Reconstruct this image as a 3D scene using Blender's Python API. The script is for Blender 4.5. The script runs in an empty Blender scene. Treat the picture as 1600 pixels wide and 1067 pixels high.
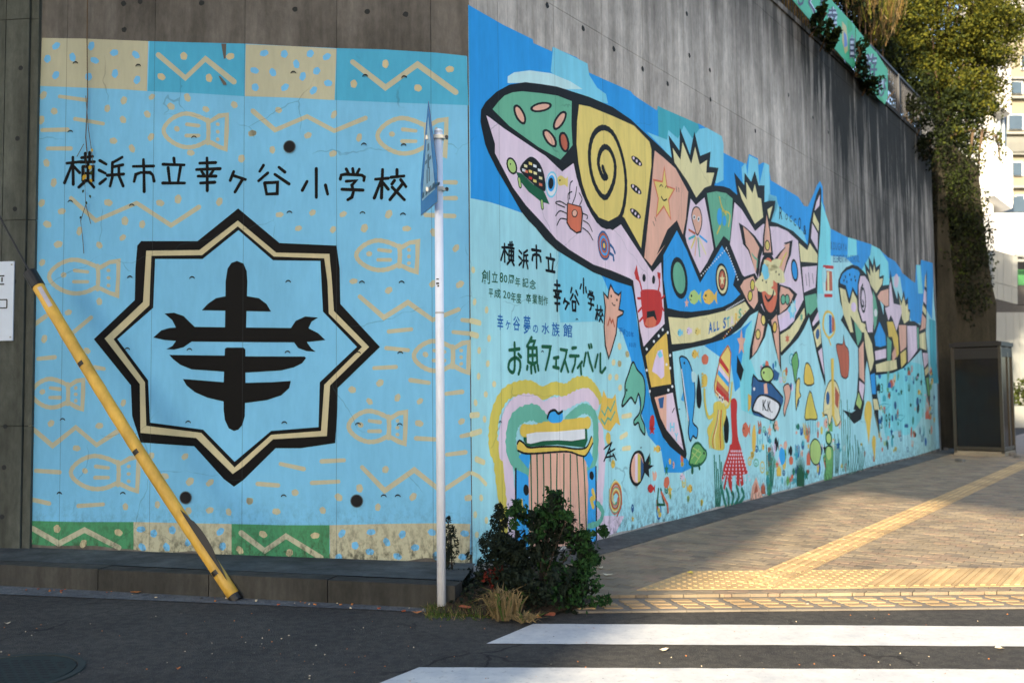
import bpy, bmesh, math, random
from mathutils import Vector, Matrix
from mathutils.geometry import tessellate_polygon
random.seed(7)
scene = bpy.context.scene
COL = scene.collection
# ------------------------------------------------------------------ camera
F = 1450.0
CAMP = Vector((0, 0, 1.5))
_p = math.atan(79 / F); _roll = 0.010
_f = Vector((0, math.cos(_p), math.sin(_p))); _u0 = Vector((0, -math.sin(_p), math.cos(_p))); _r0 = Vector((1, 0, 0))
_r = (_r0 * math.cos(_roll) - _u0 * math.sin(_roll)); _u = (_u0 * math.cos(_roll) + _r0 * math.sin(_roll))
cam = bpy.data.cameras.new('camera'); camo = bpy.data.objects.new('camera', cam); COL.objects.link(camo)
cam.sensor_width = 36; cam.lens = 36 * F / 1600; cam.clip_start = .1; cam.clip_end = 3000
camo.matrix_world = Matrix(((_r.x, _u.x, -_f.x, CAMP.x), (_r.y, _u.y, -_f.y, CAMP.y), (_r.z, _u.z, -_f.z, CAMP.z), (0, 0, 0, 1)))
cam.dof.use_dof = True; cam.dof.focus_distance = 6.6; cam.dof.aperture_fstop = 2.2
scene.camera = camo
# ------------------------------------------------------------------ world, sun, exposure
HEAD = Vector((.48, .877)).normalized()
EL = math.radians(22)
w = bpy.data.worlds.new('World'); scene.world = w; w.use_nodes = True
nt = w.node_tree; bg = nt.nodes['Background']
sky = nt.nodes.new('ShaderNodeTexSky'); sky.sky_type = 'NISHITA'; sky.sun_disc = False
sky.sun_elevation = EL; sky.sun_rotation = math.atan2(-HEAD.x, -HEAD.y)
sky.air_density = 1.0; sky.dust_density = 2.5; sky.ozone_density = 1.0
nt.links.new(sky.outputs[0], bg.inputs[0]); bg.inputs[1].default_value = .15
sun = bpy.data.lights.new('sun', 'SUN'); suno = bpy.data.objects.new('sun', sun); COL.objects.link(suno)
sun.energy = 5.0; sun.angle = math.radians(.53); sun.color = (1, .83, .58)
sd = Vector((HEAD.x * math.cos(EL), HEAD.y * math.cos(EL), -math.sin(EL)))
suno.rotation_euler = sd.to_track_quat('-Z', 'Y').to_euler()
vs = scene.view_settings
vs.view_transform = 'Standard'; vs.look = 'None'; vs.gamma = 1; vs.use_curve_mapping = False
vs.exposure = 1.55
try:
    vs.use_white_balance = True; vs.white_balance_temperature = 6350; vs.white_balance_tint = 10
except Exception: pass
# ------------------------------------------------------------------ helpers
def ray(px, py):
    return (_f + _r * ((px - 800) / F) + _u * ((533.5 - py) / F))
def ground(px, py, z=0.0):
    d = ray(px, py); t = (z - CAMP.z) / d.z; return CAMP + d * t
def atY(px, py, Y):
    d = ray(px, py); return CAMP + d * (Y / d.y)
def tag(o, label=None, cat=None, group=None, kind=None):
    if label: o['label'] = label
    if cat: o['category'] = cat
    if group: o['group'] = group
    if kind: o['kind'] = kind
    return o
def empty(name, loc, rz=0, label=None, cat=None, group=None):
    o = bpy.data.objects.new(name, None); COL.objects.link(o); o.location = loc; o.rotation_euler = (0, 0, rz)
    o.empty_display_size = .2
    return tag(o, label, cat, group)
def lin(c):
    c = c / 255.0
    return c / 12.92 if c <= .04045 else ((c + .055) / 1.055) ** 2.4
def link_obj(name, me, mats, parent=None):
    o = bpy.data.objects.new(name, me); COL.objects.link(o)
    if mats is not None:
        me.materials.clear()
        for m in (mats if isinstance(mats, (list, tuple)) else [mats]): me.materials.append(m)
    if parent: o.parent = parent
    return o
class MB:
    """collects verts/faces with material slots and links them as one mesh"""
    def __init__(s): s.v = []; s.f = []; s.m = []; s.mats = []; s.smooth = False
    def slot(s, mat):
        if mat not in s.mats: s.mats.append(mat)
        return s.mats.index(mat)
    def add(s, vs_, fs_, mat):
        b = len(s.v); k = s.slot(mat); s.v += [tuple(x) for x in vs_]
        for f in fs_: s.f.append(tuple(i + b for i in f)); s.m.append(k)
    def box(s, c, size, mat, rz=0, M=None):
        hx, hy, hz = size[0] / 2, size[1] / 2, size[2] / 2
        vs_ = [Vector((x, y, z)) for x in (-hx, hx) for y in (-hy, hy) for z in (-hz, hz)]
        R = Matrix.Rotation(rz, 3, 'Z') if M is None else M
        vs_ = [R @ v + Vector(c) for v in vs_]
        s.add(vs_, [(0, 1, 3, 2), (4, 6, 7, 5), (0, 4, 5, 1), (2, 3, 7, 6), (0, 2, 6, 4), (1, 5, 7, 3)], mat)
    def tube(s, pts, rad, mat, n=10, caps=True):
        pts = [Vector(p) for p in pts]; rings = []
        if not isinstance(rad, (list, tuple)): rad = [rad] * len(pts)
        for i, p in enumerate(pts):
            t = (pts[min(i + 1, len(pts) - 1)] - pts[max(i - 1, 0)]).normalized()
            a = t.cross(Vector((0, 0, 1)))
            if a.length < .05: a = t.cross(Vector((1, 0, 0)))
            a.normalize(); b = t.cross(a)
            rings.append([p + (a * math.cos(2 * math.pi * k / n) + b * math.sin(2 * math.pi * k / n)) * rad[i] for k in range(n)])
        vs_ = [v for r in rings for v in r]; fs_ = []
        for i in range(len(pts) - 1):
            for k in range(n): fs_.append((i * n + k, i * n + (k + 1) % n, (i + 1) * n + (k + 1) % n, (i + 1) * n + k))
        if caps: fs_ += [tuple(range(n))[::-1], tuple(range((len(pts) - 1) * n, len(pts) * n))]
        s.add(vs_, fs_, mat)
    def prism(s, poly, z0, z1, mat):
        n = len(poly)
        A = sum(poly[i][0] * poly[(i + 1) % n][1] - poly[(i + 1) % n][0] * poly[i][1] for i in range(n))
        if A < 0: poly = poly[::-1]
        vs_ = [(p[0], p[1], z0) for p in poly] + [(p[0], p[1], z1) for p in poly]
        s.add(vs_, [tuple(range(n))[::-1], tuple(range(n, 2 * n))] + [(i, (i + 1) % n, n + (i + 1) % n, n + i) for i in range(n)], mat)
    def build(s, name, parent=None, kind=None, smooth=False):
        me = bpy.data.meshes.new(name); me.from_pydata(s.v, [], s.f)
        for m in s.mats: me.materials.append(m)
        me.polygons.foreach_set('material_index', s.m)
        if smooth: me.polygons.foreach_set('use_smooth', [True] * len(s.f))
        me.update()
        o = bpy.data.objects.new(name, me); COL.objects.link(o)
        if parent: o.parent = parent
        if kind: o['kind'] = kind
        return o
# ------------------------------------------------------------------ materials
def N(nt, t, **kw):
    n = nt.nodes.new(t)
    for k, v in kw.items(): setattr(n, k, v)
    return n
def newmat(name):
    m = bpy.data.materials.new(name); m.use_nodes = True
    return m, m.node_tree, m.node_tree.nodes['Principled BSDF']
def ramp(nt, a, b, ca=(0, 0, 0, 1), cb=(1, 1, 1, 1)):
    r = N(nt, 'ShaderNodeValToRGB'); r.color_ramp.elements[0].position = a; r.color_ramp.elements[1].position = b
    r.color_ramp.elements[0].color = ca; r.color_ramp.elements[1].color = cb; return r
def coords(nt, scale=(1, 1, 1), kind='Object'):
    tc = N(nt, 'ShaderNodeTexCoord'); mp = N(nt, 'ShaderNodeMapping'); mp.inputs['Scale'].default_value = scale
    nt.links.new(tc.outputs[kind], mp.inputs[0]); return mp
def noise(nt, scale, sc=(1, 1, 1), detail=6, rough=.6, kind='Object'):
    mp = coords(nt, sc, kind); n = N(nt, 'ShaderNodeTexNoise'); n.inputs['Scale'].default_value = scale
    n.inputs['Detail'].default_value = detail; n.inputs['Roughness'].default_value = rough
    nt.links.new(mp.outputs[0], n.inputs[0]); return n.outputs[0]
def mixc(nt, fac, a, b, mode='MIX'):
    m = N(nt, 'ShaderNodeMix', data_type='RGBA', blend_type=mode); L = nt.links.new
    for sock, v in ((m.inputs[0], fac), (m.inputs[6], a), (m.inputs[7], b)):
        if isinstance(v, (int, float)): sock.default_value = v
        elif isinstance(v, tuple): sock.default_value = v
        else: L(v, sock)
    return m.outputs[2]
def mth(nt, op, a, b=0.0, c=None):
    m = N(nt, 'ShaderNodeMath', operation=op)
    for i, v in enumerate((a, b) if c is None else (a, b, c)):
        if isinstance(v, (int, float)): m.inputs[i].default_value = v
        else: nt.links.new(v, m.inputs[i])
    return m.outputs[0]
def bump(nt, b, h, strength=.3, dist=.01):
    n = N(nt, 'ShaderNodeBump'); n.inputs['Strength'].default_value = strength; n.inputs['Distance'].default_value = dist
    nt.links.new(h, n.inputs['Height']); nt.links.new(n.outputs[0], b.inputs['Normal'])
def rgb(r, g, b, k=1.0): return (min(.85, lin(r) * k), min(.85, lin(g) * k), min(.85, lin(b) * k), 1)
GAIN = .98
_pc = {}
def paint(c, wall):
    key = (c, wall.name)
    if key in _pc: return _pc[key]
    m, nt, b = newmat('paint_%s_%s' % (c, wall.name)); _pc[key] = m
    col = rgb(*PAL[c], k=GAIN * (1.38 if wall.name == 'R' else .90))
    L = nt.links.new
    # brushy tone, hairline seams of the formwork, dirt climbing from the base
    n1 = noise(nt, 1.3, (1, 1, .5)); n2 = noise(nt, 14, (1.6, 1, .35)); n3 = noise(nt, 60)
    r1 = ramp(nt, .3, .72, (.86, .86, .86, 1), (1.06, 1.06, 1.06, 1)); L(n1, r1.inputs[0])
    cc = mixc(nt, 1, col, r1.outputs[0], 'MULTIPLY')
    r2 = ramp(nt, .3, .75, (.93, .93, .94, 1), (1.04, 1.04, 1.03, 1)); L(n2, r2.inputs[0])
    cc = mixc(nt, 1, cc, r2.outputs[0], 'MULTIPLY')
    if wall.name == 'R':      # chalky rain streaks over the thin far paint
        r6 = ramp(nt, .4, .7, (.88, .89, .89, 1), (1.05, 1.05, 1.05, 1)); L(noise(nt, 7, (1, 1, .05), 4), r6.inputs[0])
        cc = mixc(nt, .75, cc, r6.outputs[0], 'MULTIPLY')
    sx = N(nt, 'ShaderNodeSeparateXYZ'); tc = N(nt, 'ShaderNodeTexCoord'); L(tc.outputs['Object'], sx.inputs[0])
    wob = mth(nt, 'MULTIPLY', mth(nt, 'SUBTRACT', noise(nt, 3, (1, 1, 1)), .5), .006)
    u = mth(nt, 'ADD', sx.outputs[0], wob)
    fr = mth(nt, 'FRACT', mth(nt, 'DIVIDE', mth(nt, 'SUBTRACT', u, wall.seam0 - 50 * wall.seam), wall.seam))
    d = mth(nt, 'ABSOLUTE', mth(nt, 'SUBTRACT', fr, .5)); line = mth(nt, 'GREATER_THAN', d, .5 - .0035 / wall.seam)
    cc = mixc(nt, mth(nt, 'MULTIPLY', line, .38), cc, (.03, .035, .04, 1))
    low = mth(nt, 'SUBTRACT', 1, mth(nt, 'DIVIDE', mth(nt, 'SUBTRACT', sx.outputs[2], wall.zbase), .75))
    low = mth(nt, 'MAXIMUM', low, 0); low = mth(nt, 'POWER', low, 2.2)
    spk = ramp(nt, .46, .62); L(noise(nt, 17, (1, 1, .6), 8, .75), spk.inputs[0])
    cc = mixc(nt, mth(nt, 'MULTIPLY', mth(nt, 'MULTIPLY', spk.outputs[0], low), wall.dirt), cc, (.035, .04, .028, 1))
    if wall.name == 'R':      # grime bleeding down the far end of the wall
        fa = mth(nt, 'MINIMUM', mth(nt, 'MAXIMUM', mth(nt, 'DIVIDE', mth(nt, 'SUBTRACT', sx.outputs[0], 9.0), 8.5), 0), 1)
        r8 = ramp(nt, .36, .64); L(noise(nt, 4.5, (1, 1, .16), 6, .7), r8.inputs[0])
        cc = mixc(nt, mth(nt, 'MULTIPLY', fa, mth(nt, 'ADD', mth(nt, 'MULTIPLY', r8.outputs[0], .38), .10)), cc, (.05, .075, .085, 1))
    # faint cracks
    vo = N(nt, 'ShaderNodeTexVoronoi', feature='DISTANCE_TO_EDGE'); vo.inputs['Scale'].default_value = .75
    mp = coords(nt, (1, 1, 1)); nn = N(nt, 'ShaderNodeTexNoise'); nn.inputs['Scale'].default_value = 5; L(mp.outputs[0], nn.inputs[0])
    mx = mixc(nt, .12, mp.outputs[0], nn.outputs[1], 'ADD'); L(mx, vo.inputs[0])
    ck = mth(nt, 'LESS_THAN', vo.outputs[0], .0025)
    gate = ramp(nt, .5, .55); L(noise(nt, .9), gate.inputs[0])
    cc = mixc(nt, mth(nt, 'MULTIPLY', mth(nt, 'MULTIPLY', ck, gate.outputs[0]), .28), cc, (.03, .05, .06, 1))
    L(cc, b.inputs['Base Color']); b.inputs['Roughness'].default_value = .62
    b.inputs['Specular IOR Level'].default_value = .12
    h = mth(nt, 'ADD', mth(nt, 'MULTIPLY', n3, .5), mth(nt, 'MULTIPLY', n2, .8)); h = mth(nt, 'SUBTRACT', h, mth(nt, 'MULTIPLY', line, 1.2))
    bump(nt, b, h, .35, .004)
    return m
def concrete(name, base, dark, streak=.6, top_dark=None, boards=None, fine=1.0):
    m, nt, b = newmat(name); L = nt.links.new
    r1 = ramp(nt, .32, .70, rgb(*dark, k=GAIN), rgb(*base, k=GAIN)); 
    na = noise(nt, 1.6, (1, 1, .12), 7, .68); nb = noise(nt, .9, (1, 1, .7), 5)
    L(mth(nt, 'ADD', mth(nt, 'MULTIPLY', na, streak), mth(nt, 'MULTIPLY', nb, 1 - streak)), r1.inputs[0]); cc = r1.outputs[0]
    r2 = ramp(nt, .35, .7, (.8, .8, .8, 1), (1.12, 1.1, 1.08, 1)); L(noise(nt, 22, (1, 1, .4), 8, .7), r2.inputs[0])
    cc = mixc(nt, fine, cc, r2.outputs[0], 'MULTIPLY')
    r3 = ramp(nt, .3, .66, (.5, .5, .48, 1), (1.1, 1.1, 1.1, 1)); L(noise(nt, 5.5, (1, 1, .07), 4, .6), r3.inputs[0])
    cc = mixc(nt, .7, cc, r3.outputs[0], 'MULTIPLY')
    tc = N(nt, 'ShaderNodeTexCoord'); sx = N(nt, 'ShaderNodeSeparateXYZ'); L(tc.outputs['Object'], sx.inputs[0])
    h = mth(nt, 'MULTIPLY', noise(nt, 50, (1, 1, 1), 8), 1.0)
    if boards:
        fr = mth(nt, 'FRACT', mth(nt, 'DIVIDE', mth(nt, 'ADD', sx.outputs[0], 50), boards)); d = mth(nt, 'ABSOLUTE', mth(nt, 'SUBTRACT', fr, .5))
        ln = mth(nt, 'GREATER_THAN', d, .46)
        fl = mth(nt, 'FLOOR', mth(nt, 'DIVIDE', mth(nt, 'ADD', sx.outputs[0], 50), boards))
        wn = N(nt, 'ShaderNodeTexWhiteNoise', noise_dimensions='1D'); L(fl, wn.inputs['W'])
        r4 = ramp(nt, 0, 1, (.90, .90, .90, 1), (1.08, 1.08, 1.08, 1)); L(wn.outputs[0], r4.inputs[0]); cc = mixc(nt, .8, cc, r4.outputs[0], 'MULTIPLY')
        cc = mixc(nt, mth(nt, 'MULTIPLY', ln, .16), cc, (.03, .03, .03, 1)); h = mth(nt, 'SUBTRACT', h, mth(nt, 'MULTIPLY', ln, 1.5))
    if top_dark:      # black algae running down from the coping, heavier along the wall
        u0, u1, zt, amt = top_dark
        a = mth(nt, 'DIVIDE', mth(nt, 'SUBTRACT', sx.outputs[0], u0), u1 - u0); a = mth(nt, 'MINIMUM', mth(nt, 'MAXIMUM', a, 0), 1)
        bz = mth(nt, 'DIVIDE', mth(nt, 'SUBTRACT', sx.outputs[2], zt), 7.0 - zt); bz = mth(nt, 'MINIMUM', mth(nt, 'MAXIMUM', bz, 0), 1)
        r5 = ramp(nt, .34, .56); L(noise(nt, 3.2, (1, 1, .09), 6, .7), r5.inputs[0])
        f = mth(nt, 'ADD', mth(nt, 'MULTIPLY', bz, .8), mth(nt, 'MULTIPLY', a, .92)); f = mth(nt, 'MINIMUM', mth(nt, 'MULTIPLY', f, mth(nt, 'ADD', mth(nt, 'MULTIPLY', r5.outputs[0], .8), .2)), 1)
        cc = mixc(nt, mth(nt, 'MULTIPLY', f, amt), cc, (.022, .024, .024, 1))
    r9 = ramp(nt, .36, .66, (.70, .70, .69, 1), (1.14, 1.13, 1.12, 1)); L(noise(nt, 2.4, (1, 1, .45), 8, .72), r9.inputs[0]); cc = mixc(nt, .85, cc, r9.outputs[0], 'MULTIPLY')
    L(cc, b.inputs['Base Color']); b.inputs['Roughness'].default_value = .9; b.inputs['Specular IOR Level'].default_value = .12
    bump(nt, b, h, .5, .006)
    return m
def simple(name, c, rough=.6, metal=0, var=.15, scale=8, k=1.0, bmp=.15, sc=(1, 1, 1), spec=.5):
    m, nt, b = newmat(name); L = nt.links.new
    col = rgb(*c, k=k)
    r = ramp(nt, .3, .7, (1 - var, 1 - var, 1 - var, 1), (1 + var * .5,) * 3 + (1,)); L(noise(nt, scale, sc, 6, .65), r.inputs[0])
    L(mixc(nt, 1, col, r.outputs[0], 'MULTIPLY'), b.inputs['Base Color'])
    b.inputs['Roughness'].default_value = rough; b.inputs['Metallic'].default_value = metal; b.inputs['Specular IOR Level'].default_value = spec
    if bmp: bump(nt, b, noise(nt, scale * 5), bmp, .004)
    return m
def leafmat(name, c, k=1.0, trans=.25, rough=.5):
    m, nt, b = newmat(name); L = nt.links.new
    g = N(nt, 'ShaderNodeNewGeometry'); r = ramp(nt, 0, 1, (.55, .6, .5, 1), (1.35, 1.3, 1.1, 1)); L(g.outputs['Random Per Island'], r.inputs[0])
    cc = mixc(nt, 1, rgb(*c, k=k), r.outputs[0], 'MULTIPLY'); L(cc, b.inputs['Base Color']); b.inputs['Roughness'].default_value = .75; b.inputs['Specular IOR Level'].default_value = .15
    tr = N(nt, 'ShaderNodeBsdfTranslucent'); L(cc, tr.inputs[0]); mx = N(nt, 'ShaderNodeMixShader'); mx.inputs[0].default_value = trans
    L(b.outputs[0], mx.inputs[1]); L(tr.outputs[0], mx.inputs[2]); L(mx.outputs[0], nt.nodes['Material Output'].inputs[0])
    return m
# apparent paint colours
PAL = dict(lblue=(122, 192, 232), cream=(196, 188, 152), mblue=(78, 172, 210), tan=(186, 186, 160), green=(76, 148, 104), black=(8, 10, 12),
           cyan=(152, 202, 240), blue=(44, 140, 204), sky=(116, 188, 236), pale=(176, 214, 236), pink=(212, 188, 200), yellow=(212, 186, 104), salmon=(210, 160, 138),
           wgreen=(98, 160, 130), ink=(24, 26, 27), sand=(214, 198, 148), red=(176, 48, 44), white=(225, 228, 232), orange=(226, 172, 78), dgreen=(26, 84, 56),
           teal=(66, 156, 168), olive=(196, 180, 82), gold=(206, 176, 78), brick=(196, 104, 76), navy=(44, 84, 128), dol=(100, 166, 144), lime=(160, 186, 110),
           ballb=(56, 150, 210), bluetext=(24, 92, 158), turtle=(100, 158, 92), dots=(206, 196, 150), rust=(170, 90, 66), aqua=(120, 200, 226), lav=(206, 186, 220), seaweed=(38, 112, 92))
M_wire = simple('black_cable', (22, 24, 26), .6)
M_yel = simple('yellow_plastic', (212, 168, 64), .5, 0, .38, 6, k=.95, sc=(1, 1, .3))
M_whitep = simple('white_painted_steel', (225, 230, 240), .38, 0, .10, 4, k=.95)
M_steel = simple('galvanised_steel', (150, 152, 150), .35, .8, .2, 20)
M_dark = simple('black_void', (6, 7, 8), .9, bmp=0)
M_rail = simple('dark_fence_metal', (44, 46, 52), .5, .3)
# ------------------------------------------------------------------ walls
class Wall:
    def __init__(s, name, p0, d, seam0, seam, zbase, dirt):
        s.name = name; s.p0 = Vector((p0[0], p0[1], 0)); s.d = Vector((d[0], d[1], 0)).normalized(); s.n = Vector((s.d.y, -s.d.x, 0))
        s.seam0 = seam0; s.seam = seam; s.zbase = zbase; s.dirt = dirt; s.rz = math.atan2(s.d.y, s.d.x)
    def uv(s, px, py, off=0.0):
        r = ray(px, py); p = s.p0 + s.n * off
        t = (p - CAMP).dot(s.n) / r.dot(s.n); q = CAMP + r * t
        return ((q - s.p0).dot(s.d), q.z)
CX, CY = -.334, 7.68
LX, LY = -4.26, 8.12
WL = Wall('L', (CX, CY), (CX - LX, CY - LY), 0, .82, .10, 1.0)
WR = Wall('R', (CX, CY), (.73, 1.0), 0, .9, .0, 1.0)
WL.seam0 = WL.uv(526, 300)[0]; WR.seam0 = WR.uv(1290, 400)[0]
wl = empty('retaining_wall', (CX, CY, 0), WL.rz, 'concrete retaining wall facing the road, painted pale blue with a large black star emblem', 'wall')
wr = empty('retaining_wall', (CX, CY, 0), WR.rz, 'long concrete retaining wall with the painted whale mural, running along the pavement', 'wall')
WL.root = wl; WR.root = wr
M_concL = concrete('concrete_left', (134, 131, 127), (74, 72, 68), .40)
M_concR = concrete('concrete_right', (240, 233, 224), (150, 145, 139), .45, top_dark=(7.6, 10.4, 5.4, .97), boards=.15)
M_concF = concrete('concrete_pilaster', (106, 112, 104), (70, 72, 68), .5)
HT = 7.25
def panels(wallobj, W, u0, u1, mat, heights, top=lambda u: HT, th=.35):
    k = math.floor((u0 - W.seam0) / W.seam); cols = []
    a = W.seam0 + k * W.seam
    while a < u1:
        cols.append((max(a, u0), min(a + W.seam, u1))); a += W.seam
    for (a, b) in cols:
        if b - a < .02: continue
        z = -.3
        for h in heights:
            z1 = z + h; t = top((a + b) / 2)
            if z >= t: break
            z1 = min(z1, t); g = .002
            if z1 - z > .05:
                mb = MB(); mb.box(((a + b) / 2, th / 2 + random.uniform(0, .0015), (z + z1) / 2), (b - a - 2 * g, th, z1 - z - 2 * g), mat)
                mb.build('concrete_panel', wallobj)
            z = z1
    mb = MB(); mb.box(((u0 + u1) / 2, .012 + th / 2 + .02, (HT - .35) / 2), (u1 - u0 - .02, th, HT + .2), M_dark if False else mat); mb.build('wall_core', wallobj)
ULEFT = WL.uv(66, 60)[0]
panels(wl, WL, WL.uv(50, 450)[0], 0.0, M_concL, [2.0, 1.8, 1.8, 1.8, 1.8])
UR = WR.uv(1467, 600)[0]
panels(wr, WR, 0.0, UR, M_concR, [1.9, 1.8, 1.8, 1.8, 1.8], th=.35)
# ------------------------------------------------------------------ painting tools
def cr(pts, closed=True, n=5):
    out = []; m = len(pts)
    rng = range(m) if closed else range(m - 1)
    for i in rng:
        if closed: p = [pts[(i + k) % m] for k in (-1, 0, 1, 2)]
        else: p = [pts[max(0, i - 1)], pts[i], pts[i + 1], pts[min(m - 1, i + 2)]]
        for j in range(n):
            t = j / n; t2 = t * t; t3 = t2 * t
            out.append(tuple(.5 * (2 * p[1][a] + (p[2][a] - p[0][a]) * t + (2 * p[0][a] - 5 * p[1][a] + 4 * p[2][a] - p[3][a]) * t2 + (3 * p[1][a] - p[0][a] - 3 * p[2][a] + p[3][a]) * t3) for a in (0, 1)))
    if not closed: out.append(tuple(pts[-1]))
    return out
class Paint(MB):
    def __init__(s, W): super().__init__(); s.W = W
    def y(s, layer): return -(.003 + .0004 * layer)
    def _emit(s, uv, tris, c, layer):
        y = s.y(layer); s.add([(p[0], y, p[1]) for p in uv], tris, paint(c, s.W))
    def polyuv(s, uv, c, layer):
        n = len(uv); A = sum(uv[i][0] * uv[(i + 1) % n][1] - uv[(i + 1) % n][0] * uv[i][1] for i in range(n))
        tr = tessellate_polygon([[Vector((a, b, 0)) for a, b in uv]])
        out = []
        for t in tr:
            (x1, y1), (x2, y2), (x3, y3) = uv[t[0]], uv[t[1]], uv[t[2]]
            ar = (x2 - x1) * (y3 - y1) - (x3 - x1) * (y2 - y1)
            if abs(ar) < 1e-9: continue
            out.append(tuple(t) if ar > 0 else (t[0], t[2], t[1]))
        s._emit(uv, out, c, layer)
    def poly(s, pts, c, layer, sm=False):
        if sm: pts = cr(pts)
        s.polyuv([s.W.uv(*p) for p in pts], c, layer)
    def stroke(s, pts, wm, c, layer, sm=False, closed=False, hf=1.0):
        """brush stroke through pixel points; wm brush width in metres"""
        if sm: pts = cr(pts, closed)
        uv = [Vector(s.W.uv(*p)) for p in pts]
        q = [uv[0]]
        for p in uv[1:]:
            if (p - q[-1]).length > 1e-4: q.append(p)
        uv = q; n = len(uv)
        if n < 2: return
        h = wm / 2; Lp = []; Rp = []
        for i, p in enumerate(uv):
            a = uv[i - 1] if (i > 0 or closed) else None; b = uv[(i + 1) % n] if (i < n - 1 or closed) else None
            d1 = (p - a).normalized() if a is not None else None; d2 = (b - p).normalized() if b is not None else None
            if d1 is None: d1 = d2
            if d2 is None: d2 = d1
            n1 = Vector((-d1.y, d1.x)); n2 = Vector((-d2.y, d2.x)); m = n1 + n2
            if m.length < .2: m = n1.copy(); k = 1.0
            else: m.normalize(); k = min(1 / max(m.dot(n1), .4), 1.9)
            hh = h * (1 + .10 * math.sin(i * 2.7 + p.x * 9))
            Lp.append(p + m * hh * k); Rp.append(p - m * hh * k)
        vs_ = [(p.x, p.y) for p in Lp] + [(p.x, p.y) for p in Rp]
        fs_ = []
        for i in range(n - 1 if not closed else n):
            j = (i + 1) % n; fs_.append((i, n + i, n + j, j))
        if not closed:
            for (e, d, l, r) in ((uv[0], uv[0] - uv[1], 0, n), (uv[-1], uv[-1] - uv[-2], n - 1, 2 * n - 1)):
                d = d.normalized(); nn = Vector((-d.y, d.x)); b0 = len(vs_)
                arc = [e + (nn * math.cos(t) + d * math.sin(t)) * h for t in [math.pi * k / 6 for k in range(1, 6)]]
                vs_ += [(p.x, p.y) for p in arc]
                first, last = (r, l) if l == 0 else (l, r)
                fs_.append((first,) + tuple(range(b0, b0 + 5)) + (last,))
        # fix winding
        out = []
        for f in fs_:
            A = sum(vs_[f[i]][0] * vs_[f[(i + 1) % len(f)]][1] - vs_[f[(i + 1) % len(f)]][0] * vs_[f[i]][1] for i in range(len(f)))
            out.append(f if A > 0 else f[::-1])
        s._emit(vs_, out, c, layer)
    def oval(s, x, y, rx, ry, c, layer, rot=0, n=14, wob=.06):
        ph = x * 1.7 + y
        pts = []
        for k in range(n):
            t = 2 * math.pi * k / n; w_ = 1 + wob * math.sin(2 * t + ph) + wob * .5 * math.sin(5 * t + ph * 2)
            a, b = rx * math.cos(t) * w_, ry * math.sin(t) * w_
            pts.append((x + a * math.cos(rot) - b * math.sin(rot), y + a * math.sin(rot) + b * math.cos(rot)))
        s.poly(pts, c, layer)
    def glyph(s, ch, box, c, layer, bold=.02):
        cu = bpy.data.curves.new('t', 'FONT'); cu.body = ch; cu.size = 1; cu.offset = bold; cu.resolution_u = 2
        ob = bpy.data.objects.new('t', cu); COL.objects.link(ob); dg = bpy.context.evaluated_depsgraph_get(); dg.update()
        me = bpy.data.meshes.new_from_object(ob.evaluated_get(dg)); bpy.data.objects.remove(ob); bpy.data.curves.remove(cu)
        if not me.vertices: return
        xs = [v.co.x for v in me.vertices]; ys = [v.co.y for v in me.vertices]; x0, x1, y0, y1 = min(xs), max(xs), min(ys), max(ys)
        bx0, by0, bx1, by1 = box[:4]; sk = box[4] if len(box) > 4 else 0   # sk: pixels the right side drops
        vs_ = []
        for v in me.vertices:
            a = (v.co.x - x0) / max(x1 - x0, 1e-6); b = (y1 - v.co.y) / max(y1 - y0, 1e-6)
            vs_.append(s.W.uv(bx0 + a * (bx1 - bx0), by0 + b * (by1 - by0) + sk * (a - .5)))
        fs_ = []
        for p in me.polygons:
            f = tuple(p.vertices); A = sum(vs_[f[i]][0] * vs_[f[(i + 1) % len(f)]][1] - vs_[f[(i + 1) % len(f)]][0] * vs_[f[i]][1] for i in range(len(f)))
            fs_.append(f if A > 0 else f[::-1])
        s._emit(vs_, fs_, c, layer); bpy.data.meshes.remove(me)
    def done(s, name, label=None, kind=None):
        o = s.build(name, s.W.root)
        if label: o['label'] = label
        if kind: o['kind'] = kind
        return o
def C(x0, y0, sc):
    return lambda *p: [(x0 + a / sc, y0 + b / sc) for a, b in p]
exec_parts = []
# ================================================================== LEFT WALL MURAL
l1 = C(0, 0, 4); l2 = C(380, 0, 4); l3 = C(0, 200, 4); l4 = C(380, 200, 4); l5 = C(0, 440, 4); l6 = C(380, 440, 4); l7 = C(0, 690, 4); l8 = C(380, 690, 4)
p = Paint(WL)
p.poly([(66, 60), (130, 61), (232, 65), (300, 67), (384, 69), (460, 73), (526, 76), (600, 78), (680, 83), (730, 89), (737, 866), (600, 866), (440, 862), (300, 852), (150, 845), (38, 843)], 'lblue', 0)
p.done('painted_background', 'pale blue ground coat of the emblem wall')
def block(pts, c, dots, zig, lab):
    p = Paint(WL); p.poly(pts, c, 1)
    for d in dots: p.oval(d[0], d[1], 6.3, 5.4, d[2], 2, random.uniform(0, 3), wob=.14)
    if zig: p.stroke(zig, .045, 'tan', 3)
    p.done('painted_border_block', lab)
block([(66, 60), (130, 61), (232, 65), (230, 143), (190, 140), (116, 137), (63, 135)], 'tan', [(a, b, 'sky') for a, b in l1((352, 290), (572, 290), (715, 332), (850, 345), (298, 370), (455, 360), (593, 380), (350, 472), (555, 482), (720, 462), (858, 502))], None, 'cream block with pale blue spots, top left')
block([(234, 65), (300, 67), (384, 69), (382, 151), (300, 146), (231, 143)], 'mblue', [(a, b, 'cream') for a, b in l1((1150, 353), (1440, 355), (1010, 482), (1308, 490))], l1((990, 345), (1160, 490), (1285, 370), (1465, 515)), 'blue block with cream zigzag, top')
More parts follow.
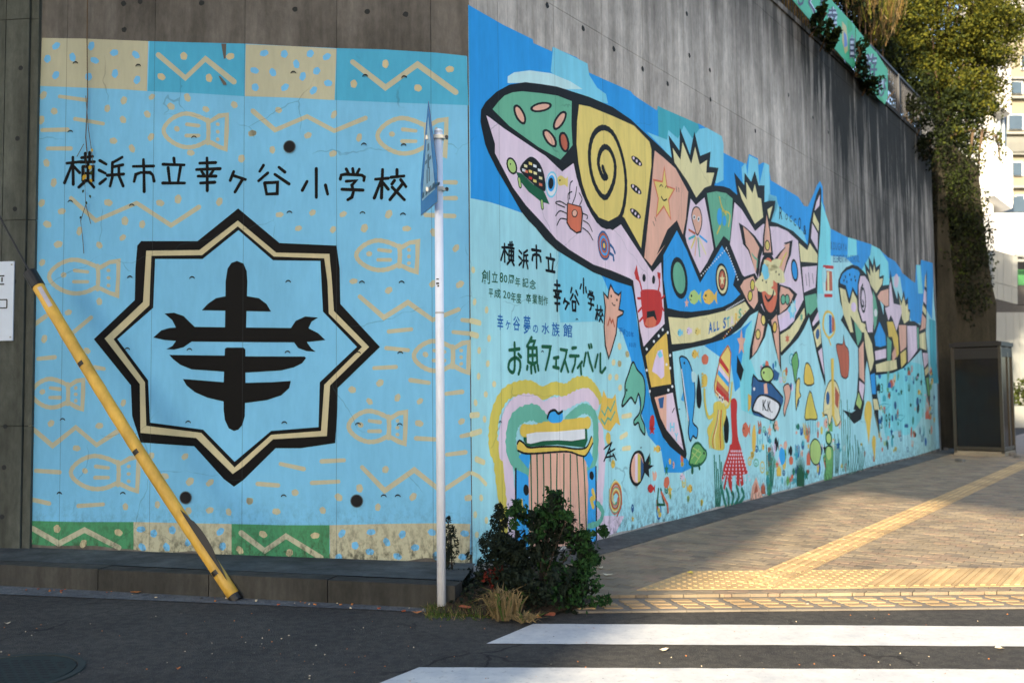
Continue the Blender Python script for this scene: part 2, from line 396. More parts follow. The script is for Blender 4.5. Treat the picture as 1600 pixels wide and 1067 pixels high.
block([(384, 70), (460, 73), (526, 77), (523, 157), (450, 153), (383, 151)], 'tan', [(a, b, 'sky') for a, b in l2((132, 335), (258, 340), (420, 338), (523, 357), (333, 403), (72, 443), (186, 455), (460, 446), (373, 480), (76, 548), (262, 548), (440, 568), (532, 522))], None, 'cream block with pale blue spots, top middle')
block([(527, 76), (600, 78), (680, 83), (729, 88), (732, 165), (620, 161), (523, 157)], 'mblue', [(a, b, 'cream') for a, b in l2((890, 402), (1292, 435), (692, 527), (1093, 552))], l2((685, 390), (890, 550), (1090, 405), (1330, 580)), 'blue block with cream zigzag, top right')
block([(39, 813), (120, 815), (209, 815), (209, 858), (180, 856), (150, 852), (112, 852), (75, 852), (37, 849)], 'green', [(a, b, 'cream') for a, b in l7((358, 543), (742, 566), (180, 620), (522, 636))], l7((205, 540), (370, 635), (530, 550), (745, 660)), 'green block with cream zigzag, bottom left')
block([(209, 815), (300, 817), (362, 818), (362, 867), (335, 865), (300, 860), (250, 865), (209, 858)], 'tan', [(a, b, 'sky') for a, b in l7((882, 546), (962, 572), (1078, 551), (1378, 560), (1178, 625), (890, 657), (1042, 657), (1392, 652))], None, 'cream block with blue spots, bottom')
block([(362, 818), (440, 820), (515, 820), (515, 884), (480, 876), (450, 878), (415, 872), (380, 873), (362, 867)], 'green', [(a, b, 'cream') for a, b in l8((125, 577), (450, 585), (290, 693)) + [(375, 859)]], [(377, 832), (414, 860), (447, 837), (502, 871)], 'green block with cream zigzag, bottom middle')
block([(515, 820), (600, 818), (680, 817), (735, 818), (734, 878), (715, 881), (690, 873), (665, 871), (640, 875), (612, 881), (585, 878), (560, 881), (538, 878), (516, 884)], 'tan', [(a, b, 'sky') for a, b in l8((618, 572), (800, 563), (995, 578), (1180, 565), (1385, 572), (700, 647), (898, 626), (1075, 660), (792, 686), (598, 722), (965, 715), (1205, 712), (1372, 718))], None, 'cream block with blue spots, bottom right')
def fish(x0, y0, x1, y1):
    P = lambda a, b: (x0 + a * (x1 - x0), y0 + b * (y1 - y0))
    p = Paint(WL); W_ = .038
    p.stroke([P(.69, .22), P(.5, .07), P(.32, .02), P(.14, .15), P(.02, .38), P(.03, .58), P(.15, .78), P(.32, .9), P(.5, .88), P(.67, .74)], W_, 'tan', 1, sm=True)
    p.stroke([P(.68, .18), P(.69, .45), P(.68, .8)], W_, 'tan', 2, sm=True)
    p.stroke([P(.72, .22), P(.85, .08), P(.97, .05), P(.965, .5), P(.95, .96), P(.85, .9), P(.72, .78)], W_, 'tan', 3)
    p.oval(*P(.21, .42), 4.5, 4.5, 'tan', 1)
    p.stroke([P(.36, .30), P(.54, .34)], .032, 'tan', 1); p.stroke([P(.35, .60), P(.54, .60)], .032, 'tan', 1)
    for k in (.3, .5, .7): p.oval(*P(.83, k), 3, 3, 'tan', 1)
    p.done('painted_fish')
for f in ((255, 177, 358, 236), (589, 184, 701, 246), (76, 405, 189, 464), (556, 375, 656, 427), (49, 591, 133, 641), (646, 532, 736, 584), (544, 641, 637, 695), (110, 711, 220, 769)): fish(*f)
for z in (l2((60, 695), (200, 815), (400, 730), (570, 820), (765, 740)), l3((445, 440), (600, 580), (855, 470), (1070, 610), (1245, 495)),
          l6((730, 95), (880, 225), (1030, 130), (1185, 240), (1345, 175)), l5((200, 280), (290, 215)), l5((420, 350), (570, 225)),
          l5((190, 905), (330, 1025), (475, 910), (605, 1020), (735, 935)), l8((745, 160), (885, 305), (1070, 175), (1240, 310), (1412, 196))):
    p = Paint(WL); p.stroke(z, .040, 'tan', 1); p.done('painted_zigzag')
p = Paint(WL)
dd = l1((272, 597), (340, 697), (258, 752), (672, 680), (775, 630), (922, 716), (770, 750), (710, 882), (826, 930), (945, 858), (950, 608), (1070, 667), (1172, 612), (1288, 685), (1465, 657), (1580, 833), (1193, 957), (1510, 993), (292, 1020))
dd += l2((222, 690), (568, 718), (57, 835), (405, 848), (725, 862), (183, 938), (562, 962))
dd += l3((337, 343), (262, 470), (387, 522), (297, 603), (498, 645), (365, 728), (622, 733), (768, 686), (678, 468), (1002, 470), (1114, 446), (1372, 462), (782, 582), (890, 603), (265, 842))
dd += l4((228, 543), (434, 530), (625, 540), (910, 540), (346, 628), (562, 636), (758, 627), (1022, 630), (690, 958), (910, 1015), (1355, 978), (1330, 752), (1190, 655), (1188, 973))
dd += l5((622, 125), (210, 168), (428, 193), (278, 358), (545, 432), (772, 757), (320, 885), (622, 900), (190, 1015), (480, 1040))
dd += l6((682, 675), (855, 633), (790, 748), (965, 725), (1105, 747), (1100, 885), (1365, 873))
dd += l7((1157, 92), (1188, 248), (1313, 255), (985, 392), (1312, 427), (1430, 438), (1560, 370), (785, 405), (945, 90), (1030, 215), (1180, 430))
dd += l8((42, 370), (325, 317), (208, 435), (498, 428), (597, 346), (728, 290), (890, 173), (842, 408), (1062, 343), (1408, 350))
for a, b in dd: p.oval(a, b, 5.6 + random.uniform(-.8, .8), 5.4 + random.uniform(-.8, 1), 'tan', 1, random.uniform(0, 3), wob=.15)
p.done('painted_dots')
p = Paint(WL)
for s_ in (l1((375, 605), (540, 628)), l1((470, 745), (645, 775)), l1((265, 815), (425, 812)), l1((300, 930), (445, 930)), l5((240, 482), (345, 472)), l5((590, 535), (650, 545)),
           l7((225, 180), (375, 190)), l7((165, 352), (310, 385)), l7((490, 400), (645, 390)), l8((235, 138), (380, 170)), l8((90, 262), (220, 272)), l8((490, 122), (630, 115)), l8((430, 256), (595, 248)),
           l6((910, 312), (1050, 298)), l6((895, 415), (1030, 428)), l6((820, 540), (955, 533)), l6((1045, 615), (1160, 632)), l6((1270, 700), (1370, 688)), l6((1080, 978), (1200, 985)), l6((1370, 240), (1412, 245)), l6((1315, 315), (1412, 325)), l6((1365, 965), (1412, 955)),
           l4((1255, 340), (1330, 342)), l4((1255, 440), (1330, 440)), l4((1140, 545), (1320, 552)), l8((1275, 80), (1390, 65))):
    p.stroke(s_, .036, 'tan', 1)
p.done('painted_dashes')
# title, brush strokes of each character
T = []
T.append(('横', l3, [[(420, 222), (515, 212)], [(457, 185), (460, 355)], [(452, 230), (405, 345)], [(466, 245), (500, 282)], [(512, 188), (580, 180)], [(535, 160), (537, 212)], [(562, 155), (562, 210)], [(505, 216), (592, 213)], [(520, 245), (520, 330)], [(520, 243), (585, 243), (583, 330)], [(552, 218), (552, 330)], [(522, 286), (583, 284)], [(520, 331), (585, 330)], [(530, 340), (495, 372)], [(562, 338), (590, 372)]]))
T.append(('浜', l3, [[(625, 205), (665, 228)], [(620, 265), (660, 285)], [(625, 350), (662, 320)], [(765, 185), (708, 217)], [(705, 217), (702, 295)], [(706, 246), (770, 232)], [(745, 242), (745, 295)], [(672, 298), (775, 290)], [(705, 305), (690, 365)], [(745, 300), (772, 365)]]))
T.append(('市', l3, [[(898, 200), (899, 235)], [(835, 242), (962, 240)], [(840, 335), (850, 292), (882, 280), (940, 280), (957, 297), (965, 335)], [(901, 245), (903, 400)]]))
T.append(('立', l3, [[(1088, 190), (1092, 226)], [(1020, 229), (1152, 233)], [(1052, 250), (1062, 335)], [(1130, 245), (1115, 335)], [(1018, 346), (1155, 346)]]))
T.append(('幸', l3, [[(1295, 190), (1297, 256)], [(1250, 222), (1350, 218)], [(1230, 262), (1378, 256)], [(1262, 272), (1276, 295)], [(1334, 268), (1318, 292)], [(1240, 303), (1352, 303)], [(1255, 346), (1345, 341)], [(1297, 262), (1297, 394)]]))
T.append(('ヶ', l3, [[(1462, 275), (1440, 330)], [(1456, 298), (1535, 324)], [(1515, 326), (1470, 402)]]))
T.append(('谷', l4, [[(128, 235), (105, 272)], [(225, 248), (262, 278)], [(155, 283), (98, 332)], [(200, 292), (288, 352)], [(135, 345), (216, 341), (214, 412), (148, 415), (135, 345)]]))
T.append(('小', l4, [[(400, 336), (370, 392)], [(458, 255), (458, 435)], [(515, 358), (529, 415)]]))
T.append(('学', l4, [[(645, 258), (660, 288)], [(685, 256), (690, 286)], [(726, 260), (712, 287)], [(608, 322), (614, 296), (642, 291), (742, 297), (758, 308), (755, 330)], [(645, 335), (706, 331), (680, 358), (690, 400), (680, 435), (655, 450)], [(618, 385), (750, 390)]]))
T.append(('校', l4, [[(828, 322), (908, 316)], [(872, 262), (865, 440)], [(862, 332), (820, 440)], [(876, 345), (908, 385)], [(962, 262), (962, 295)], [(925, 310), (1005, 302)], [(947, 330), (930, 352)], [(985, 325), (1018, 368)], [(996, 352), (918, 450)], [(932, 372), (1008, 450)]]))
p = Paint(WL)
for ch, f, st in T:
    for i, s_ in enumerate(st): p.stroke(f(*s_), .027, 'black', 4 + i * .5)
p.done('painted_lettering', 'black hand-painted school title on the emblem wall')
# star emblem
p = Paint(WL)
o1 = [(372.5, 326), (437, 380), (526, 384), (531, 420), (532, 475), (594, 542), (528, 606), (527, 650), (524, 692), (470, 700), (431, 700), (380, 750), (366, 760), (350, 748), (304, 697), (220, 691), (207, 650), (205, 602), (147, 530), (211, 469), (212, 420), (215, 384), (221, 377), (309, 377)]
p.poly(o1, 'black', 5)
p.poly([(372, 345), (432, 395), (515, 397), (519, 440), (522, 486), (577, 542), (516, 602), (511, 681), (427, 686), (380, 729), (364, 740), (307, 684), (220, 676), (219, 600), (164, 529), (224, 472), (229, 392), (312, 391)], 'cream', 6)
p.poly([(372, 354), (428, 401), (507, 404), (512, 440), (514, 490), (566, 542), (507, 601), (502, 673), (424, 679), (367, 730), (315, 676), (229, 665), (227, 597), (178, 530), (234, 477), (237, 400), (316, 399)], 'black', 7)
p.poly([(373, 360), (427, 407), (501, 408), (505, 487), (558, 542), (500, 597), (498, 667), (424, 673), (367, 721), (318, 671), (235, 660), (232, 594), (184, 530), (240, 481), (243, 405), (317, 405)], 'lblue', 8)
p.poly([(352, 514), (353, 440), (356, 420), (362, 411), (371, 408), (381, 412), (386, 424), (387, 440), (385, 514)], 'black', 9)
p.poly([(316, 485), (325, 475), (338, 466), (353, 463), (387, 463), (405, 466), (417, 475), (424, 487)], 'black', 10)
p.poly(l5((960, 350), (1010, 305), (1060, 290), (1102, 287), (1078, 240), (1030, 200), (1090, 195), (1150, 215), (1195, 260), (1220, 283)) + l6((0, 287), (300, 290), (330, 245), (390, 218), (470, 225), (430, 250), (410, 292), (470, 322), (515, 365), (470, 371), (400, 378), (428, 418), (455, 438), (400, 435), (345, 415), (320, 380), (0, 378)) + l5((1200, 375), (1150, 410), (1090, 425), (1042, 422), (1080, 402), (1102, 371), (1030, 365)), 'black', 11)
p.poly([(352, 545), (355, 543), (381, 543), (384, 546), (384, 600), (383, 650), (379, 664), (373, 671), (366, 673), (358, 669), (352, 656), (350, 640), (350, 600)], 'black', 12)
p.poly(l5((1060, 458), (1400, 462)) + l6((20, 467), (385, 468), (395, 478), (370, 510), (320, 535), (240, 555), (20, 568)) + l5((1400, 562), (1200, 548), (1130, 520), (1085, 485)), 'black', 13)
p.poly(l5((1145, 608), (1200, 612), (1400, 628)) + l6((20, 632), (180, 628), (300, 620), (290, 665), (240, 710), (150, 740), (20, 757)) + l5((1400, 748), (1300, 725), (1220, 690), (1170, 650)), 'black', 14)
p.done('painted_emblem', 'black and cream eight-pointed star emblem with a black fish-like character inside')
# ================================================================== RIGHT WALL MURAL
A = C(720, 0, 4); B = C(720, 240, 5.333); Cc = C(980, 200, 5.333); D = C(720, 360, 5.333); E = C(960, 380, 5.333); Fq = C(720, 540, 5.333); G = C(960, 540, 5.333); H = C(940, 640, 5.333)
I = C(1200, 260, 5.333); J = C(1200, 400, 5.333); K = C(1200, 560, 5.333); Q = C(1140, 300, 3.81); S1 = C(1290, 400, 8.889); S2 = C(1270, 500, 7.62); S3 = C(1200, 520, 5.925); S4 = C(780, 620, 4.444); S8 = C(700, 540, 5.927)
TOP = [(731, 8), (785, 39), (832, 62), (833, 68), (862, 81), (863, 74), (900, 90), (917, 103), (920, 114), (985, 143), (990, 149), (1000, 156), (1026, 173), (1028, 166), (1075, 190), (1092, 194), (1127, 214), (1130, 239), (1163, 256), (1165, 262), (1170, 241), (1184, 248), (1185, 258), (1192, 254), (1200, 258), (1204, 282), (1224, 294), (1247, 308), (1256, 322), (1262, 323), (1271, 303), (1276, 290), (1281, 283), (1285, 292), (1286, 318), (1288, 322), (1292, 350), (1297, 357), (1324, 371), (1335, 374), (1361, 382), (1367, 388), (1374, 390), (1387, 402), (1398, 408), (1406, 419), (1412, 432), (1430, 442), (1431, 414), (1438, 414), (1439, 406), (1457, 411)]
BOT = [(1459, 470), (1462, 505), (1465, 640), (1468, 700), (1450, 706), (1430, 712), (1400, 719), (1370, 726), (1340, 735), (1300, 745), (1260, 757), (1210, 769), (1180, 777), (1140, 787), (1115, 793), (1080, 805), (1050, 813), (1020, 817), (990, 827), (970, 830), (945, 837), (930, 843), (900, 849), (860, 856), (800, 868), (738, 884)]
p = Paint(WR); p.poly(TOP + BOT, 'cyan', 0)
p.poly(TOP + [(1458, 440), (1456, 500), (1440, 470), (1420, 440), (1400, 430), (1380, 440), (1340, 420), (1320, 402), (1300, 400), (1285, 396), (1262, 385), (1240, 365), (1205, 345), (1160, 330), (1100, 330), (1000, 300), (900, 260), (830, 300), (815, 333), (790, 324), (765, 316), (735, 310)], 'blue', 1)
p.poly([(939, 429), (988, 446), (1000, 540), (1015, 620), (1040, 690), (1070, 712), (1082, 730), (1065, 738), (1038, 738), (1033, 705), (1012, 680), (1000, 640), (995, 600), (985, 560), (972, 520), (958, 505), (950, 470)], 'blue', 1)
p.poly([(873, 384), (941, 433), (955, 465), (943, 502), (875, 504), (870, 450)], 'sky', 2)
p.poly([(1100, 540), (1150, 520), (1175, 500), (1172, 560), (1160, 600), (1148, 612), (1142, 570)], 'blue', 1)
p.poly([(1165, 515), (1175, 500), (1172, 560), (1200, 640), (1180, 650), (1158, 640), (1155, 590)], 'aqua', 2)
p.poly(A((575, 295), (790, 400), (800, 470), (850, 550), (905, 590), (918, 650), (700, 600), (560, 450)), 'sky', 3)
p.poly(A((290, 480), (330, 455), (430, 442), (560, 460), (680, 510), (760, 560), (600, 560), (470, 535), (380, 520), (290, 522)), 'pale', 4)
p.poly(A((1228, 665), (1480, 775), (1500, 860), (1300, 960), (1235, 880)), 'teal', 3)
p.poly(Cc((160, 35), (250, 70), (330, 100), (340, 20), (420, 90), (470, -20), (540, 90), (600, 10), (660, 0), (785, 70), (800, 130), (800, 435), (740, 465), (690, 400), (500, 300), (370, 270), (300, 180)), 'sky', 4)
p.poly(Cc((950, 330), (985, 290), (1000, 400), (1015, 230), (1085, 265), (1100, 470), (1140, 290), (1180, 310), (1190, 560), (1240, 570), (1255, 640), (1200, 800), (1100, 600), (960, 460)), 'sky', 3)
p.poly(I((0, 230), (60, 250), (90, 340), (230, 480), (300, 560), (320, 640), (230, 600), (100, 500), (0, 480)), 'sky', 3)
p.poly(I((440, 280), (520, 520), (520, 900), (460, 1060), (410, 1060), (400, 700), (430, 400)), 'aqua', 2)
p.poly(I((665, 592), (735, 612), (740, 740), (660, 760)), 'aqua', 3); p.poly(I((860, 655), (930, 690), (1000, 800), (1010, 1000), (900, 1000), (780, 860), (850, 740)), 'aqua', 3)
p.poly(I((1235, 822), (1270, 825), (1290, 1060), (1250, 1060)), 'aqua', 3)
p.poly(J((1340, 520), (1392, 540), (1400, 870), (1420, 1060), (1380, 1060), (1350, 900)), 'teal', 3); p.poly(J((1090, 120), (1200, 210), (1290, 330), (1280, 560), (1200, 560), (1130, 380)), 'blue', 2)
p.poly(K((850, 60), (1250, 40), (1320, 200), (1300, 420), (1240, 560), (1150, 640), (1060, 600), (980, 660), (930, 300)), 'aqua', 1, True)
p.poly(H((510, 260), (700, 400), (720, 500), (600, 520), (520, 480)), 'blue', 2)
p.done('painted_background', 'layered pale and deep blue ground coats of the whale mural')
# continuation of pattern round the corner
p = Paint(WR)
p.stroke(l8((1428, 195), (1470, 215), (1515, 265)), .035, 'dots', 2)
for s_ in (l6((1424, 245), (1475, 258)), l6((1424, 328), (1460, 338)), l6((1424, 952), (1480, 935)), l8((1455, 108), (1500, 128)), Fq((85, 580), (140, 575)) , Fq((1345, 590), (1415, 578)), Fq((1330, 765), (1380, 735)), Fq((1350, 858), (1405, 850))):
    p.stroke(s_, .05, 'dots', 2)
for a, b in Fq((150, 40), (222, 150), (275, 320), (145, 255), (205, 405), (120, 475), (195, 612), (1270, 140), (1240, 262), (1295, 262), (1385, 70), (1320, 150), (1325, 350)) + l8((1485, 350), (1448, 455), (1518, 490), (1458, 580)) + D((100, 330), (112, 597), (212, 663), (232, 900)) + E((40, 860), (105, 925), (40, 1005)):
    p.oval(a, b, 3, 5.4, 'dots', 2)
p.done('painted_dots')
# ---- whale one
p = Paint(WR)
out1 = [(750, 190), (751, 172), (758, 160), (775, 144), (795, 133), (820, 129), (845, 132), (870, 136), (895, 144), (920, 152), (957, 168), (985, 187), (1004, 205), (1027, 226), (1049, 247)]
out1 += Cc((340, 60), (432, 190), (435, 0), (520, 225), (556, 30), (605, 235), (692, 200), (682, 325), (757, 335), (735, 440), (722, 480), (800, 488), (850, 505), (915, 560))
out1 += Cc((888, 372), (972, 478), (975, 375), (1030, 450), (1060, 360), (1092, 480), (1142, 480), (1140, 620), (1180, 608), (1232, 608), (1225, 680), (1195, 780), (1250, 795), (1380, 860), (1500, 975))
out1 += I((325, 690), (345, 480), (370, 350), (400, 240), (432, 168), (442, 200), (441, 330), (432, 560), (420, 700)) + J((412, 130), (405, 400), (430, 560), (455, 800), (476, 1040)) + [(1289, 603)]
out1 += J((435, 950), (400, 800), (370, 640), (340, 510), (300, 600), (250, 685), (180, 760), (110, 832)) + E((1390, 940), (1300, 700), (1200, 560), (1130, 600), (1050, 705), (970, 765), (900, 803), (750, 848), (600, 880), (480, 905))
out1 += G((500, 320), (520, 480), (540, 600), (570, 740), (600, 900), (590, 945), (540, 905), (460, 840), (400, 760), (360, 660), (330, 560), (300, 450), (280, 340), (240, 140), (210, 0))
out1 += E((190, 640), (150, 400), (140, 362)) + D((1430, 470), (1300, 430), (1100, 350), (950, 262), (800, 170), (700, 80)) + B((620, 620), (560, 560), (500, 485), (380, 275), (300, 140), (230, 0)) + A((150, 905), (125, 790))
p.poly(out1, 'ink', 6)
p.poly(A((195, 685), (230, 640), (270, 600), (320, 580), (380, 573), (500, 585), (600, 600), (690, 635), (688, 780), (695, 910), (650, 965), (620, 1000), (480, 920), (300, 790)), 'wgreen', 8)
for x, y, a, c in ((365, 718, 1.1, 'salmon'), (498, 672, -.2, 'salmon'), (615, 755, -1.0, 'salmon'), (552, 866, 1.0, 'salmon'), (642, 890, 1.4, 'rust')):
    (x, y), = A((x, y)); p.oval(x, y, 17, 8, 'ink', 9, a, wob=.03); p.oval(x, y, 13, 4.6, c, 10, a, wob=.03)
p.poly([(759, 181), (764, 184)] + A((260, 800), (380, 880), (500, 960)) + B((700, 20), (840, 152), (935, 82), (960, 200), (1010, 350), (1080, 480), (1180, 600), (1260, 640), (1330, 592), (1590, 985)) + E((310, 245), (385, 160), (400, 400), (415, 670), (330, 760), (240, 862), (210, 720), (180, 520), (152, 312)) + D((1400, 398), (1250, 335), (1100, 285), (900, 162), (790, 75)) + B((680, 585), (540, 435), (430, 285), (280, 0)) + A((210, 900)), 'pink', 8)
p.poly([(904, 164), (920, 167), (957, 182), (990, 197), (1014, 222), (1017, 234), (1017, 260), (1010, 315), (1004, 360), (1001, 388), (975, 341), (969, 336), (950, 346), (935, 340), (920, 320), (909, 287), (903, 255), (900, 225), (901, 190)], 'yellow', 8)
p.stroke([(941, 262), (944, 271), (947, 277), (942, 278), (937, 268), (934, 254), (937, 238), (944, 230), (953, 236), (960, 256), (959, 280), (952, 300), (944, 309), (933, 298), (924, 275), (920, 245), (923, 220), (931, 205), (943, 200), (956, 208), (967, 230), (975, 262), (977, 296), (972, 330), (962, 347), (949, 354), (935, 347), (921, 325), (908, 295), (900, 265)], .060, 'ink', 10, sm=True)
for x, y in ((994, 252), (993, 296), (992, 334)):
    p.oval(x, y, 11, 4.6, 'ink', 9, .75, wob=0)
    for k in (-1, 0, 1): p.oval(x + k * 4.8, y + k * 4.6, 1.5, 2.4, 'pink', 10)
p.poly(Cc((225, 190), (300, 250), (400, 340), (505, 535), (485, 760), (460, 890), (410, 770), (330, 850), (240, 1062)) + E((420, 10), (360, 100), (305, 190), (245, 120), (258, 0)) + Cc((140, 1060), (190, 600), (215, 300)), 'salmon', 8)
st = Cc((305, 330), (328, 490), (390, 510), (340, 600), (358, 762), (300, 655), (237, 740), (255, 590), (215, 435), (288, 450))
p.poly(st, 'yellow', 9); p.stroke(st, .022, 'brick', 10, closed=True)
p.stroke(Cc((265, 490), (280, 475), (292, 492)), .012, 'ink', 10, sm=True); p.stroke(Cc((312, 500), (325, 485), (335, 505)), .012, 'ink', 10, sm=True); p.stroke(Cc((280, 575), (300, 605), (325, 595)), .018, 'ink', 10, sm=True)
for s_ in (((405, 495), (408, 530)), ((425, 500), (428, 535)), ((210, 780), (222, 815)), ((225, 745), (235, 775))): p.stroke(Cc(*s_), .010, 'ink', 9)
# crowns
p.poly(Cc((375, 170), (440, 265), (456, 120), (530, 300), (562, 160), (600, 308), (662, 268), (655, 375), (722, 375), (695, 480), (640, 500), (572, 582), (500, 450), (390, 290)), 'sand', 8)
p.poly(Cc((920, 480), (992, 600), (988, 450), (1040, 545), (1060, 470), (1085, 580), (1112, 590), (1130, 745), (1060, 800), (950, 590)), 'sand', 8)
p.poly(Cc((1165, 680), (1208, 652), (1180, 762)), 'sand', 8)
# blue belly
p.poly(Cc((410, 855)) + E((600, 62), (655, 200), (710, 332), (800, 180), (892, 22), (960, 130), (1010, 240), (985, 350), (1045, 425), (980, 490), (900, 530), (800, 553), (640, 572), (540, 565), (438, 540), (405, 300), (405, 100)), 'blue', 8)
(x, y), = E((535, 290)); p.oval(x, y, 13, 33, 'ink', 9, -.12, 20, 0); p.oval(x, y, 9.2, 25, 'wgreen', 10, -.12, 20, 0)
(x, y), = E((893, 305)); p.oval(x, y, 10.2, 26, 'ink', 9, -.06, 20, 0); p.oval(x, y, 8.2, 22, 'sand', 10, -.06, 20, 0); p.oval(x, y, 6, 17, 'ink', 11, 0, 20, 0); p.oval(x, y, 4.6, 14, 'rust', 12, 0, 20, 0)
def star(p, x, y, rx, ry, c, layer, n=5, inner=.45, rot=0):
    p.poly([(x + (rx if k % 2 == 0 else rx * inner) * math.sin(rot + math.pi * k / n), y - (ry if k % 2 == 0 else ry * inner) * math.cos(rot + math.pi * k / n)) for k in range(2 * n)], c, layer)
star(p, x, y, 4, 11, 'sand', 13)
def sfish(p, x, y, w_, h_, c, layer, face=True, right=False):
    sg = -1 if right else 1
    p.poly([(x + sg * a * w_, y + b * h_) for a, b in ((-.5, 0), (-.35, -.32), (-.05, -.45), (.2, -.25), (.28, -.1), (.5, -.4), (.46, 0), (.5, .42), (.28, .12), (.2, .28), (-.05, .45), (-.35, .34))], c, layer)
    if face:
        p.oval(x - sg * .28 * w_, y - .08 * h_, max(.06 * w_, .7), max(.08 * h_, 1.0), 'ink', layer + 1)
        p.stroke([(x - sg * .40 * w_, y + .12 * h_), (x - sg * .3 * w_, y + .18 * h_)], .010, 'ink', layer + 1)
(x, y), = E((668, 450)); sfish(p, x, y, 20, 26, 'lime', 9)
(x, y), = E((792, 448)); sfish(p, x, y, 23, 27, 'orange', 9)
(x, y), = E((598, 500)); star(p, x, y, 3.5, 8, 'salmon', 9)
p.poly(Cc((525, 590), (568, 645), (640, 580), (680, 780), (715, 1000)) + E((822, 55), (770, 160), (710, 252), (650, 120), (600, 0)) + Cc((480, 900)), 'pink', 8)
p.poly(Cc((660, 545), (740, 530), (820, 545), (875, 590), (868, 760), (850, 945), (800, 900), (735, 1000), (700, 800)), 'wgreen', 8)
p.poly(Cc((890, 620), (950, 680), (1062, 860), (1130, 800), (1190, 822), (1250, 825), (1330, 860), (1420, 940)) + [(1250, 420), (1255, 468), (1247, 484), (1238, 500), (1217, 516), (1200, 500), (1170, 440), (1159, 429), (1140, 382)], 'pink', 8)
p.poly(E((445, 615), (600, 628), (780, 598), (950, 555), (1085, 488), (1122, 545), (1000, 680), (800, 790), (640, 828), (475, 842)), 'sand', 8)
p.poly(J((100, 655), (180, 605), (250, 510), (300, 430), (305, 510), (250, 620), (180, 720), (105, 800)), 'sand', 8)
p.poly(J((85, 540), (170, 480), (235, 430), (215, 540), (150, 600), (92, 632)), 'lav', 8.6)
p.poly([(1041, 519), (1024, 536), (1008, 556), (1012, 580), (1017, 605), (1034, 602), (1048, 600), (1044, 560)], 'orange', 8)
p.poly([(1021, 566), (1027, 548), (1034, 546), (1037, 566), (1037, 588), (1032, 592), (1026, 585), (1018, 580)], 'lav', 9); p.poly([(1026, 553), (1031, 547), (1035, 556), (1030, 560)], 'sky', 10)
p.poly(G((430, 405), (482, 390), (520, 600), (572, 870), (520, 810), (430, 700)), 'pink', 8); p.poly(G((330, 430), (430, 405), (430, 700), (380, 600)), 'salmon', 8)
p.poly(G((360, 440), (410, 425), (400, 520), (375, 520)), 'navy', 9)
p.glyph('H', (1046, 660, 1053, 674), 'sky', 9, .03); p.glyph('Y', (1053, 676, 1059, 689), 'sky', 9, .03); p.stroke(G((478, 555), (495, 520)), .015, 'ink', 9)
# tail
p.poly(I((255, 640), (325, 700), (345, 640), (410, 735), (408, 805), (270, 795)), 'sand', 8); p.poly(I((280, 840), (405, 828), (392, 1010), (297, 1052)), 'pink', 8)
for a in ((310, 900, 300, 990), (335, 890, 325, 1000), (365, 895, 355, 975)): p.stroke(I((a[0] - 0, a[1]), (a[0] + 10, a[3])), .02, 'ink', 9)
p.poly(I((430, 235), (425, 330), (385, 372), (400, 300)), 'pink', 8); p.poly(I((378, 385), (422, 480), (418, 545), (370, 460)), 'sand', 8); p.poly(I((365, 475), (412, 560), (410, 700), (355, 600)), 'pink', 8)
p.poly(J((303, 335), (400, 312), (410, 420), (350, 492), (330, 470), (320, 500)), 'wgreen', 8); p.poly(J((365, 560), (415, 462), (424, 530), (372, 585)), 'pink', 8)
p.poly(J((375, 632), (430, 560), (440, 725), (405, 762)), 'sand', 8); p.poly(J((415, 795), (446, 762), (468, 1000)), 'pink', 8)
(x, y), = J((410, 650)); p.oval(x, y, 3, 8, 'navy', 9); (x, y), = J((218, 120)); p.oval(x, y, 5.4, 18, 'ink', 9, -.1, 18, 0); p.oval(x, y, 3.8, 14, 'blue', 10, -.1, 18, 0)
# dots on outlines
for a, b in E((265, 882), (325, 818), (365, 772), (398, 720), (440, 745), (460, 935), (460, 1040), (430, 1010)) + G((265, 205), (290, 380), (445, 370), (478, 340)): p.oval(a, b, 1.6, 2.4, 'white', 9)
for k in range(14):
    a = E((720 + k * 16, 270 - k * 17))[0]; p.oval(a[0], a[1], .9, 1.2, 'white', 9); a = E((930 + k * 8, 40 + k * 22))[0]; p.oval(a[0], a[1], .9, 1.2, 'white', 9)
    a = E((905 + k * 14, 790 - k * 17))[0]; p.oval(a[0], a[1], .9, 1.2, ('orange', 'brick', 'white')[k % 3], 9); a = E((930 + k * 12, 555 - k * 7))[0]; p.oval(a[0], a[1], .9, 1.2, 'white', 9)
p.done('painted_whale', 'great whale of coloured segments outlined in black')
# lettering on whale band
p = Paint(WR)
for ch, bx, c in (('A', (780, 655, 812, 750), 'bluetext'), ('L', (822, 650, 842, 735), 'bluetext'), ('L', (850, 645, 870, 725), 'bluetext'), ('S', (902, 620, 926, 710), 'bluetext'), ('T', (930, 615, 956, 700), 'teal'), ('A', (962, 605, 990, 690), 'pink'), ('R', (1000, 580, 1025, 660), 'orange'), ('S', (1030, 545, 1055, 625), 'wgreen')):
    (x0, y0), (x1, y1) = E(bx[:2], bx[2:]); p.glyph(ch, (x0, y0, x1, y1, -3), c, 10, .03)
p.done('painted_lettering', 'ALL STARS in many colours along the whale belly')
p = Paint(WR)
for x, y, c in ((545, 745, 'sky'), (620, 730, 'lav'), (690, 735, 'yellow')): (x, y), = E((x, y)); sfish(p, x, y, 9, 14, c, 10)
(x, y), = J((158, 690)); star(p, x, y, 4, 8, 'brick', 10, 6); (x, y), = J((275, 510)); star(p, x, y, 3, 8, 'wgreen', 10, 6)
p.done('painted_fish', 'three tiny fish before the coloured lettering')
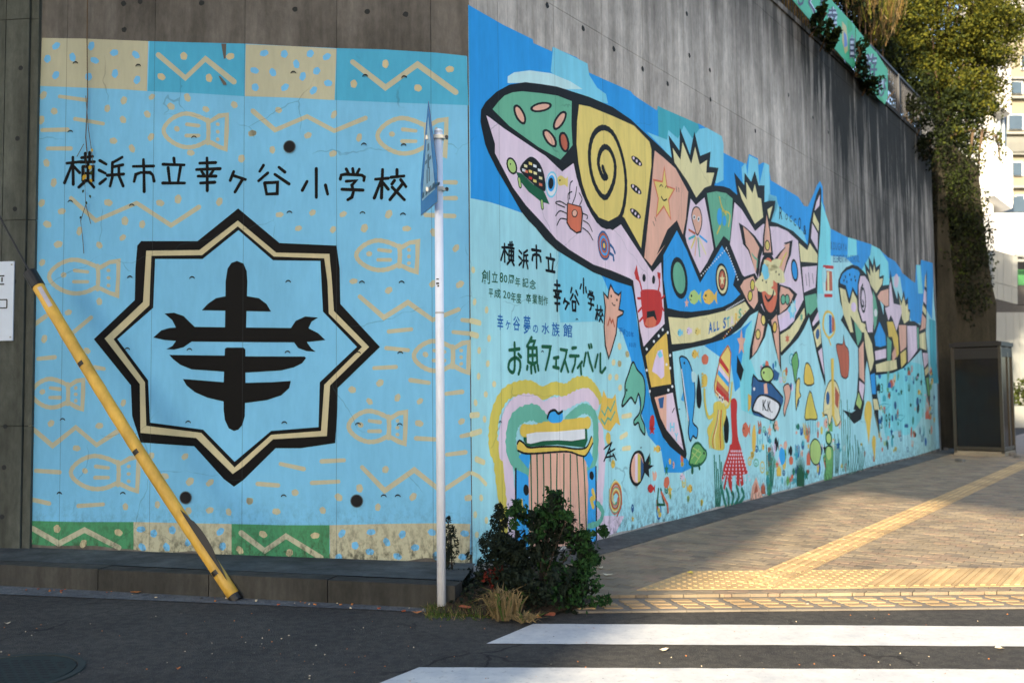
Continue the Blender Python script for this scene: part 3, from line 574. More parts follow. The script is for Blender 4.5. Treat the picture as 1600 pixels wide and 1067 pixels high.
# turtle on the whale
p = Paint(WR)
p.poly(B((490, 115), (540, 50), (590, 30), (650, 80), (690, 180), (700, 310), (640, 290), (560, 220), (500, 160)), 'ink', 9, True)
cols = ['sand', 'yellow', 'white', 'brick', 'yellow', 'sand', 'white', 'red', 'yellow', 'sand', 'brick', 'white']
k = 0
for (x, y) in ((535, 105), (575, 85), (612, 105), (540, 150), (575, 150), (615, 165), (650, 140), (575, 205), (612, 230), (660, 205), (660, 260), (520, 140)):
    (x, y), = B((x, y)); p.poly([(x - 2.6, y - 2.8), (x + 2.6, y - 1), (x + 2.6, y + 3), (x - 2.4, y + 1.6)], cols[k % 12], 10); k += 1
p.poly(B((455, 155), (500, 165), (600, 260), (690, 320), (735, 425), (660, 400), (560, 320), (480, 220)), 'dgreen', 9.5)
p.oval(*B((420, 105))[0], 8, 14, 'ink', 9.5, -.3, wob=0); p.oval(*B((420, 105))[0], 5.6, 11, 'lime', 10, -.3, wob=0); p.oval(*B((408, 90))[0], 1, 1.6, 'ink', 11)
for s_ in (((480, 215), (490, 270)), ((670, 400), (675, 450))): p.stroke(B(*s_), .05, 'ink', 9); p.stroke(B(*s_), .03, 'lime', 10)
p.done('painted_turtle', 'turtle with a chequered shell on the whale jaw')
p = Paint(WR)
p.oval(*B((752, 260))[0], 9.5, 21, 'sky', 10, .05, wob=0); p.oval(*B((752, 260))[0], 8, 18, 'white', 11, .05, wob=0); p.oval(*B((748, 250))[0], 6, 13, 'ballb', 12, .05, wob=0); p.oval(*B((745, 250))[0], 4, 9, 'ink', 13, .05, wob=0)
p.done('painted_eye', 'round blue and black whale eye')
p = Paint(WR)
p.poly(B((800, 205), (830, 185), (870, 210), (885, 195), (885, 280), (860, 262), (820, 270), (800, 240)), 'yellow', 10, True); p.oval(*B((820, 225))[0], 1.2, 1.6, 'ink', 11)
p.done('painted_fish', 'small yellow fish beside the whale eye')
# crab one
p = Paint(WR)
p.poly(B((880, 410), (1000, 440), (1015, 500), (1000, 660), (960, 670), (905, 630), (875, 580)), 'ink', 10); p.poly(B((888, 420), (995, 450), (1003, 510), (992, 645), (958, 655), (912, 620), (885, 575)), 'brick', 11)
p.oval(*B((943, 500))[0], 5, 6, 'ink', 12); p.oval(*B((943, 498))[0], 3.6, 4.6, 'salmon', 13)
for s_ in (((875, 430), (820, 400), (785, 415), (860, 450)), ((875, 500), (820, 480), (785, 520)), ((875, 550), (825, 545), (795, 600)), ((1010, 500), (1050, 520), (1045, 545)), ((1015, 560), (1060, 590), (1090, 650)), ((1010, 620), (1060, 660), (1095, 722)), ((890, 410), (890, 340), (920, 320)), ((925, 420), (950, 350), (960, 280)), ((985, 430), (1005, 380), (980, 330)), ((900, 380), (905, 260), (925, 230))):
    p.stroke(B(*s_), .013, 'ink', 12, sm=True)
p.done('painted_crab', 'square orange crab with thin black legs')
p = Paint(WR)
(x, y), = B((1188, 768)); p.oval(x, y, 9.5, 24, 'navy', 10, -.1, 20, .03)
for k, (c, q) in enumerate((('rust', .86), ('ballb', .68), ('rust', .52), ('navy', .36), ('orange', .18))): p.oval(x, y, 9.5 * q, 24 * q, c, 11 + k, -.1, 20, .03)
p.stroke(B((1240, 760), (1265, 790), (1280, 830)), .03, 'navy', 10); p.stroke(B((1235, 830), (1265, 850), (1270, 890)), .03, 'navy', 10)
p.done('painted_shellfish', 'round blue and red striped shell')
# crab two
p = Paint(WR)
p.poly(E((220, 395), (290, 385), (370, 400), (390, 460), (395, 570), (375, 660), (320, 700), (255, 700), (235, 640), (225, 560), (215, 450)), 'red', 10, True)
p.poly(E((265, 570), (330, 560), (350, 640), (265, 640)), 'ink', 11); p.poly(E((245, 680), (265, 625), (320, 610), (345, 650), (335, 695), (290, 705)), 'brick', 12)
for x, y in ((242, 290), (322, 305)): p.oval(*E((x, y))[0], 2.6, 6.5, 'ink', 10)
for s_ in (((225, 400), (205, 320), (175, 290)), ((360, 400), (372, 330), (360, 270)), ((215, 460), (190, 460)), ((220, 540), (195, 570)), ((230, 620), (205, 650)), ((392, 460), (410, 440)), ((395, 540), (405, 560))): p.stroke(E(*s_), .028, 'red', 11, sm=True)
p.poly(E((175, 300), (160, 250), (180, 180), (190, 240), (205, 300)), 'red', 12); p.poly(E((355, 280), (352, 240), (380, 250), (378, 300)), 'red', 12)
p.done('painted_crab', 'deep red laughing crab on the whale tail of pink')
# squid on whale
p = Paint(WR)
p.poly(Cc((530, 740), (545, 670), (575, 655), (605, 680), (622, 760), (612, 840), (580, 900), (555, 840)), 'ink', 10, True); p.poly(Cc((536, 740), (550, 680), (575, 665), (600, 690), (615, 760), (605, 835), (580, 885), (560, 835)), 'salmon', 11, True)
for x, y in ((553, 745), (590, 760)): p.oval(*Cc((x, y))[0], 2.1, 4, 'white', 12); p.oval(*Cc((x, y))[0], 1, 2, 'ink', 13)
cs = ['rust', 'teal', 'yellow', 'salmon', 'wgreen', 'ballb', 'sand']
for k, s_ in enumerate((((560, 880), (510, 850)), ((560, 900), (510, 925)), ((565, 910), (530, 1000)), ((575, 920), (560, 1060)), ((585, 920), (600, 1070)), ((600, 900), (660, 950)), ((595, 920), (650, 1050)))): p.stroke(Cc(*s_), .028, cs[k], 11)
p.done('painted_squid', 'smiling orange octopus with coloured arms on the whale')
p = Paint(WR)
p.oval(*Cc((765, 740))[0], 4, 13, 'ballb', 10, wob=.03); p.oval(*Cc((805, 775))[0], 3, 8, 'ballb', 10, wob=.03)
p.stroke(Cc((765, 580), (785, 660), (820, 720)), .03, 'olive', 11, sm=True); p.stroke(Cc((770, 820), (745, 880)), .03, 'olive', 11); p.stroke(Cc((790, 690), (850, 720), (840, 820)), .025, 'olive', 11, sm=True)
p.done('painted_bubbles', 'blue bubbles and olive weed on the green segment')
# starfish
p = Paint(WR)
pet = [Cc((1155, 685), (1128, 900), (1122, 1062), (1212, 1062), (1190, 850)), Cc((925, 790), (985, 830), (1060, 900), (1130, 1000)) + E((1215, 120), (1200, 250), (1190, 290), (1110, 60), (1060, 0)) + Cc((960, 960)),
       Cc((1375, 935), (1360, 1060)) + E((1440, 160), (1395, 300), (1340, 330), (1300, 170), (1370, 80), (1430, 20)) + Cc((1300, 960)),
       E((1002, 352), (1050, 290), (1165, 250), (1215, 340), (1225, 500), (1175, 575), (1110, 520), (1050, 430)), E((1520, 425), (1460, 370), (1360, 340), (1345, 420), (1350, 610), (1430, 560), (1490, 490)),
       E((1120, 975), (1125, 880), (1165, 700), (1200, 540), (1290, 600), (1250, 780), (1180, 910)), E((1387, 1075), (1330, 850), (1280, 620), (1350, 560), (1375, 720))]
def shrink(pts, kx, ky):
    cx = sum(a for a, b in pts) / len(pts); cy = sum(b for a, b in pts) / len(pts); return [(cx + (a - cx) * kx, cy + (b - cy) * ky) for a, b in pts]
for i, q in enumerate(pet): p.poly(q, 'ink', 11 + i * .5); p.poly(shrink(q, .66, .84), 'salmon', 15)
(x, y), = E((1285, 350)); p.oval(x, y, 16, 50, 'ink', 17, -.05, 24, 0); p.oval(x, y, 12.5, 43, 'brick', 18, -.05, 24, 0)
for a, b, r1, r2 in ((1245, 330, 11, 18), (1300, 220, 9, 15), (1350, 260, 10, 16), (1290, 400, 6, 9), (1330, 180, 7, 12), (1260, 250, 8, 13)): p.oval(*E((a, b))[0], r1, r2, 'sand', 19 + .5 * (a % 4), a, 16, .16)
p.oval(*E((1252, 240))[0], 6, 11, 'sky', 22, 0, 14, .2)
for a, b in ((1228, 310), (1258, 325), (1340, 240), (1365, 262)): p.oval(*E((a, b))[0], .9, 1.8, 'ink', 23)
p.stroke(E((1250, 440), (1275, 480), (1310, 440), (1320, 400)), .04, 'ink', 22, sm=True)
for a, b, r in ((1145, 350, 'olive'), (1400, 470, 'wgreen'), (1435, 470, 'wgreen'), (1235, 640, 'yellow'), (1190, 760, 'yellow'), (1330, 700, 'orange'), (1268, 20, 'yellow'), (1125, 440, 'olive')):
    x, y = E((a, b))[0]; p.oval(x, y, 4, 9, 'ink', 19); p.oval(x, y, 2.8, 7, r, 20)
p.stroke(E((1140, 90), (1160, 120), (1185, 140), (1180, 200)), .03, 'wgreen', 19); p.stroke(E((1430, 80), (1400, 130), (1380, 190)), .03, 'olive', 19)
p.done('painted_starfish', 'big salmon six-armed starfish with a red ring face')
# glass jelly
p = Paint(WR); star(p, 1237, 481, 7, 20, 'sky', 12, 7, .7); star(p, 1238, 481, 4, 13, 'pale', 13, 6, .6); p.done('painted_jellyfish', 'pale blue spiky jellyfish under the starfish arm')
# ---- text on mural
def text(items, f, c, layer=4, bold=.02, lab=None):
    p = Paint(WR)
    for ch, a, b, c2, d in items:
        (x0, y0), (x1, y1) = f((a, b), (c2, d)); p.glyph(ch, (x0, y0, x1, y1, .12 * (x1 - x0)), c, layer, bold)
    p.done('painted_lettering', lab)
RB = dict(横=(325, 75, 445, 280), 浜=(475, 145, 562, 310), 市=(583, 115, 670, 315), 立=(702, 185, 785, 342), 幸=(765, 405, 840, 672), ヶ=(848, 560, 905, 660), 谷=(905, 470, 985, 668), 小=(985, 388, 1048, 520), 学=(1050, 495, 1112, 665), 校=(1112, 612, 1187, 755))
p = Paint(WR)
for ch, f, st in T:
    X = [a for s_ in st for a, b in s_]; Y = [b for s_ in st for a, b in s_]; x0, x1, y0, y1 = min(X), max(X), min(Y), max(Y); bx = RB[ch]
    for i, s_ in enumerate(st): p.stroke(D(*[(bx[0] + 6 + (a - x0) / (x1 - x0) * (bx[2] - bx[0] - 12), bx[1] + 8 + (b - y0) / (y1 - y0) * (bx[3] - bx[1] - 16) + .1 * (a - x0)) for a, b in s_]), .027 if ch not in '横浜校' else .022, 'black', 4 + i * .5)
p.done('painted_lettering', 'black school name over the blue ground')
text([('創', 170, 330, 240, 445), ('立', 255, 345, 305, 435), ('8', 320, 350, 350, 435), ('0', 354, 370, 385, 437), ('周', 392, 372, 440, 450), ('年', 450, 390, 492, 470), ('記', 510, 397, 560, 475), ('念', 570, 412, 622, 490),
      ('平', 230, 487, 265, 560), ('成', 275, 487, 330, 565), ('2', 350, 502, 376, 565), ('0', 383, 512, 410, 572), ('年', 415, 515, 455, 600), ('度', 460, 522, 500, 610), ('卒', 542, 527, 582, 610), ('業', 592, 532, 635, 615), ('制', 642, 540, 680, 622), ('作', 685, 550, 722, 627)], D, 'dgreen', 4, .012, 'two small dark lines of anniversary lettering')
text([('幸', 300, 697, 350, 830), ('ヶ', 370, 752, 410, 827), ('谷', 432, 717, 490, 835), ('夢', 520, 712, 577, 865), ('の', 597, 787, 640, 855), ('水', 670, 772, 735, 865), ('族', 755, 767, 820, 885), ('館', 850, 777, 925, 890)], D, 'bluetext', 4, .012, 'blue line of aquarium lettering')
p = Paint(WR)
for i, s_ in enumerate((((565, 42), (658, 30)), ((612, -25), (614, 120), (612, 215), (596, 248), (568, 232), (556, 196), (572, 140), (622, 112), (660, 140), (666, 200), (650, 262)), ((648, 78), (672, 106)),
  ((770, -75), (742, -20), (728, 5)), ((752, -40), (800, -42), (786, 0)), ((740, 22), (738, 150), (780, 172), (822, 150), (816, 22), (740, 20)), ((778, 24), (780, 168)), ((742, 92), (818, 88)), ((732, 190), (728, 218)), ((765, 190), (768, 252)), ((797, 190), (805, 240)), ((825, 180), (833, 225)),
  ((868, 8), (945, 12), (930, 100), (900, 220)), ((975, 115), (1018, 108)), ((997, 112), (995, 198)), ((970, 196), (1020, 208)), ((1038, 35), (1095, 45), (1080, 120), (1042, 235)), ((1075, 132), (1108, 240)), ((1145, 24), (1180, 18)), ((1122, 95), (1205, 95)), ((1175, 100), (1170, 170), (1145, 240)),
  ((1235, 150), (1195, 205)), ((1222, 182), (1228, 262)), ((1270, 70), (1250, 185)), ((1290, 65), (1310, 150), (1335, 232)), ((1298, -5), (1305, 20)), ((1318, -10), (1325, 15)), ((1380, 85), (1355, 200)), ((1405, 75), (1405, 240), (1420, 250), (1452, 205)))):
    p.stroke(S8(*s_), .032, 'dgreen', 4 + .4 * i, sm=len(s_) > 4 and i == 1)
p.done('painted_lettering', 'dark green fish festival lettering')
text([('平', 35, 705, 62, 755), ('成', 64, 715, 90, 762), ('2', 95, 730, 110, 775), ('0', 113, 735, 128, 778), ('年', 132, 738, 158, 785), ('1', 122, 830, 128, 862), ('0', 134, 830, 148, 864), ('月', 152, 832, 174, 868)], E, 'bluetext', 4, .01, 'small date lettering under the cat-eared fish')
text([('R', 1265, 658, 1290, 762), ('O', 1315, 715, 1335, 768), ('C', 1350, 730, 1370, 785), ('C', 1385, 755, 1405, 818), ('O', 1423, 745, 1445, 850), ('&', 1465, 812, 1490, 890)], Cc, 'ink', 5, .01, 'thin ROCCO lettering above the whale back')
text([(ch, 520 + k * 20, 628 + k * 3, 535 + k * 20, 695 + k * 2) for k, ch in enumerate('KOUGAYA')] + [(ch, 542 + k * 13.5 + (6 if k > 9 else 0), 740, 552 + k * 13.5 + (6 if k > 9 else 0), 800) for k, ch in enumerate('ELEMENTARYSCHOOL')], I, 'navy', 5, .01, 'thin dark lettering beside the second whale')
# cat eared fish
p = Paint(WR)
q = D((1245, 455), (1275, 515), (1310, 540), (1330, 515), (1325, 580), (1312, 660), (1350, 675), (1345, 700), (1300, 725), (1290, 860), (1250, 1000), (1228, 1065), (1200, 960), (1190, 800), (1200, 640), (1185, 520), (1222, 565), (1230, 500))
p.poly(q, 'salmon', 9); p.stroke(q, .02, 'ink', 10, closed=True)
for x, y in ((1248, 548), (1296, 580)): p.oval(*D((x, y))[0], 1.1, 2.2, 'ink', 11)
p.stroke(D((1255, 605), (1268, 625), (1280, 625)), .012, 'ink', 11); p.stroke(D((1220, 790), (1237, 730), (1250, 770), (1262, 745), (1275, 800)), .02, 'rust', 11)
p.done('painted_fish', 'salmon cat-eared fish standing upright')
# dolphin green
def shape(W, name, pts, c, label=None, ow=.03, layer=8, eye=None, sm=True, oc='ink', extra=None):
    p = Paint(W); q = cr(pts, True, 3) if sm else pts
    p.poly(q, c, layer); p.stroke(q, ow, oc, layer + 1, closed=True)
    if eye: p.oval(eye[0], eye[1], 1.2, 2.2, 'ink', layer + 2)
    if extra: extra(p)
    return p.done(name, label)
shape(WR, 'painted_dolphin', G((150, 135), (185, 200), (235, 260), (252, 360), (240, 500), (215, 580), (245, 660), (248, 740), (210, 690), (195, 640), (165, 660), (160, 620), (205, 560), (215, 470), (195, 400), (170, 480), (135, 430), (90, 480), (60, 505), (65, 460), (85, 400), (85, 320), (115, 230)), 'dol', 'green leaping dolphin', .022, eye=G((98, 370))[0])
shape(WR, 'painted_whale', G((540, 100), (580, 95), (620, 140), (655, 260), (668, 400), (655, 560), (650, 640), (690, 690), (680, 770), (650, 750), (630, 795), (612, 720), (618, 620), (590, 500), (570, 350), (555, 200)), 'ballb', 'slim blue whale standing upright', .022, eye=G((578, 145))[0], extra=lambda p: (p.stroke(G((556, 200), (580, 380), (612, 620)), .025, 'white', 10), p.poly(G((640, 215), (680, 240), (675, 290), (645, 300)), 'pale', 10, True), p.poly(G((570, 385), (575, 465), (550, 450)), 'ballb', 10)))
shape(WR, 'painted_fish', G((695, 240), (712, 330), (722, 440), (710, 515), (688, 500), (680, 400), (690, 310)), 'black', 'narrow black fish below the blue whale', .01)
p = Paint(WR)
q = G((940, 0), (965, 60), (960, 200), (945, 380), (915, 450), (875, 430), (832, 380), (830, 310), (855, 200), (880, 90))
p.poly(q, 'yellow', 8, True)
for k, (c, y0) in enumerate((('red', 90), ('pink', 160), ('ballb', 200), ('yellow', 240), ('rust', 290), ('red', 330), ('sand', 370))):
    p.poly(G((875 - k * 6, y0), (950, y0 + 110), (948, y0 + 150), (865 - k * 5, y0 + 40)), c, 9 + k)
p.stroke(q, .02, 'rust', 17, closed=True)
for a, b in ((870, 430), (895, 450)): p.oval(*G((a, b))[0], 2, 5, 'white', 17); p.oval(*G((a, b))[0], .9, 2.2, 'ink', 18)
p.poly(G((825, 480), (900, 470), (930, 560), (900, 700), (915, 850), (860, 870), (800, 840), (780, 760), (770, 690), (820, 600)), 'olive', 10, True)
cs = ['gold', 'lime', 'rust', 'sand', 'olive', 'gold', 'red']
for k in range(9): p.stroke(G((850 + k * 6, 540), (830 + k * 8, 650), (785 + k * 15, 760 + 10 * k % 30), (790 + k * 15, 850)), .022, cs[k % 7], 12 + k * .5, sm=True)
p.stroke(G((745, 370), (750, 480), (775, 590), (815, 580), (845, 500)), .05, 'olive', 17, sm=True); p.stroke(G((900, 530), (945, 500), (965, 420), (975, 310)), .04, 'olive', 17, sm=True); p.oval(*G((748, 290))[0], 4, 11, 'gold', 18)
for k in range(5): p.oval(*G((728, 235 + k * 26))[0], 1.6, 1.8, 'gold', 18)
p.done('painted_squid', 'striped rainbow squid with long olive arms')
p = Paint(WR)
p.poly(G((965, 480), (975, 445), (1000, 440), (1018, 480), (1015, 600), (1025, 760), (1050, 850), (1095, 1020), (1098, 1067), (910, 1067), (935, 920), (975, 800), (970, 640)), 'red', 11, True)
p.poly(H((1065, 290), (1140, 270), (1175, 400), (1205, 520), (1190, 530), (1160, 450), (1180, 620), (1160, 640), (1140, 560), (1145, 640), (1120, 620), (1115, 520), (1085, 560), (1080, 690), (1058, 640), (1045, 560), (1020, 670), (1010, 650), (1040, 520), (1000, 600), (995, 570), (1040, 440)), 'red', 12)
for k in range(7):
    for j in range(9):
        x, y = H((1075 + k * 14 + j * (k - 3) * 3, 345 + j * 30))[0]
        p.oval(x, y, 1.0, 1.8, 'pink', 13)
p.done('painted_octopus', 'tall red octopus with pale suckers')
shape(WR, 'painted_turtle', G((640, 860), (670, 815), (705, 815), (740, 860), (760, 880), (760, 930), (720, 985), (660, 1000), (620, 980), (632, 920)), 'turtle', 'green turtle swimming near the red octopus', .03, oc='dgreen', eye=G((742, 895))[0], extra=lambda p: [p.stroke(G(*s_), .016, 'lime', 10) for s_ in (((650, 850), (715, 890)), ((645, 890), (700, 940)), ((640, 940), (700, 860)), ((670, 980), (720, 900)))] + [p.stroke(G((645, 1000), (645, 1050)), .06, 'dgreen', 10), p.stroke(G((700, 990), (705, 1020)), .05, 'dgreen', 10)])
p = Paint(WR)
(x, y), = H((293, 485)); p.oval(x, y, 12.5, 28, 'ink', 8, .05, 22, .03); p.oval(x, y, 9.6, 23.5, 'salmon', 9, .05, 22, .0)
p.poly([(x - 3.5, y - 21), (x + .5, y - 23), (x + .5, y + 23), (x - 3.5, y + 20)], 'pink', 10); p.poly([(x + .5, y - 23), (x + 5, y - 19), (x + 5, y + 20), (x + .5, y + 23)], 'olive', 11); p.poly([(x + 5, y - 19), (x + 9.4, y - 6), (x + 9.4, y + 7), (x + 5, y + 20)], 'navy', 12)
p.poly([(x + 10, y - 5), (x + 20, y - 24), (x + 18, y - 5), (x + 26, y - 4), (x + 18, y + 2), (x + 19, y + 15), (x + 10, y + 6)], 'ink', 9)
p.done('painted_fish', 'round striped fish with a thick black outline')
p = Paint(WR)
p.poly(G((1140, 330), (1150, 250), (1190, 290), (1260, 310), (1330, 340), (1400, 430), (1390, 500), (1330, 600), (1200, 590), (1140, 540)), 'navy', 10, True); p.stroke(G((1140, 330), (1155, 245), (1195, 290), (1300, 310), (1400, 430)), .03, 'ink', 11)
p.poly(G((1140, 540), (1180, 430), (1240, 405), (1330, 440), (1385, 500), (1335, 620), (1270, 610), (1200, 570)), 'ink', 12, True); p.poly(G((1155, 530), (1190, 440), (1240, 420), (1320, 455), (1368, 505), (1325, 605), (1270, 598), (1205, 555)), 'white', 13, True)
p.poly(G((1240, 320), (1265, 310), (1275, 400), (1245, 400)), 'salmon', 12); p.poly(G((1110, 400), (1138, 420), (1130, 520), (1110, 550)), 'orange', 11)
for ch, b_ in (('K', (1230, 450, 1262, 540)), ('.', (1262, 530, 1270, 545)), ('K', (1272, 460, 1300, 550)), ('.', (1304, 545, 1312, 560))):
    (x0, y0), (x1, y1) = G(b_[:2], b_[2:]); p.glyph(ch, (x0, y0, x1, y1), 'ink', 14, .02)
p.oval(*G((1160, 360))[0], 1.6, 3, 'white', 12)
p.done('painted_fish', 'big dark blue fish with a white lettered mouth')
shape(WR, 'painted_fish', G((1215, 220), (1240, 180), (1290, 180), (1320, 230), (1310, 280), (1270, 305), (1230, 280)), 'lime', 'green fish riding on the dark blue fish', .03, layer=15, extra=lambda p: (p.poly(G((1320, 190), (1370, 230), (1360, 280), (1320, 290)), 'navy', 15), p.poly(G((1250, 175), (1258, 125), (1275, 130), (1285, 175)), 'brick', 14)), eye=G((1240, 225))[0])
# paired small marks
def small(cx, cy, w_, h_, c, name='painted_fish', lab=None, kind='fish', right=False, layer=6):
    p = Paint(WR)
    if kind == 'fish': sfish(p, cx, cy, w_, h_, c, layer, True, right)
    elif kind == 'star': star(p, cx, cy, w_ / 2, h_ / 2, c, layer)
    elif kind == 'weed':
        for k in range(5):
            x = cx + (k - 2) * w_ / 5; p.stroke([(cx + (k - 2) * w_ / 9, cy + h_ / 2), (x + w_ * .08, cy), (x, cy - h_ / 2 + (k % 3) * h_ * .14)], w_ * .0011 + .014, c, layer + k * .3, sm=True)
    elif kind == 'bush':
        for k in range(7):
            x = cx + (k - 3) * w_ / 8; p.poly([(cx + (k - 3) * w_ / 10 - 1.6, cy + h_ / 2), (cx + (k - 3) * w_ / 10 + 1.6, cy + h_ / 2), (x + (k - 3) * .4, cy - h_ / 2 + abs(k - 3) * h_ * .09)], c, layer + k * .3)
    elif kind == 'oval': p.oval(cx, cy, w_ / 2, h_ / 2, c, layer, 0, 16, .1)
    elif kind == 'ring':
        p.stroke([(cx + w_ / 2 * math.cos(t), cy + h_ / 2 * math.sin(t)) for t in [k * math.pi / 6 for k in range(12)]], .02, c, layer, closed=True)
        p.stroke([(cx - w_ * .2, cy), (cx, cy + h_ * .2), (cx + w_ * .2, cy)], .015, c, layer + 1)
    elif kind == 'scrib':
        pts = [(cx + w_ / 2 * math.cos(t * 2.4) * (.35 + .65 * t / 14), cy + h_ / 2 * math.sin(t * 2.4) * (.35 + .65 * t / 14)) for t in range(15)]
        p.stroke(pts, .016, c, layer, sm=True)
    return p.done(name, lab)
small(*H((410, 655))[0], 12, 16, 'red', lab='small red fish low on the wall', right=False)
small(*H((730, 655))[0], 9, 15, 'orange', right=True)
small(*H((460, 325))[0], 11, 13, 'orange', right=True); small(*H((538, 605))[0], 9, 18, 'brick', kind='oval', name='painted_shellfish'); small(*H((670, 558))[0], 8, 14, 'pink')
small(*G((670, 70))[0], 11, 16, 'orange'); small(*G((752, 115))[0], 10, 18, 'brick', kind='oval', name='painted_shellfish')
small(*G((310, 640))[0], 8, 24, 'red', kind='oval', name='painted_crab'); small(*G((310, 700))[0], 11, 18, 'red', kind='star', name='painted_starfish')
small(*G((1095, 700))[0], 13, 27, 'brick', lab='orange square-headed fish'); small(*G((930, 700))[0], 9, 40, 'black', kind='oval', name='painted_fish', lab='black fish beside the red octopus')
small(*G((1160, 775))[0], 7, 40, 'orange', kind='oval', name='painted_fish'); small(*G((1210, 780))[0], 8, 38, 'teal', kind='ring', name='painted_shellfish')
small(*G((1050, 830))[0] if False else G((1395, 920))[0], 10, 26, 'ballb', kind='oval', name='painted_fish')
small(*E((1055, 830))[0], 14, 44, 'salmon', kind='star', name='painted_starfish', lab='salmon starfish left of the big starfish')
p = Paint(WR); p.poly(G((1020, 80), (1075, 200), (1050, 300), (1015, 220)), 'black', 6); p.done('painted_fish', 'black triangle fish under the salmon starfish')
small(*H((965, 590))[0], 14, 78, 'seaweed', kind='weed', name='painted_seaweed'); small(*H((1395, 500))[0], 12, 76, 'seaweed', kind='weed', name='painted_seaweed'); small(*H((1080, 720))[0], 40, 30, 'seaweed', kind='weed', name='painted_seaweed')
small(*K((268, 910))[0], 14, 58, 'dgreen', kind='bush', name='painted_seaweed', lab='dark green tuft of seaweed'); small(*K((570, 790))[0], 9, 60, 'dgreen', kind='weed', name='painted_seaweed')
small(*K((640, 640))[0], 16, 110, 'seaweed', kind='weed', name='painted_seaweed'); small(*K((700, 800))[0], 20, 60, 'seaweed', kind='weed', name='painted_seaweed')
small(*K((25, 900))[0], 9, 60, 'seaweed', kind='weed', name='painted_seaweed'); small(*K((770, 820))[0], 12, 40, 'seaweed', kind='weed', name='painted_seaweed')
p = Paint(WR); q = S4((745, 520), (760, 560)); x, y = 961, 778
for k, c in enumerate(('brick', 'wgreen', 'sand', 'orange', 'rust')): p.stroke([(x + math.cos(t * .9 + k) * (4 + 8 * t / 14), y + math.sin(t * .9 + k) * (8 + 26 * t / 14)) for t in range(12)], .022, c, 5 + k * .6, sm=True)
p.done('painted_jellyfish', 'scribbled orange and green swirl beside the gateway')
p = Paint(WR); p.poly(Fq((1140, 600), (1160, 520), (1185, 370), (1215, 435), (1260, 440), (1285, 400), (1300, 540), (1325, 665), (1290, 640), (1240, 715), (1190, 690)), 'orange', 6, False)
p.stroke(Fq((1170, 540), (1195, 580), (1220, 510), (1245, 545), (1280, 460)), .02, 'wgreen', 7); p.stroke(Fq((1165, 610), (1195, 655), (1220, 600), (1245, 620), (1280, 550)), .02, 'wgreen', 7); p.oval(*Fq((1225, 770))[0], 4, 9, 'gold', 6); p.oval(*Fq((1265, 985))[0], 3, 7, 'gold', 6)
p.done('painted_fish', 'orange kite-like fish with green zigzags')
p = Paint(WR)
for k, s_ in enumerate((((1190, 860), (1255, 805)), ((1255, 805), (1190, 960)), ((1215, 900), (1280, 860)), ((1240, 860), (1240, 960)), ((1265, 900), (1290, 950)), ((1205, 930), (1275, 915)))): p.stroke(Fq(*s_), .020, 'black', 4 + .4 * k)
p.done('painted_lettering', 'scrawled black signature right of the gateway')
p = Paint(WR); q = H((1285, 560), (1310, 640), (1345, 740), (1235, 760), (1250, 640)); p.poly(q, 'salmon', 6); p.poly(H((1285, 600), (1300, 680), (1265, 700)), 'rust', 7); p.done('painted_coral', 'salmon coral hump at the wall foot')
p = Paint(WR); p.stroke(H((470, 660), (460, 790), (520, 790), (490, 660)), .03, 'dgreen', 6); p.stroke(H((495, 690), (545, 790), (550, 850)), .04, 'brick', 7); p.done('painted_shellfish', 'green and orange loop shape near the ground')
# ---- gateway
p = Paint(WR)
p.stroke(S8((470, 1067), (420, 950), (415, 800), (440, 620), (520, 460), (640, 395), (760, 385), (870, 440), (980, 395), (1090, 410), (1180, 350), (1280, 345), (1350, 410), (1395, 490)), .125, 'olive', 3, sm=True)
p.stroke([(776, 700), (780, 740), (785, 780), (790, 830)], .13, 'olive', 3.5, sm=True)
p.stroke(S8((510, 1000), (510, 820), (550, 640), (620, 545), (720, 510), (810, 530), (880, 580), (960, 545), (1080, 530), (1180, 480), (1290, 455), (1365, 540)), .13, 'pink', 4, sm=True)
p.stroke([(790, 700), (796, 760), (799, 800), (800, 850)], .13, 'pink', 4.4, sm=True); p.stroke([(936, 670), (940, 720), (936, 780), (933, 836)], .13, 'pink', 4, sm=True)
p.stroke(S4((310, 170), (250, 110), (180, 115), (110, 160), (80, 260), (85, 380), (140, 480), (190, 540)), .15, 'dol', 6, sm=True); p.stroke(S4((470, 165), (530, 110), (590, 80), (650, 120), (668, 220), (660, 420), (615, 520)), .10, 'dol', 6, sm=True)
p.stroke(S4((680, 740), (715, 800), (690, 870), (620, 895)), .06, 'dol', 9, sm=True)
p.poly(S4((110, 500), (190, 540), (200, 560), (200, 1067), (105, 1067)), 'ballb', 7); p.poly(S4((610, 510), (665, 480), (675, 1000), (605, 1020)), 'ballb', 7); p.stroke(S4((112, 500), (110, 1060)), .025, 'ink', 8); p.stroke(S4((668, 485), (672, 1000)), .025, 'ink', 8)
p.poly(S4((130, 415), (160, 380), (215, 395), (200, 500)), 'ballb', 8); p.poly(S4((580, 410), (625, 375), (650, 430), (620, 500)), 'ballb', 8)
p.poly(S4((215, 395), (400, 375), (560, 400), (600, 450), (615, 620), (605, 1010), (210, 1067), (200, 560)), 'salmon', 8.5)
for x0, x1, x2 in ((215, 218, 225), (258, 262, 265), (302, 306, 300), (352, 355, 352), (398, 395, 398), (445, 445, 440), (490, 490, 495), (535, 545, 560), (580, 590, 605)): p.stroke(S4((x0, 395 + abs(x0 - 400) * .06), (x1, 600), (x2, 1000)), .020, 'dgreen', 9)
p.poly(S4((155, 205), (240, 205), (330, 180), (450, 170), (620, 150), (618, 195), (605, 215), (610, 300), (590, 350), (400, 330), (190, 345), (165, 300), (165, 260)), 'dgreen', 10)
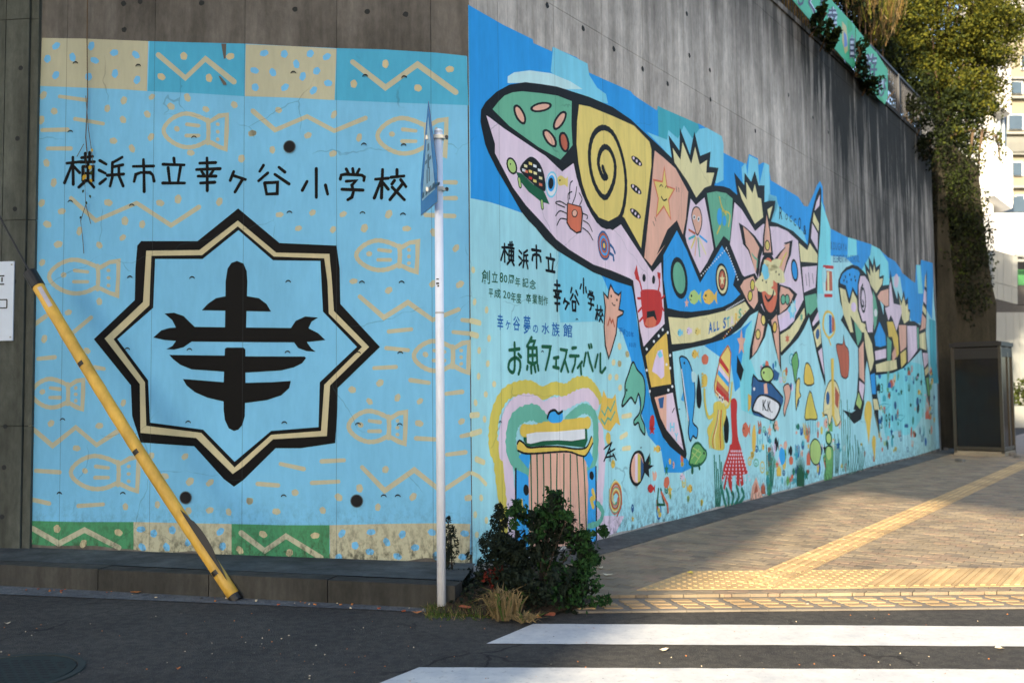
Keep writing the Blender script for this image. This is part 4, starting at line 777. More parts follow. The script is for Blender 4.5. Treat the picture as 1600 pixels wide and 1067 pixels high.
p.stroke(S4((165, 232), (240, 235), (330, 212), (450, 200), (612, 178)), .115, 'gold', 11, sm=True)
p.poly(S4((185, 258), (250, 245), (400, 240), (590, 222), (592, 290), (500, 305), (400, 300), (300, 305), (215, 325), (188, 320)), 'white', 12)
p.poly(S4((120, 325), (135, 300), (165, 320), (200, 350), (300, 345), (420, 345), (520, 360), (600, 352), (635, 275), (645, 320), (600, 400), (560, 405), (480, 378), (380, 380), (280, 388), (180, 390), (125, 370)), 'gold', 13, True)
p.stroke(S4((120, 325), (135, 302), (165, 320), (200, 350), (300, 345), (420, 345), (520, 360), (600, 350), (635, 275)), .018, 'ink', 14, sm=True); p.stroke(S4((125, 372), (180, 392), (280, 390), (380, 382), (480, 380), (560, 407), (600, 402), (645, 320)), .018, 'ink', 14, sm=True)
p.poly(S4((330, 145), (345, 105), (380, 92), (405, 115), (432, 100), (432, 165), (390, 180), (350, 175)), 'ballb', 15, True); p.stroke(S4((330, 145), (345, 105), (380, 92), (405, 115), (432, 100)), .025, 'ink', 16, sm=True)
p.oval(*S4((183, 645))[0], 4.4, 8.6, 'ink', 9); p.oval(*S4((638, 545))[0], 3.4, 7, 'ink', 9); p.stroke(S4((645, 650), (655, 700), (635, 710), (648, 760)), .05, 'gold', 10, sm=True); p.stroke(S4((150, 720), (155, 820)), .04, 'gold', 10)
p.poly([(922, 845), (935, 805), (975, 806), (962, 832), (940, 840)], 'pink', 2)
p.done('painted_gateway', 'painted sea palace gateway with yellow and pink arches and wooden doors')
# ---- whale two
p = Paint(WR)
o2 = S1((170, 420), (175, 330), (210, 240), (280, 160), (370, 120), (450, 145), (520, 210), (560, 260), (535, 85), (600, 190), (592, 0), (652, 130), (668, 0), (700, 160), (755, 110), (745, 290), (805, 265), (790, 410), (880, 400), (895, 190), (935, 430), (990, 600), (1000, 480), (1050, 630), (1080, 470), (1105, 620), (1140, 570), (1145, 740), (1172, 745), (1165, 905), (1230, 905), (1315, 965), (1345, 740), (1370, 420), (1402, 180), (1404, 500), (1398, 900), (1390, 1067))
o2 += S2((1345, 170), (1365, 400), (1375, 560), (1395, 900), (1390, 1050), (1360, 900), (1330, 680), (1310, 500), (1290, 350), (1200, 450), (1080, 570), (950, 630), (760, 655), (745, 650), (765, 900), (800, 1067), (720, 1067), (690, 800), (670, 620), (640, 480), (622, 600), (615, 850), (590, 1067), (480, 1067), (520, 900), (540, 600), (535, 330), (470, 230), (400, 110), (330, 0))
o2 += S1((250, 800), (200, 640))
p.poly(o2, 'ink', 6)
for pts, c in ((S1((195, 340), (230, 250), (290, 200), (370, 170), (450, 200), (470, 240), (440, 380), (435, 550), (370, 430), (325, 590), (275, 410), (200, 380)), 'blue'),
               (S1((190, 440), (270, 470), (310, 640), (330, 670), (370, 490), (430, 600), (440, 760), (490, 920), (550, 950), (540, 1060), (500, 1060), (340, 830), (380, 1060), (340, 1060), (240, 800)), 'sand'),
               (S1((455, 400), (480, 280), (540, 280), (600, 370), (650, 560), (660, 900), (650, 1060), (580, 1060), (555, 900), (510, 910), (460, 750)), 'pink'),
               (S1((570, 200), (620, 280), (610, 130), (655, 240), (668, 110), (690, 230), (738, 180), (738, 320), (790, 310), (780, 390), (700, 520), (620, 400)), 'sand'),
               (S1((650, 480), (690, 580), (720, 780), (700, 950), (670, 1040), (655, 800)), 'wgreen'), (S1((715, 560), (760, 490), (870, 455), (870, 690), (830, 700), (730, 600)), 'salmon'),
               (S1((880, 420), (900, 350), (940, 660), (1060, 690), (1050, 800), (980, 1040), (930, 880), (900, 820), (870, 900), (820, 720), (880, 700)), 'pink'),
               (S1((1015, 560), (1050, 680), (1080, 560), (1110, 700), (1135, 660), (1145, 770), (1165, 780), (1155, 890), (1090, 940), (1060, 870)), 'sand'),
               (S1((1385, 230), (1395, 440), (1370, 420)), 'sand'), (S1((1365, 460), (1395, 500), (1395, 680), (1352, 630)), 'pink'), (S1((1345, 680), (1392, 740), (1390, 830), (1340, 760)), 'sand'), (S1((1335, 800), (1390, 870), (1385, 1000), (1300, 1040), (1325, 980)), 'salmon'),
               (S2((490, 20), (540, 60), (580, 160), (570, 230), (530, 310), (510, 180)), 'wgreen'), (S2((745, 310), (730, 200), (790, 20), (860, 180), (870, 300), (800, 320)), 'blue'), (S2((735, 370), (870, 340), (870, 450), (745, 480)), 'pink'),
               (S2((745, 530), (870, 490), (990, 470), (1000, 580), (900, 610), (755, 620)), 'sand'), (S2((880, 190), (935, 260), (920, 500), (885, 820)), 'wgreen'), (S2((880, 20), (950, 20), (1010, 200), (1020, 400), (995, 450), (940, 200), (900, 200)), 'gold'),
               (S2((1020, 60), (1110, 60), (1110, 320), (1040, 380), (1030, 250)), 'salmon'), (S2((1120, 70), (1230, 70), (1240, 360), (1130, 510)), 'pink'), (S2((1040, 400), (1105, 350), (1110, 500), (1050, 570)), 'yellow'), (S2((1235, 90), (1255, 90), (1260, 330), (1245, 350)), 'wgreen'),
               (S2((1265, 170), (1335, 140), (1350, 360), (1270, 330)), 'sand'), (S2((1305, 390), (1365, 395), (1368, 510), (1325, 570)), 'pink'), (S2((1330, 590), (1372, 545), (1378, 620), (1335, 665)), 'sand'), (S2((545, 340), (600, 250), (610, 740), (550, 680)), 'salmon'),
               (S2((550, 720), (612, 770), (590, 960), (545, 830)), 'pink'), (S2((600, 50), (700, 280), (725, 480), (700, 580), (680, 620), (620, 300)), 'sand'), (S2((680, 650), (735, 630), (750, 880), (700, 880)), 'blue'), (S2((710, 940), (762, 940), (790, 1067), (730, 1067)), 'sand'),
               (S2((540, 860), (580, 980), (560, 1060), (510, 1000)), 'lime'), (S2((1345, 690), (1375, 680), (1390, 900), (1370, 900)), 'turtle'), (S2((940, 400), (985, 300), (990, 440), (945, 500)), 'salmon')):
    p.poly(pts, c, 8)
p.stroke(S1((510, 620), (525, 680), (505, 700), (490, 620), (495, 500), (515, 450), (540, 520), (550, 660), (530, 770), (500, 740), (478, 620), (480, 480), (510, 400)), .05, 'ink', 9, sm=True)
for x, y in ((270, 290), (330, 260), (400, 290), (290, 360), (350, 330), (250, 340), (410, 340)): (x, y), = S1((x, y)); p.oval(x, y, .9, 2.2, 'ink', 9)
(x, y), = S1((385, 710)); p.oval(x, y, 4, 8, 'lav', 9); (x, y), = S1((690, 790)); p.oval(x, y, 2.5, 6, 'white', 9); (x, y), = S1((775, 640)); p.poly(S1((750, 620), (800, 680), (800, 820)), 'cyan', 9)
p.poly([(1316, 640), (1334, 662), (1345, 655), (1350, 630), (1348, 610), (1337, 640), (1330, 645)], 'ink', 7, False)
p.poly([(1365, 640), (1372, 672), (1374, 682), (1370, 660)], 'sand', 8)
p.poly([(1367, 622), (1371, 625), (1374, 683), (1365, 645)], 'ink', 7)
p.done('painted_whale', 'second smaller whale of coloured segments at the far end')
small(1400, 439, 8, 20, 'pink', kind='oval', name='painted_jellyfish', lab='pink oval jellyfish above the second whale')
p = Paint(WR)
p.oval(*J((495, 210))[0], 9, 24, 'pale', 6, 0, 18); p.poly(J((475, 120), (530, 130), (535, 290), (478, 290)), 'rust', 7); p.poly(J((490, 130), (505, 130), (508, 290), (492, 290)), 'sand', 8); p.stroke(J((460, 90), (540, 95)), .05, 'red', 8); p.stroke(J((470, 330), (530, 330)), .05, 'red', 8); p.oval(*J((465, 160))[0], 4, 12, 'cyan', 9)
p.done('painted_fish', 'round fish with red and brown stripes below the lettering')
p = Paint(WR)
p.oval(*J((505, 570))[0], 10.5, 22, 'gold', 6, 0, 18); p.oval(*J((505, 570))[0], 8, 18, 'cyan', 7, 0, 18); p.poly(J((505, 490), (525, 495), (528, 640), (508, 650)), 'bluetext', 8); p.poly(J((528, 500), (550, 520), (550, 620), (530, 640)), 'rust', 8)
p.stroke(J((500, 680), (520, 740)), .04, 'gold', 8); p.done('painted_fish', 'yellow-rimmed fish with blue and brown stripes')
for nm, pts, c, lab in (('painted_fish', K((125, 240), (165, 210), (185, 260), (175, 340), (150, 420), (135, 480), (125, 420), (140, 330)), 'salmon', 'salmon seal-like creature'), ('painted_seahorse', K((235, 190), (262, 170), (258, 270), (270, 310), (245, 350), (232, 430), (225, 320)), 'yellow', 'yellow sea creature with waving fin'),
                        ('painted_fish', K((345, 270), (385, 400), (408, 500), (350, 505), (302, 490)), 'olive', 'yellow triangle creature with two eyes'), ('painted_fish', J((565, 740), (620, 735), (625, 660), (640, 740), (670, 800), (665, 1000), (610, 1000), (590, 880)), 'rust', 'brick red and olive boxy fish'),
                        ('painted_squid', K((470, 300), (510, 190), (560, 190), (595, 290), (590, 430), (600, 520), (560, 560), (540, 450), (510, 560), (490, 470), (460, 460)), 'sand', 'tall cream squid with yellow edges'), ('painted_seahorse', J((195, 860), (235, 800), (250, 900), (240, 960), (225, 1060), (205, 950)), 'turtle', 'green hand-shaped seaweed'),
                        ('painted_jellyfish', K((350, 720), (385, 670), (425, 700), (440, 780), (420, 870), (380, 880), (350, 820)), 'lime', 'lime round fish with a red cheek'), ('painted_fish', K((480, 740), (535, 740), (540, 840), (530, 1000), (485, 1010), (475, 860)), 'turtle', 'green tall creature by the ground'), ('painted_fish', J((310, 900), (350, 920), (380, 1060), (300, 1060)), 'gold', 'gold bent fish')):
    shape(WR, nm, pts, c, lab, .022, sm=True)
p = Paint(WR); p.oval(*K((503, 665))[0], 5, 12, 'dgreen', 6); p.oval(*K((503, 665))[0], 3.4, 8, 'lime', 7); p.oval(*K((503, 790))[0], 4, 10, 'lime', 11); p.done('painted_fish', 'lime bead head on the tall green creature')
p = Paint(WR); p.poly(K((520, 0), (545, 0), (545, 200), (550, 480), (575, 560), (560, 560), (530, 470), (525, 200)), 'gold', 12); p.poly(K((555, 230), (590, 300), (580, 420), (555, 380)), 'rust', 11); p.oval(*K((495, 330))[0], 3, 10, 'navy', 11); p.done('painted_squid', 'gold stripe and red patch of the tall squid')
p = Paint(WR); p.oval(*K((832, 450))[0], 6, 19, 'gold', 6); p.poly(K((805, 470), (860, 470), (838, 720)), 'gold', 6.5); p.oval(*K((880, 700))[0], 3, 12, 'gold', 6); p.poly(K((865, 720), (895, 720), (888, 860)), 'gold', 6.5); p.done('painted_squid', 'plain golden drop-shaped squid')
for x, y in ((348, 335), (362, 340)): pass
# hanging lines, small figures and class marks on the far part
for k in range(215):
    near = k >= 150
    x = random.uniform(985, 1250) if near else random.uniform(1180, 1458); yb = 838 - .2586 * (x - 945)
    yt = (680 if x < 1130 else 650) if near else 548 + (x - 1180) * .12
    y = random.uniform(yt, yb - 10)
    if 1250 < x < 1362 and y < 640 or 1325 < x < 1375 and y < 680: continue
    if near and ((1070 < x < 1170 and y < 770) or y < 690 and x > 1170): continue
    sc = 1 - .45 * max(0, x - 1180) / 280
    c = random.choice(['salmon', 'olive', 'teal', 'navy', 'brick', 'lime', 'seaweed', 'rust', 'pale', 'lav', 'gold', 'wgreen', 'bluetext', 'teal', 'navy'])
    kd = random.choice(['fish', 'ring', 'scrib', 'oval', 'star', 'scrib', 'ring', 'weed'])
    hf = .62 if k % 3 else 1
    small(x, y, random.uniform(4, 9) * sc * hf, random.uniform(10, 24) * sc * hf, c, {'fish': 'painted_fish', 'ring': 'painted_shellfish', 'scrib': 'painted_jellyfish', 'oval': 'painted_shellfish', 'star': 'painted_starfish', 'weed': 'painted_seaweed'}[kd], kind=kd, right=random.random() < .5, layer=3.2 + (k % 9) * .2)
for k in range(120):
    x = random.uniform(1372, 1460) if k < 75 else random.uniform(1185, 1300); yb = 838 - .2586 * (x - 945); y = random.uniform(575 if k < 75 else 660, yb - 8)
    q = .5 if k < 75 else .8
    kd = random.choice(['fish', 'oval', 'star', 'weed', 'bush', 'oval', 'fish', 'weed']); c = random.choice(['navy', 'rust', 'dgreen', 'seaweed', 'salmon', 'bluetext', 'teal', 'gold', 'brick', 'ink', 'turtle'])
    small(x, y, random.uniform(5, 10) * q, random.uniform(14, 34) * q, c, {'fish': 'painted_fish', 'oval': 'painted_shellfish', 'star': 'painted_starfish', 'weed': 'painted_seaweed', 'bush': 'painted_seaweed'}[kd], kind=kd, right=k % 2 == 0, layer=3.1 + (k % 11) * .17)
text([('3', 918, 215, 934, 290), ('3', 938, 210, 955, 285), ('S', 935, 500, 950, 585), ('9', 975, 462, 992, 575), ('9', 1000, 455, 1018, 565), ('3', 995, 275, 1006, 320), ('3', 1008, 275, 1020, 320)], K, 'dgreen', 9, .0, 'thin numerals among the far sea creatures')
p = Paint(WR)
for s_ in (K((920, 390), (970, 375), (1020, 385), (970, 435), (925, 400)), K((965, 435), (975, 620)), K((1060, 480), (1100, 470), (1140, 480), (1105, 520), (1070, 500)), K((1100, 520), (1110, 640)), K((310, 510), (312, 640)), K((330, 512), (332, 630)), K((350, 512), (352, 625)), K((370, 512), (372, 625)), K((390, 512), (392, 615)), K((410, 512), (410, 610))): p.stroke(s_, .018, 'teal', 8)
p.done('painted_lines', 'thin teal line drawings low on the wall')
# ================================================================== GROUND
def asphalt_mat(name, c, gr=1.0):
    m, nt, b = newmat(name); L = nt.links.new
    r = ramp(nt, .3, .75, rgb(*[x * .72 for x in c]), rgb(*[min(255, x * 1.12) for x in c])); L(noise(nt, 90, (1, 1, 1), 4, .7), r.inputs[0])
    r2 = ramp(nt, .35, .65, (.78, .78, .80, 1), (1.12, 1.12, 1.10, 1)); L(noise(nt, 1.1, (1, 1, 1), 6), r2.inputs[0])
    cc = mixc(nt, 1, r.outputs[0], r2.outputs[0], 'MULTIPLY')
    vo = N(nt, 'ShaderNodeTexVoronoi', feature='DISTANCE_TO_EDGE'); vo.inputs['Scale'].default_value = .55; mpc = coords(nt); nn = N(nt, 'ShaderNodeTexNoise'); nn.inputs['Scale'].default_value = 4; L(mpc.outputs[0], nn.inputs[0]); L(mixc(nt, .25, mpc.outputs[0], nn.outputs[1], 'ADD'), vo.inputs[0])
    ga_ = ramp(nt, .48, .56); L(noise(nt, .7), ga_.inputs[0]); cc = mixc(nt, mth(nt, 'MULTIPLY', mth(nt, 'MULTIPLY', mth(nt, 'LESS_THAN', vo.outputs[0], .006), ga_.outputs[0]), .6), cc, (.008, .008, .008, 1))
    r7 = ramp(nt, .4, .6, (.72, .72, .74, 1), (1.18, 1.16, 1.12, 1)); L(noise(nt, 16, (1, 1, 1), 3), r7.inputs[0]); cc = mixc(nt, .7, cc, r7.outputs[0], 'MULTIPLY')
    v = N(nt, 'ShaderNodeTexVoronoi'); v.inputs['Scale'].default_value = 130; L(coords(nt).outputs[0], v.inputs[0])
    sp = mth(nt, 'LESS_THAN', v.outputs['Distance'], .16); g = N(nt, 'ShaderNodeSeparateColor'); L(v.outputs['Color'], g.inputs[0])
    cc = mixc(nt, mth(nt, 'MULTIPLY', mth(nt, 'MULTIPLY', sp, mth(nt, 'GREATER_THAN', g.outputs[0], .72)), .5 * gr), cc, (.32, .31, .29, 1))
    L(cc, b.inputs['Base Color']); b.inputs['Roughness'].default_value = .85; b.inputs['Specular IOR Level'].default_value = .12
    bump(nt, b, mth(nt, 'ADD', noise(nt, 130, (1, 1, 1), 3), v.outputs['Distance']), .6, .006); return m
M_asph = asphalt_mat('asphalt', (74, 72, 68)); M_gut = asphalt_mat('gutter_concrete', (104, 108, 110), .6); M_soil = asphalt_mat('soil', (62, 52, 42), .2)
M_kerbc = concrete('kerb_concrete', (82, 82, 78), (50, 50, 48), .1); M_ledge = concrete('ledge_concrete', (94, 99, 99), (60, 64, 66), .1)
M_bed = asphalt_mat('sand_bed', (70, 66, 62), .2)
M_strip = concrete('strip_concrete', (112, 112, 110), (84, 84, 82), .1)
def sheet(name, pts, z, mat, kind='structure', parent=None):
    mb = MB(); A = sum(pts[i][0] * pts[(i + 1) % len(pts)][1] - pts[(i + 1) % len(pts)][0] * pts[i][1] for i in range(len(pts)))
    if A < 0: pts = pts[::-1]
    mb.add([(q[0], q[1], z if len(q) < 3 else q[2]) for q in pts], [tuple(range(len(pts)))], mat); return mb.build(name, parent, kind)
sheet('ground', [(-400, -400), (400, -400), (400, 600), (-400, 600)], -.06, M_asph)
sheet('road', [(-60, -60), (60, -60), (60, 6.62), (-60, 8.0)], 0.0, M_asph)
d3, n3 = WR.d, WR.n; P0 = WR.p0
def QS(q, s): return P0 + n3 * q + d3 * s
# sidewalk bed
YK0 = ground(1200, 955).y; YK1 = ground(1200, 935).y
bed = [(-.5, YK1 - .02), (30, YK1 - .02), tuple(QS(30, 30))[:2], tuple(QS(-.4, 60))[:2], tuple(QS(-.02, 22))[:2], tuple(QS(-.02, -.3))[:2]]
sheet('sidewalk', [(-.5, YK1 - .02), (45, YK1 - .02), (60, 60), (12.5, 60), (QS(-.02, 20.5).x, QS(-.02, 20.5).y), (QS(-.02, -.3).x, QS(-.02, -.3).y)], .012, M_bed)
sidewalk = empty('sidewalk_paving', (CX, CY, 0)); sidewalk['kind'] = 'structure'
def paver_mat(name, c):
    m, nt, b = newmat(name); L = nt.links.new; g = N(nt, 'ShaderNodeNewGeometry')
    r = ramp(nt, 0, 1, (.84, .83, .83, 1), (1.12, 1.10, 1.06, 1)); L(g.outputs['Random Per Island'], r.inputs[0])
    cc = mixc(nt, 1, rgb(*c, k=.70), r.outputs[0], 'MULTIPLY')
    o = N(nt, 'ShaderNodeObjectInfo'); r4 = ramp(nt, 0, 1, (.82, .80, .80, 1), (1.1, 1.08, 1.04, 1)); L(o.outputs['Random'], r4.inputs[0]); cc = mixc(nt, .8, cc, r4.outputs[0], 'MULTIPLY')
    r2 = ramp(nt, .35, .68, (.78, .76, .74, 1), (1.1, 1.08, 1.06, 1)); mp = N(nt, 'ShaderNodeTexNoise'); mp.inputs['Scale'].default_value = 2.2; mp.inputs['Detail'].default_value = 7; L(g.outputs['Position'], mp.inputs[0]); L(mp.outputs[0], r2.inputs[0])
    cc = mixc(nt, 1, cc, r2.outputs[0], 'MULTIPLY')
    n = N(nt, 'ShaderNodeTexNoise'); n.inputs['Scale'].default_value = 180; n.inputs['Detail'].default_value = 4; L(g.outputs['Position'], n.inputs[0])
    r3 = ramp(nt, .35, .7, (.82, .82, .82, 1), (1.1, 1.1, 1.1, 1)); L(n.outputs[0], r3.inputs[0]); cc = mixc(nt, .8, cc, r3.outputs[0], 'MULTIPLY')
    L(cc, b.inputs['Base Color']); b.inputs['Roughness'].default_value = .8; b.inputs['Specular IOR Level'].default_value = .3; bump(nt, b, n.outputs[0], .35, .004); return m
M_pav = [paver_mat('paver_taupe', (164, 150, 126)), paver_mat('paver_grey', (148, 136, 118)), paver_mat('paver_rose', (166, 146, 124))]
M_tac = paver_mat('tactile_yellow', (224, 194, 142)); M_tacb = paver_mat('tactile_base', (212, 184, 136)); M_tacs = paver_mat('tactile_dull', (184, 160, 124)); M_kblk = paver_mat('kerb_grey', (142, 136, 126))
def clipY(poly, y0):
    out = []
    for i in range(len(poly)):
        a, b = poly[i], poly[(i + 1) % len(poly)]
        if a[1] >= y0: out.append(a)
        if (a[1] >= y0) != (b[1] >= y0):
            t = (y0 - a[1]) / (b[1] - a[1]); out.append((a[0] + (b[0] - a[0]) * t, y0))
    return out
STRIP = .46
def inview(P, m=.06): return P.y > 3 and -.05 < (P.x / P.y) < .5517 + m
bricks = []
BS, BQ = .112, .140
row = 0; s = -2.0
while s < 17.0:
    q = STRIP + (BQ / 2 if row % 2 else 0) - (BQ / 2 if row % 2 else 0)
    first = row % 2 == 1
    while q < 12:
        w_ = BQ / 2 if first else BQ; first = False
        c = QS(q + w_ / 2, s + BS / 2)
        if c.y > YK1 - .12 and inview(c): bricks.append((q, s, w_, BS, c))
        q += w_
    s += BS; row += 1
bricks.sort(key=lambda b: b[4].y)
mt = math.atan2(d3.y, d3.x) - math.pi / 2
proto = {}
rest = MB(); cnt = 0
for (q, s, w_, h_, c) in bricks:
    g = .0028
    poly = [tuple(QS(a, b))[:2] for a, b in ((q + g, s + g), (q + w_ - g, s + g), (q + w_ - g, s + h_ - g), (q + g, s + h_ - g))]
    cl = clipY(poly, YK1 + .004)
    dz = random.uniform(-.0016, .0016); mi = random.choices((0, 1, 2), (6, 2, 2))[0]
    if len(cl) < 3: continue
    full = len(cl) == 4 and all(abs(cl[k][1] - poly[k][1]) < 1e-9 for k in range(4))
    if cnt < 296 and full and w_ == BQ:
        if mi not in proto:
            mb = MB(); mb.box((0, 0, -.01), (w_ - 2 * g, h_ - 2 * g, .022), M_pav[mi]); o = mb.build('paver', sidewalk); proto[mi] = o
        else:
            o = proto[mi].copy(); COL.objects.link(o); o.parent = sidewalk; o.name = 'paver'
        o.location = (c.x - CX, c.y - CY, .033 + dz); o.rotation_euler = (random.uniform(-.004, .004), random.uniform(-.004, .004), math.atan2(n3.y, n3.x)); cnt += 1
    else:
        rest.prism([(a - CX, b - CY) for a, b in cl], .013, .0345 + dz, M_pav[mi])
rest.build('paver', sidewalk, 'stuff')
# far paving beyond the separable bricks
m, nt, b = newmat('far_paving'); L = nt.links.new
bk = N(nt, 'ShaderNodeTexBrick'); tc = N(nt, 'ShaderNodeTexCoord'); mp = N(nt, 'ShaderNodeMapping'); mp.inputs['Rotation'].default_value = (0, 0, -math.atan2(n3.y, n3.x)); L(tc.outputs['Object'], mp.inputs[0]); L(mp.outputs[0], bk.inputs[0])
bk.inputs['Color1'].default_value = rgb(158, 140, 122, k=.70); bk.inputs['Color2'].default_value = rgb(134, 120, 108, k=.70); bk.inputs['Mortar'].default_value = rgb(80, 74, 70, k=.70)
bk.inputs['Scale'].default_value = 1; bk.inputs['Brick Width'].default_value = BQ; bk.inputs['Row Height'].default_value = BS; bk.inputs['Mortar Size'].default_value = .003
L(bk.outputs[0], b.inputs['Base Color']); b.inputs['Roughness'].default_value = .85
M_farp = m
sheet('far_paving', [tuple(QS(STRIP, 17.0))[:2], tuple(QS(14, 17.0))[:2], tuple(QS(14, 30))[:2], tuple(QS(STRIP, 30))[:2]], .0335, M_farp, None, None)['kind'] = 'structure'
# concrete gutter strip beside the wall
s = -.9
while s < 21.6:
    mb = MB(); w_ = .6
    mb.prism([tuple(QS(a, b) - P0)[:2] for a, b in ((.012, s + .004), (STRIP - .10, s + .004), (STRIP - .10, s + w_ - .004), (.012, s + w_ - .004))], .013, .034, M_strip)
    mb.prism([tuple(QS(a, b) - P0)[:2] for a, b in ((STRIP - .094, s + .004), (STRIP - .006, s + .004), (STRIP - .006, s + w_ - .004), (STRIP - .094, s + w_ - .004))], .013, .042, M_strip)
    mb.build('edging_block', sidewalk); s += w_
# kerb row of ramp tiles with raised yellow bars
x = .42; k = 0
while x < 4.2:
    mb = MB(); w_ = .186; sk = -.10
    def kp(a, b): return (x + a * w_ - CX + b * sk, YK0 + b * (YK1 - YK0) - CY)
    mb.prism([kp(.01, 0), kp(.99, 0), kp(.99, .98), kp(.01, .98)], .001, .014, M_kblk)
    for j in range(3):
        b0 = .16 + j * .25; mb.prism([kp(.16, b0), kp(.82, b0), kp(.82, b0 + .15), kp(.16, b0 + .15)], .014, .021, M_tacs)
    mb.build('kerb_tile', sidewalk); x += w_
# warning / direction tiles parallel to the kerb
YT0 = ground(1200, 927).y; dyT = ground(1200, 898).y - YT0; dxT = dyT * d3.x / d3.y; x = ground(992, 925).x
for i in range(14):
    w_ = .335
    def tp(a, b): return (x + a * w_ + b * dxT - CX, YT0 + b * dyT - CY)
    mb = MB(); mb.prism([tp(.008, 0), tp(.992, 0), tp(.992, 1), tp(.008, 1)], .030, .0385, M_tacb)
    if i >= 5:
        for j in range(4):
            a0 = .07 + j * .235; mb.prism([tp(a0, .05), tp(a0 + .12, .05), tp(a0 + .12, .95), tp(a0, .95)], .0385, .0455, M_tac)
    else:
        for j in range(4):
            for l in range(9):
                cx, cy = tp(.12 + j * .25, .06 + l * .11); mb.prism([(cx + .016 * math.cos(t), cy + .016 * math.sin(t)) for t in [math.pi * kk / 3 for kk in range(6)]], .0385, .044, M_tac)
    mb.build('tactile_tile', sidewalk); x += w_
# guide path
ga = ground(1262, 876, .04) ; gb = ground(1492, 773, .04); gd = (gb - ga); gd.z = 0; gd.normalize(); gn = Vector((gd.y, -gd.x, 0))
st0 = ga - gd * 1.15
for i in range(46):
    c = st0 + gd * (.302 * i)
    def gp(a, b): v = c + gn * a + gd * b - P0; return (v.x, v.y)
    mb = MB(); mb.prism([gp(-.15, .001), gp(.15, .001), gp(.15, .299), gp(-.15, .299)], .030, .0395, M_tacb)
    for j in range(4):
        a0 = -.132 + j * .074; mb.prism([gp(a0, .012), gp(a0 + .036, .012), gp(a0 + .036, .288), gp(a0, .288)], .0395, .0465, M_tac)
    mb.build('tactile_tile', sidewalk)
# left kerb, ledge and gutter
k0 = ground(-160, 907); k1 = ground(712, 953); kd = (k1 - k0).normalized(); kn = Vector((-kd.y, kd.x, 0))
kerb = empty('kerb', (k0.x, k0.y, 0)); kerb['kind'] = 'structure'
Lk = (k1 - k0).length; nb = 5
for i in range(nb):
    a = k0 + kd * (Lk * i / nb + .004); b2 = k0 + kd * (Lk * (i + 1) / nb - .004)
    mb = MB(); mb.prism([tuple(v - k0)[:2] for v in (a, b2, b2 + kn * .16, a + kn * .16)], -.02, .168 + random.uniform(-.003, .003), M_kerbc); mb.build('kerb_stone', kerb)
kb0, kb1 = k0 + kn * .165, k1 + kn * .165
z0 = WL.uv(38, 850)[1]; z1 = WL.uv(735, 882)[1]
def wlp(u): return WL.p0 + WL.d * u - WL.n * 0 + WL.n * .004
wl0, wl1 = wlp(-5.2), wlp(.02)
mb = MB(); nL = 16; vv = []
for i in range(nL + 1):
    t = i / nL; a = kb0.lerp(kb1, t); b2 = wl0.lerp(wl1, t); vv += [(a.x, a.y, .170), (b2.x, b2.y, .235 + (z1 + .012 - .235) * t)]
mb.add(vv, [(2 * i, 2 * i + 2, 2 * i + 3, 2 * i + 1) for i in range(nL)], M_ledge); mb.build('ledge', None, 'structure')
g0 = ground(-160, 922); g1 = ground(700, 958)
sheet('gutter', [(g0.x, g0.y), (g1.x, g1.y), (k1.x, k1.y + .01), (k0.x, k0.y + .01)], .005, M_gut)
# soil bed at the corner
sb = [ground(*q) for q in ((668, 961), (760, 965), (850, 964), (910, 953), (928, 938), (926, 905))]
pts = [(v.x, v.y) for v in sb] + [(QS(.02, .9).x, QS(.02, .9).y), (CX + .02, CY - .02), (kb1.x - .1, kb1.y + .5), (k1.x - .05, k1.y + .1)]
mb = MB(); cxs = sum(a for a, b in pts) / len(pts); cys = sum(b for a, b in pts) / len(pts); vv = [(cxs, cys, .12)] + [(a, b, .02) for a, b in pts] + [(cxs + (a - cxs) * .5, cys + (b - cys) * .5, .09 + random.uniform(-.02, .03)) for a, b in pts]; n_ = len(pts)
mb.add(vv, [(0, 1 + n_ + i, 1 + n_ + (i + 1) % n_) for i in range(n_)] + [(1 + i, 1 + (i + 1) % n_, 1 + n_ + (i + 1) % n_, 1 + n_ + i) for i in range(n_)], M_soil); mb.build('soil', None, 'structure')
# crosswalk
m, nt, b = newmat('road_paint'); L = nt.links.new
r = ramp(nt, .33, .62, rgb(168, 169, 170), rgb(196, 194, 188)); L(noise(nt, 5, (1, 1, 1), 8, .7), r.inputs[0])
wr_ = ramp(nt, .55, .66); L(noise(nt, 22, (1, 1, 1), 8, .8), wr_.inputs[0])
L(mixc(nt, mth(nt, 'MULTIPLY', wr_.outputs[0], .55), r.outputs[0], rgb(120, 118, 115)), b.inputs['Base Color']); b.inputs['Roughness'].default_value = .6; bump(nt, b, noise(nt, 120), .3, .004); M_rp = m
for pp in (((760, 1006), (833, 975), (1740, 980), (1740, 1011)), ((585, 1071), (655, 1043), (1740, 1047), (1740, 1086))):
    q = [ground(a, b) for a, b in pp]; c = q[0]
    # wobbly edges
    edge = []
    for i in range(4):
        a, b2 = q[i], q[(i + 1) % 4]; n_ = max(2, int((b2 - a).length / .12))
        for j in range(n_): v = a.lerp(b2, j / n_); edge.append((v.x, v.y + (random.uniform(-.004, .004) if 0 < j else 0)))
    mb = MB(); tr = tessellate_polygon([[Vector((x_, y_, 0)) for x_, y_ in edge]]); mb.add([(x_, y_, .0045) for x_, y_ in edge], [tuple(t) for t in tr], M_rp); o = mb.build('crosswalk_stripe', None, 'structure')
